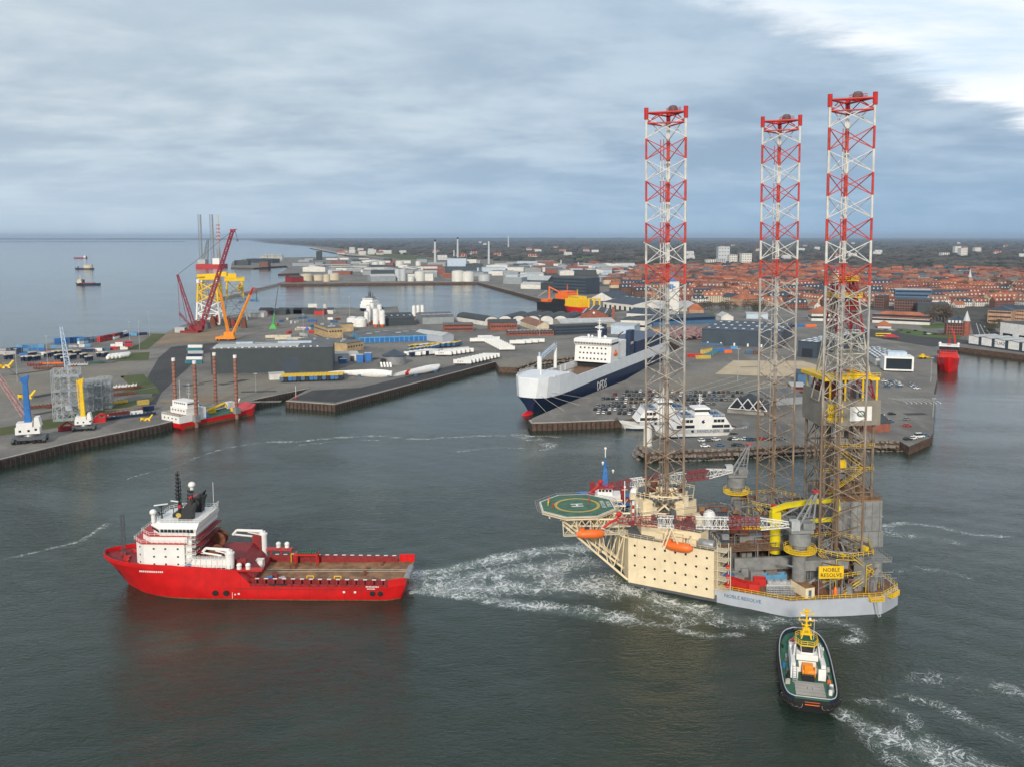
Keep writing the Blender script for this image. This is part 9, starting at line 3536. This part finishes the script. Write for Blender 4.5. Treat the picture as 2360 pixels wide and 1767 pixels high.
# far off woodland: one mass of irregular crowns
wd = MB('twig_brown')
material('far_wood', (.088, .078, .066), .95, 0, .45, .004)
material('far_wood_dark', (.048, .052, .045), .95, 0, .4, .004)
wd = MB('far_wood')
WRG = [(1180, 602), (1300, 605), (1500, 617), (1700, 617), (1900, 611), (2010, 627), (2210, 620), (2460, 634), (2460, 549), (575, 549), (640, 559), (760, 570), (940, 590), (1060, 600)]
cntw = 0
while cntw < 7000:
	u, v = TR.uniform(575, 2440), 549.5 + TR.random() ** 1.35 * 84
	if not inside(u, v, WRG):
		continue
	nn_ = sin(u * .021 + 2 * sin(v * .13)) + sin(u * .057 + v * .31)
	if nn_ < -.9 and v > 560:
		continue
	x, y = P(u, v, ZQ)
	s_ = TR.uniform(9, 20) * (1 + y / 9000)
	hz_h = TR.uniform(7, 15)
	wd.mat('far_wood' if TR.random() < .6 else 'far_wood_dark')
	n5 = 5
	a0 = TR.random() * 6
	ring0 = [(x + s_ * cos(a0 + 2 * pi * k / n5) * TR.uniform(.7, 1.2), y + s_ * sin(a0 + 2 * pi * k / n5) * TR.uniform(.7, 1.2), ZQ - .5) for k in range(n5)]
	ring1 = [(px_ + TR.uniform(-2, 2), py_, ZQ + hz_h * TR.uniform(.55, .9)) for px_, py_, pz in ring0]
	top = [(x + TR.uniform(-.3, .3) * s_, y, ZQ + hz_h)]
	wd.add(ring0 + ring1 + top, [(k, (k + 1) % n5, n5 + (k + 1) % n5, n5 + k) for k in range(n5)] + [(n5 + k, n5 + (k + 1) % n5, 2 * n5) for k in range(n5)])
	cntw += 1
o = wd.build('far_woodland', recalc=False)
tag(o, 'dark mass of far off bare woodland reaching to the horizon', 'woodland', None, 'stuff')
# scattered far houses in the woods and along the coast
for i in range(74):
	if i < 34:
		u, v = TR.uniform(780, 940), TR.uniform(573, 588)
		if v < 566 + (u - 700) * .085:
			continue
		lb, grp = 'pale house of the far coastal village behind the beach', 'houses of the far coastal village'
	else:
		u, v = TR.uniform(1000, 2380), TR.uniform(560, 602)
		lb, grp = 'pale far house or farm standing in the distant woods', 'far houses in the woods'
	x, y = P(u, v, ZQ)
	k = (('plaster_white', 'roof_light', 22, 10, 4.2, 4.2), ('plaster_white', 'roof_red', 22, 10, 4.2, 4.2))[i % 2]
	t = house(k, lb, (x, y, ZQ + (4 if i >= 34 else 0)), TR.uniform(-.4, .4), grp, 1.6)
	t.scale = (1.7, 1.5, 2.2)
# cars
CARP = {}
def car(label, loc, rz, mat, grp, kind=0):
	if (kind, mat) not in CARP:
		if kind not in CARP:
			t = thing('parked_car', label, 'car', loc, rz, grp)
			b = MB(mat)
			L_, w_, hb_, ht = ((4.3, .88, .85, 1.45), (4.7, .9, 1.0, 1.75), (5.4, .98, 1.1, 2.3))[kind]
			sec_ = lambda x, z0, z1, k: [(x, -w_ * k, z0), (x, w_ * k, z0), (x, w_ * k * .96, z1), (x, -w_ * k * .96, z1)]
			b.loft([sec_(-L_ / 2, .4, hb_ * .9, .92), sec_(-L_ / 2 + .3, .25, hb_, 1), sec_(L_ / 2 - .9, .25, hb_, 1), sec_(L_ / 2, .35, hb_ * .72, .88)])
			xr, xf = -L_ / 2 + .35, L_ / 2 - (1.2 if kind < 2 else .7)
			b.loft([[(xr + .45, -w_ * .78, ht - .06), (xr + .45, w_ * .78, ht - .06), (xr + .5, w_ * .76, ht), (xr + .5, -w_ * .76, ht)], [(xf - .8, -w_ * .78, ht - .06), (xf - .8, w_ * .78, ht - .06), (xf - .85, w_ * .76, ht), (xf - .85, -w_ * .76, ht)]])
			bo = b.build('car_body', t)
			g_ = MB('glass')
			g_.loft([[(xr, -w_ * .95, hb_), (xr, w_ * .95, hb_), (xr + .45, w_ * .78, ht - .06), (xr + .45, -w_ * .78, ht - .06)], [(xf, -w_ * .95, hb_), (xf, w_ * .95, hb_), (xf - .8, w_ * .78, ht - .06), (xf - .8, -w_ * .78, ht - .06)]])
			g_.build('windows', t)
			w1 = MB('rubber')
			w1.tube((0, -.1, 0), (0, .1, 0), .32, 8)
			f_ = None
			for x in (-L_ * .3, L_ * .3):
				for y in (-w_ + .05, w_ - .05):
					if f_ is None:
						o = f_ = w1.build('wheel', t)
					else:
						o = f_.copy()
						COL.objects.link(o)
					o.location = (x, y, .32)
			CARP[kind] = t
			CARP[(kind, mat)] = True
			return t
		CARP[(kind, mat)] = True
	return dup(CARP[kind], loc, rz, label, grp, swap={'car_body': mat})
CC = [('black_paint', 'black')] * 6 + [('dark_grey_paint', 'dark grey')] * 6 + [('lamp_white', 'white')] * 4 + [('steel', 'silver')] * 4 + [('navy_hull', 'navy')] * 2 + [('dull_blue', 'blue'), ('dark_red_paint', 'dark red')]
for ri, (u0, u1, v) in enumerate(((1440, 1715, 903), (1412, 1695, 911), (1385, 1690, 920), (1404, 1650, 929), (1372, 1505, 936), (1366, 1495, 944), (1374, 1482, 952))):
	p, q = Vector(at(u0, v)), Vector(at(u1, v + 3))
	n_ = int((q - p).length / 2.75)
	for i in range(n_):
		if TR.random() < .05:
			continue
		c = p.lerp(q, (i + .5) / n_)
		m_, nm = TR.choice(CC)
		car('%s car in the packed car park beside the freight ship' % nm, (c.x, c.y + TR.uniform(-.4, .4), ZQ), 1.25 + TR.uniform(-.05, .05), m_, 'cars in the car park beside the freight ship', 0 if TR.random() < .7 else 1)
for i, (u, v, m_, nm, wh_) in enumerate(((1619, 1016, 'lamp_white', 'white', 'first on the pier behind the white ferry lettering'), (1634, 1016, 'dark_grey_paint', 'dark grey', 'next to the first white car on the ferry pier'), (1650, 1014, 'lamp_white', 'white', 'under the middle of the ferry on the pier'), (1625, 1029, 'lamp_white', 'white', 'alone nearer the rocks on the ferry pier'), (1660, 1027, 'dull_blue', 'blue', 'alone nearer the rocks in the middle of the ferry pier'),
										 (1687, 1013, 'black_paint', 'black', 'at the right end of the ferry'), (1695, 1013, 'lamp_white', 'white', 'at the right end of the ferry beside a black one'), (1718, 1013, 'lamp_white', 'white', 'queueing left of the middle rig leg'), (1729, 1014, 'teal', 'teal', 'queueing left of the middle rig leg'), (1738, 1014, 'dark_grey_paint', 'dark grey', 'queueing left of the middle rig leg'), (1696, 1027, 'black_paint', 'black', 'left one of a dark pair near the rocks'), (1706, 1027, 'dark_grey_paint', 'dark grey', 'right one of a dark pair near the rocks'),
										 (1757, 1012, 'red_paint', 'red', 'seen through the middle rig leg'), (1775, 1013, 'black_paint', 'black', 'seen through the middle rig leg'), (1800, 1012, 'steel', 'silver', 'right of the middle rig leg'),
										 (2029, 957, 'lamp_white', 'white', 'behind the brick lodge on the right pier'), (2055, 955, 'black_paint', 'black', 'behind the brick lodge on the right pier'), (2041, 967, 'steel', 'silver', 'just behind the brick lodge roof'), (2051, 972, 'dull_blue', 'blue', 'just behind the brick lodge roof'), (2090, 967, 'steel', 'silver', 'in the open middle of the right pier'), (2091, 982, 'red_paint', 'red', 'alone in the open middle of the right pier'), (2092, 1013, 'black_paint', 'black', 'leftmost at the tip of the right pier'), (2104, 1011, 'lamp_white', 'white', 'second at the tip of the right pier'),
										 (2132, 1005, 'dull_blue', 'blue', 'rightmost at the tip of the right pier'))):
	car('%s car %s' % (nm, wh_), at(u, v), .2 + TR.uniform(-.2, .2), m_, 'cars on the ferry and right piers', 0)
car('white van at the tip of the right pier', at(2118, 1007), .25, 'lamp_white', None, 2)['category'] = 'van'
for i in range(20):
	u, v = ((2046, 884), (2066, 884), (2108, 890))[i % 3]
	car('silver car in the tight clusters on the right quay', at(u + TR.uniform(-9, 9), v + (i // 3) * 2.2 - 5), .1, ('steel', 'lamp_white', 'dull_blue')[TR.randrange(3)], 'clustered cars on the right quay', 0)
for i in range(16):
	u = TR.uniform(2020, 2230)
	car('car parked along the street below the orange roofed hall', at(u, 757 + (u - 2020) * .09 + TR.uniform(-2, 6)), .1, TR.choice(CC)[0], 'cars along the street', 0)
x, y = P(2035, 776, ZQ)
t = thing('bus', 'yellow bus at the street near the lawn', 'bus', (x, y, ZQ), -.05)
b = MB('yellow_paint')
b.bx(-7, 7, -1.3, 1.3, .4, 3.2)
b.build('bus_body', t)
b = MB('glass')
b.bx(-6.9, 6.9, -1.34, 1.34, 1.5, 2.5)
b.build('windows', t)
b = MB('rubber')
for sx_ in (-4.5, 4.2):
	b.tube((sx_, -1.3, .5), (sx_, 1.3, .5), .5, 10)
b.build('wheels', t)
t = thing('tent', 'red flat tents beside the yellow bus', 'tent', at(2052, 782))
b = MB('red_paint')
b.frustum((0, 0), (14, 7), (4, 2), 2.4, 4.4)
for k in (-6, 6):
	b.tube((k, -3, 0), (k, -3, 2.4), .12, 4)
b.build('canopy', t)
t = thing('wheel_loader', 'yellow wheel loader on the right quay', 'loader', at(2126, 827), .1)
b = MB('yellow_paint')
b.bx(-3, 1.5, -1.2, 1.2, 1, 2.6)
b.bx(-1, .8, -1, 1, 2.6, 3.8)
b.tube((1.5, 0, 2), (4.4, 0, .9), .5, 6)
b.bx(4.2, 5.6, -1.6, 1.6, .3, 1.7)
b.build('body', t)
b = MB('rubber')
for x in (-2, 1.4):
	for y in (-1.2, 1.2):
		b.tube((x, y - .3, .8), (x, y + .3, .8), .8, 10)
b.build('wheels', t)
# light masts on the yards
for i, (u, v, h) in enumerate(((322, 806, 24), (345, 775, 24), (300, 800, 22), (590, 905, 12), (1290, 925, 16), (1320, 905, 18), (1092, 700, 0), (745, 735, 26), (806, 735, 26), (1062, 712, 0), (700, 790, 26), (1244, 775, 20), (1530, 850, 22), (1700, 880, 22), (1985, 850, 22), (2145, 880, 16), (2150, 960, 10), (110, 842, 22), (40, 880, 22))):
	if not h:
		continue
	t = thing('light_mast', 'slim grey light mast on the harbour yards', 'light mast', at(u, v), 0, 'light masts on the harbour yards')
	b = MB('galvanised')
	b.tube((0, 0, 0), (0, 0, h), .2, 6, .12)
	b.build('pole', t)
	b = MB('light_grey_paint')
	b.box((0, 0, h), (2.2, .5, .35))
	b.build('lamp_head', t)
x, y = P(682, 920, ZQ)
t = thing('beacon', 'small red and white beacon at the corner of the dark pier', 'beacon', (x, y, ZQ))
b = MB('lamp_white')
b.tube((0, 0, 0), (0, 0, 8), .14, 6)
b.build('post', t)
b = MB('red_paint')
b.cyl((0, 0, 0), .5, 1.6, 8)
b.build('base', t)
x, y = P(1494, 1030, ZQ)
t = thing('storage_tank', 'white upright tank at the left end of the ferry pier', 'tank', (x, y + 2, ZQ))
b = MB('tank_white')
b.lathe([(2.0, 0), (2.0, 8.4), (1.4, 8.9)], 14)
b.build('shell', t)
b = MB('concrete')
b.cyl((0, 0, -.02), 2.5, .5, 14)
b.build('foundation', t)
# the damp air that turns the distance pale blue
hb_ = MB('marking_white')
hb_.bx(-26000, 46000, -400, 44000, -8, 190)
hz = hb_.build('haze')
hz.data.materials.clear()
hm = bpy.data.materials.new('haze_air')
hm.use_nodes = True
hn = NT(hm.node_tree)
hn.n.remove(hn.n['Principled BSDF'])
pv = hn.new('ShaderNodeVolumePrincipled')
pv.inputs['Color'].default_value = (.60, .78, 1.0, 1)
pv.inputs['Density'].default_value = 3.6e-5
pv.inputs['Anisotropy'].default_value = .2
hn.l.new(pv.outputs[0], hn.n['Material Output'].inputs['Volume'])
hz.data.materials.append(hm)
tag(hz, 'thin blue haze over the harbour', None, None, 'stuff')
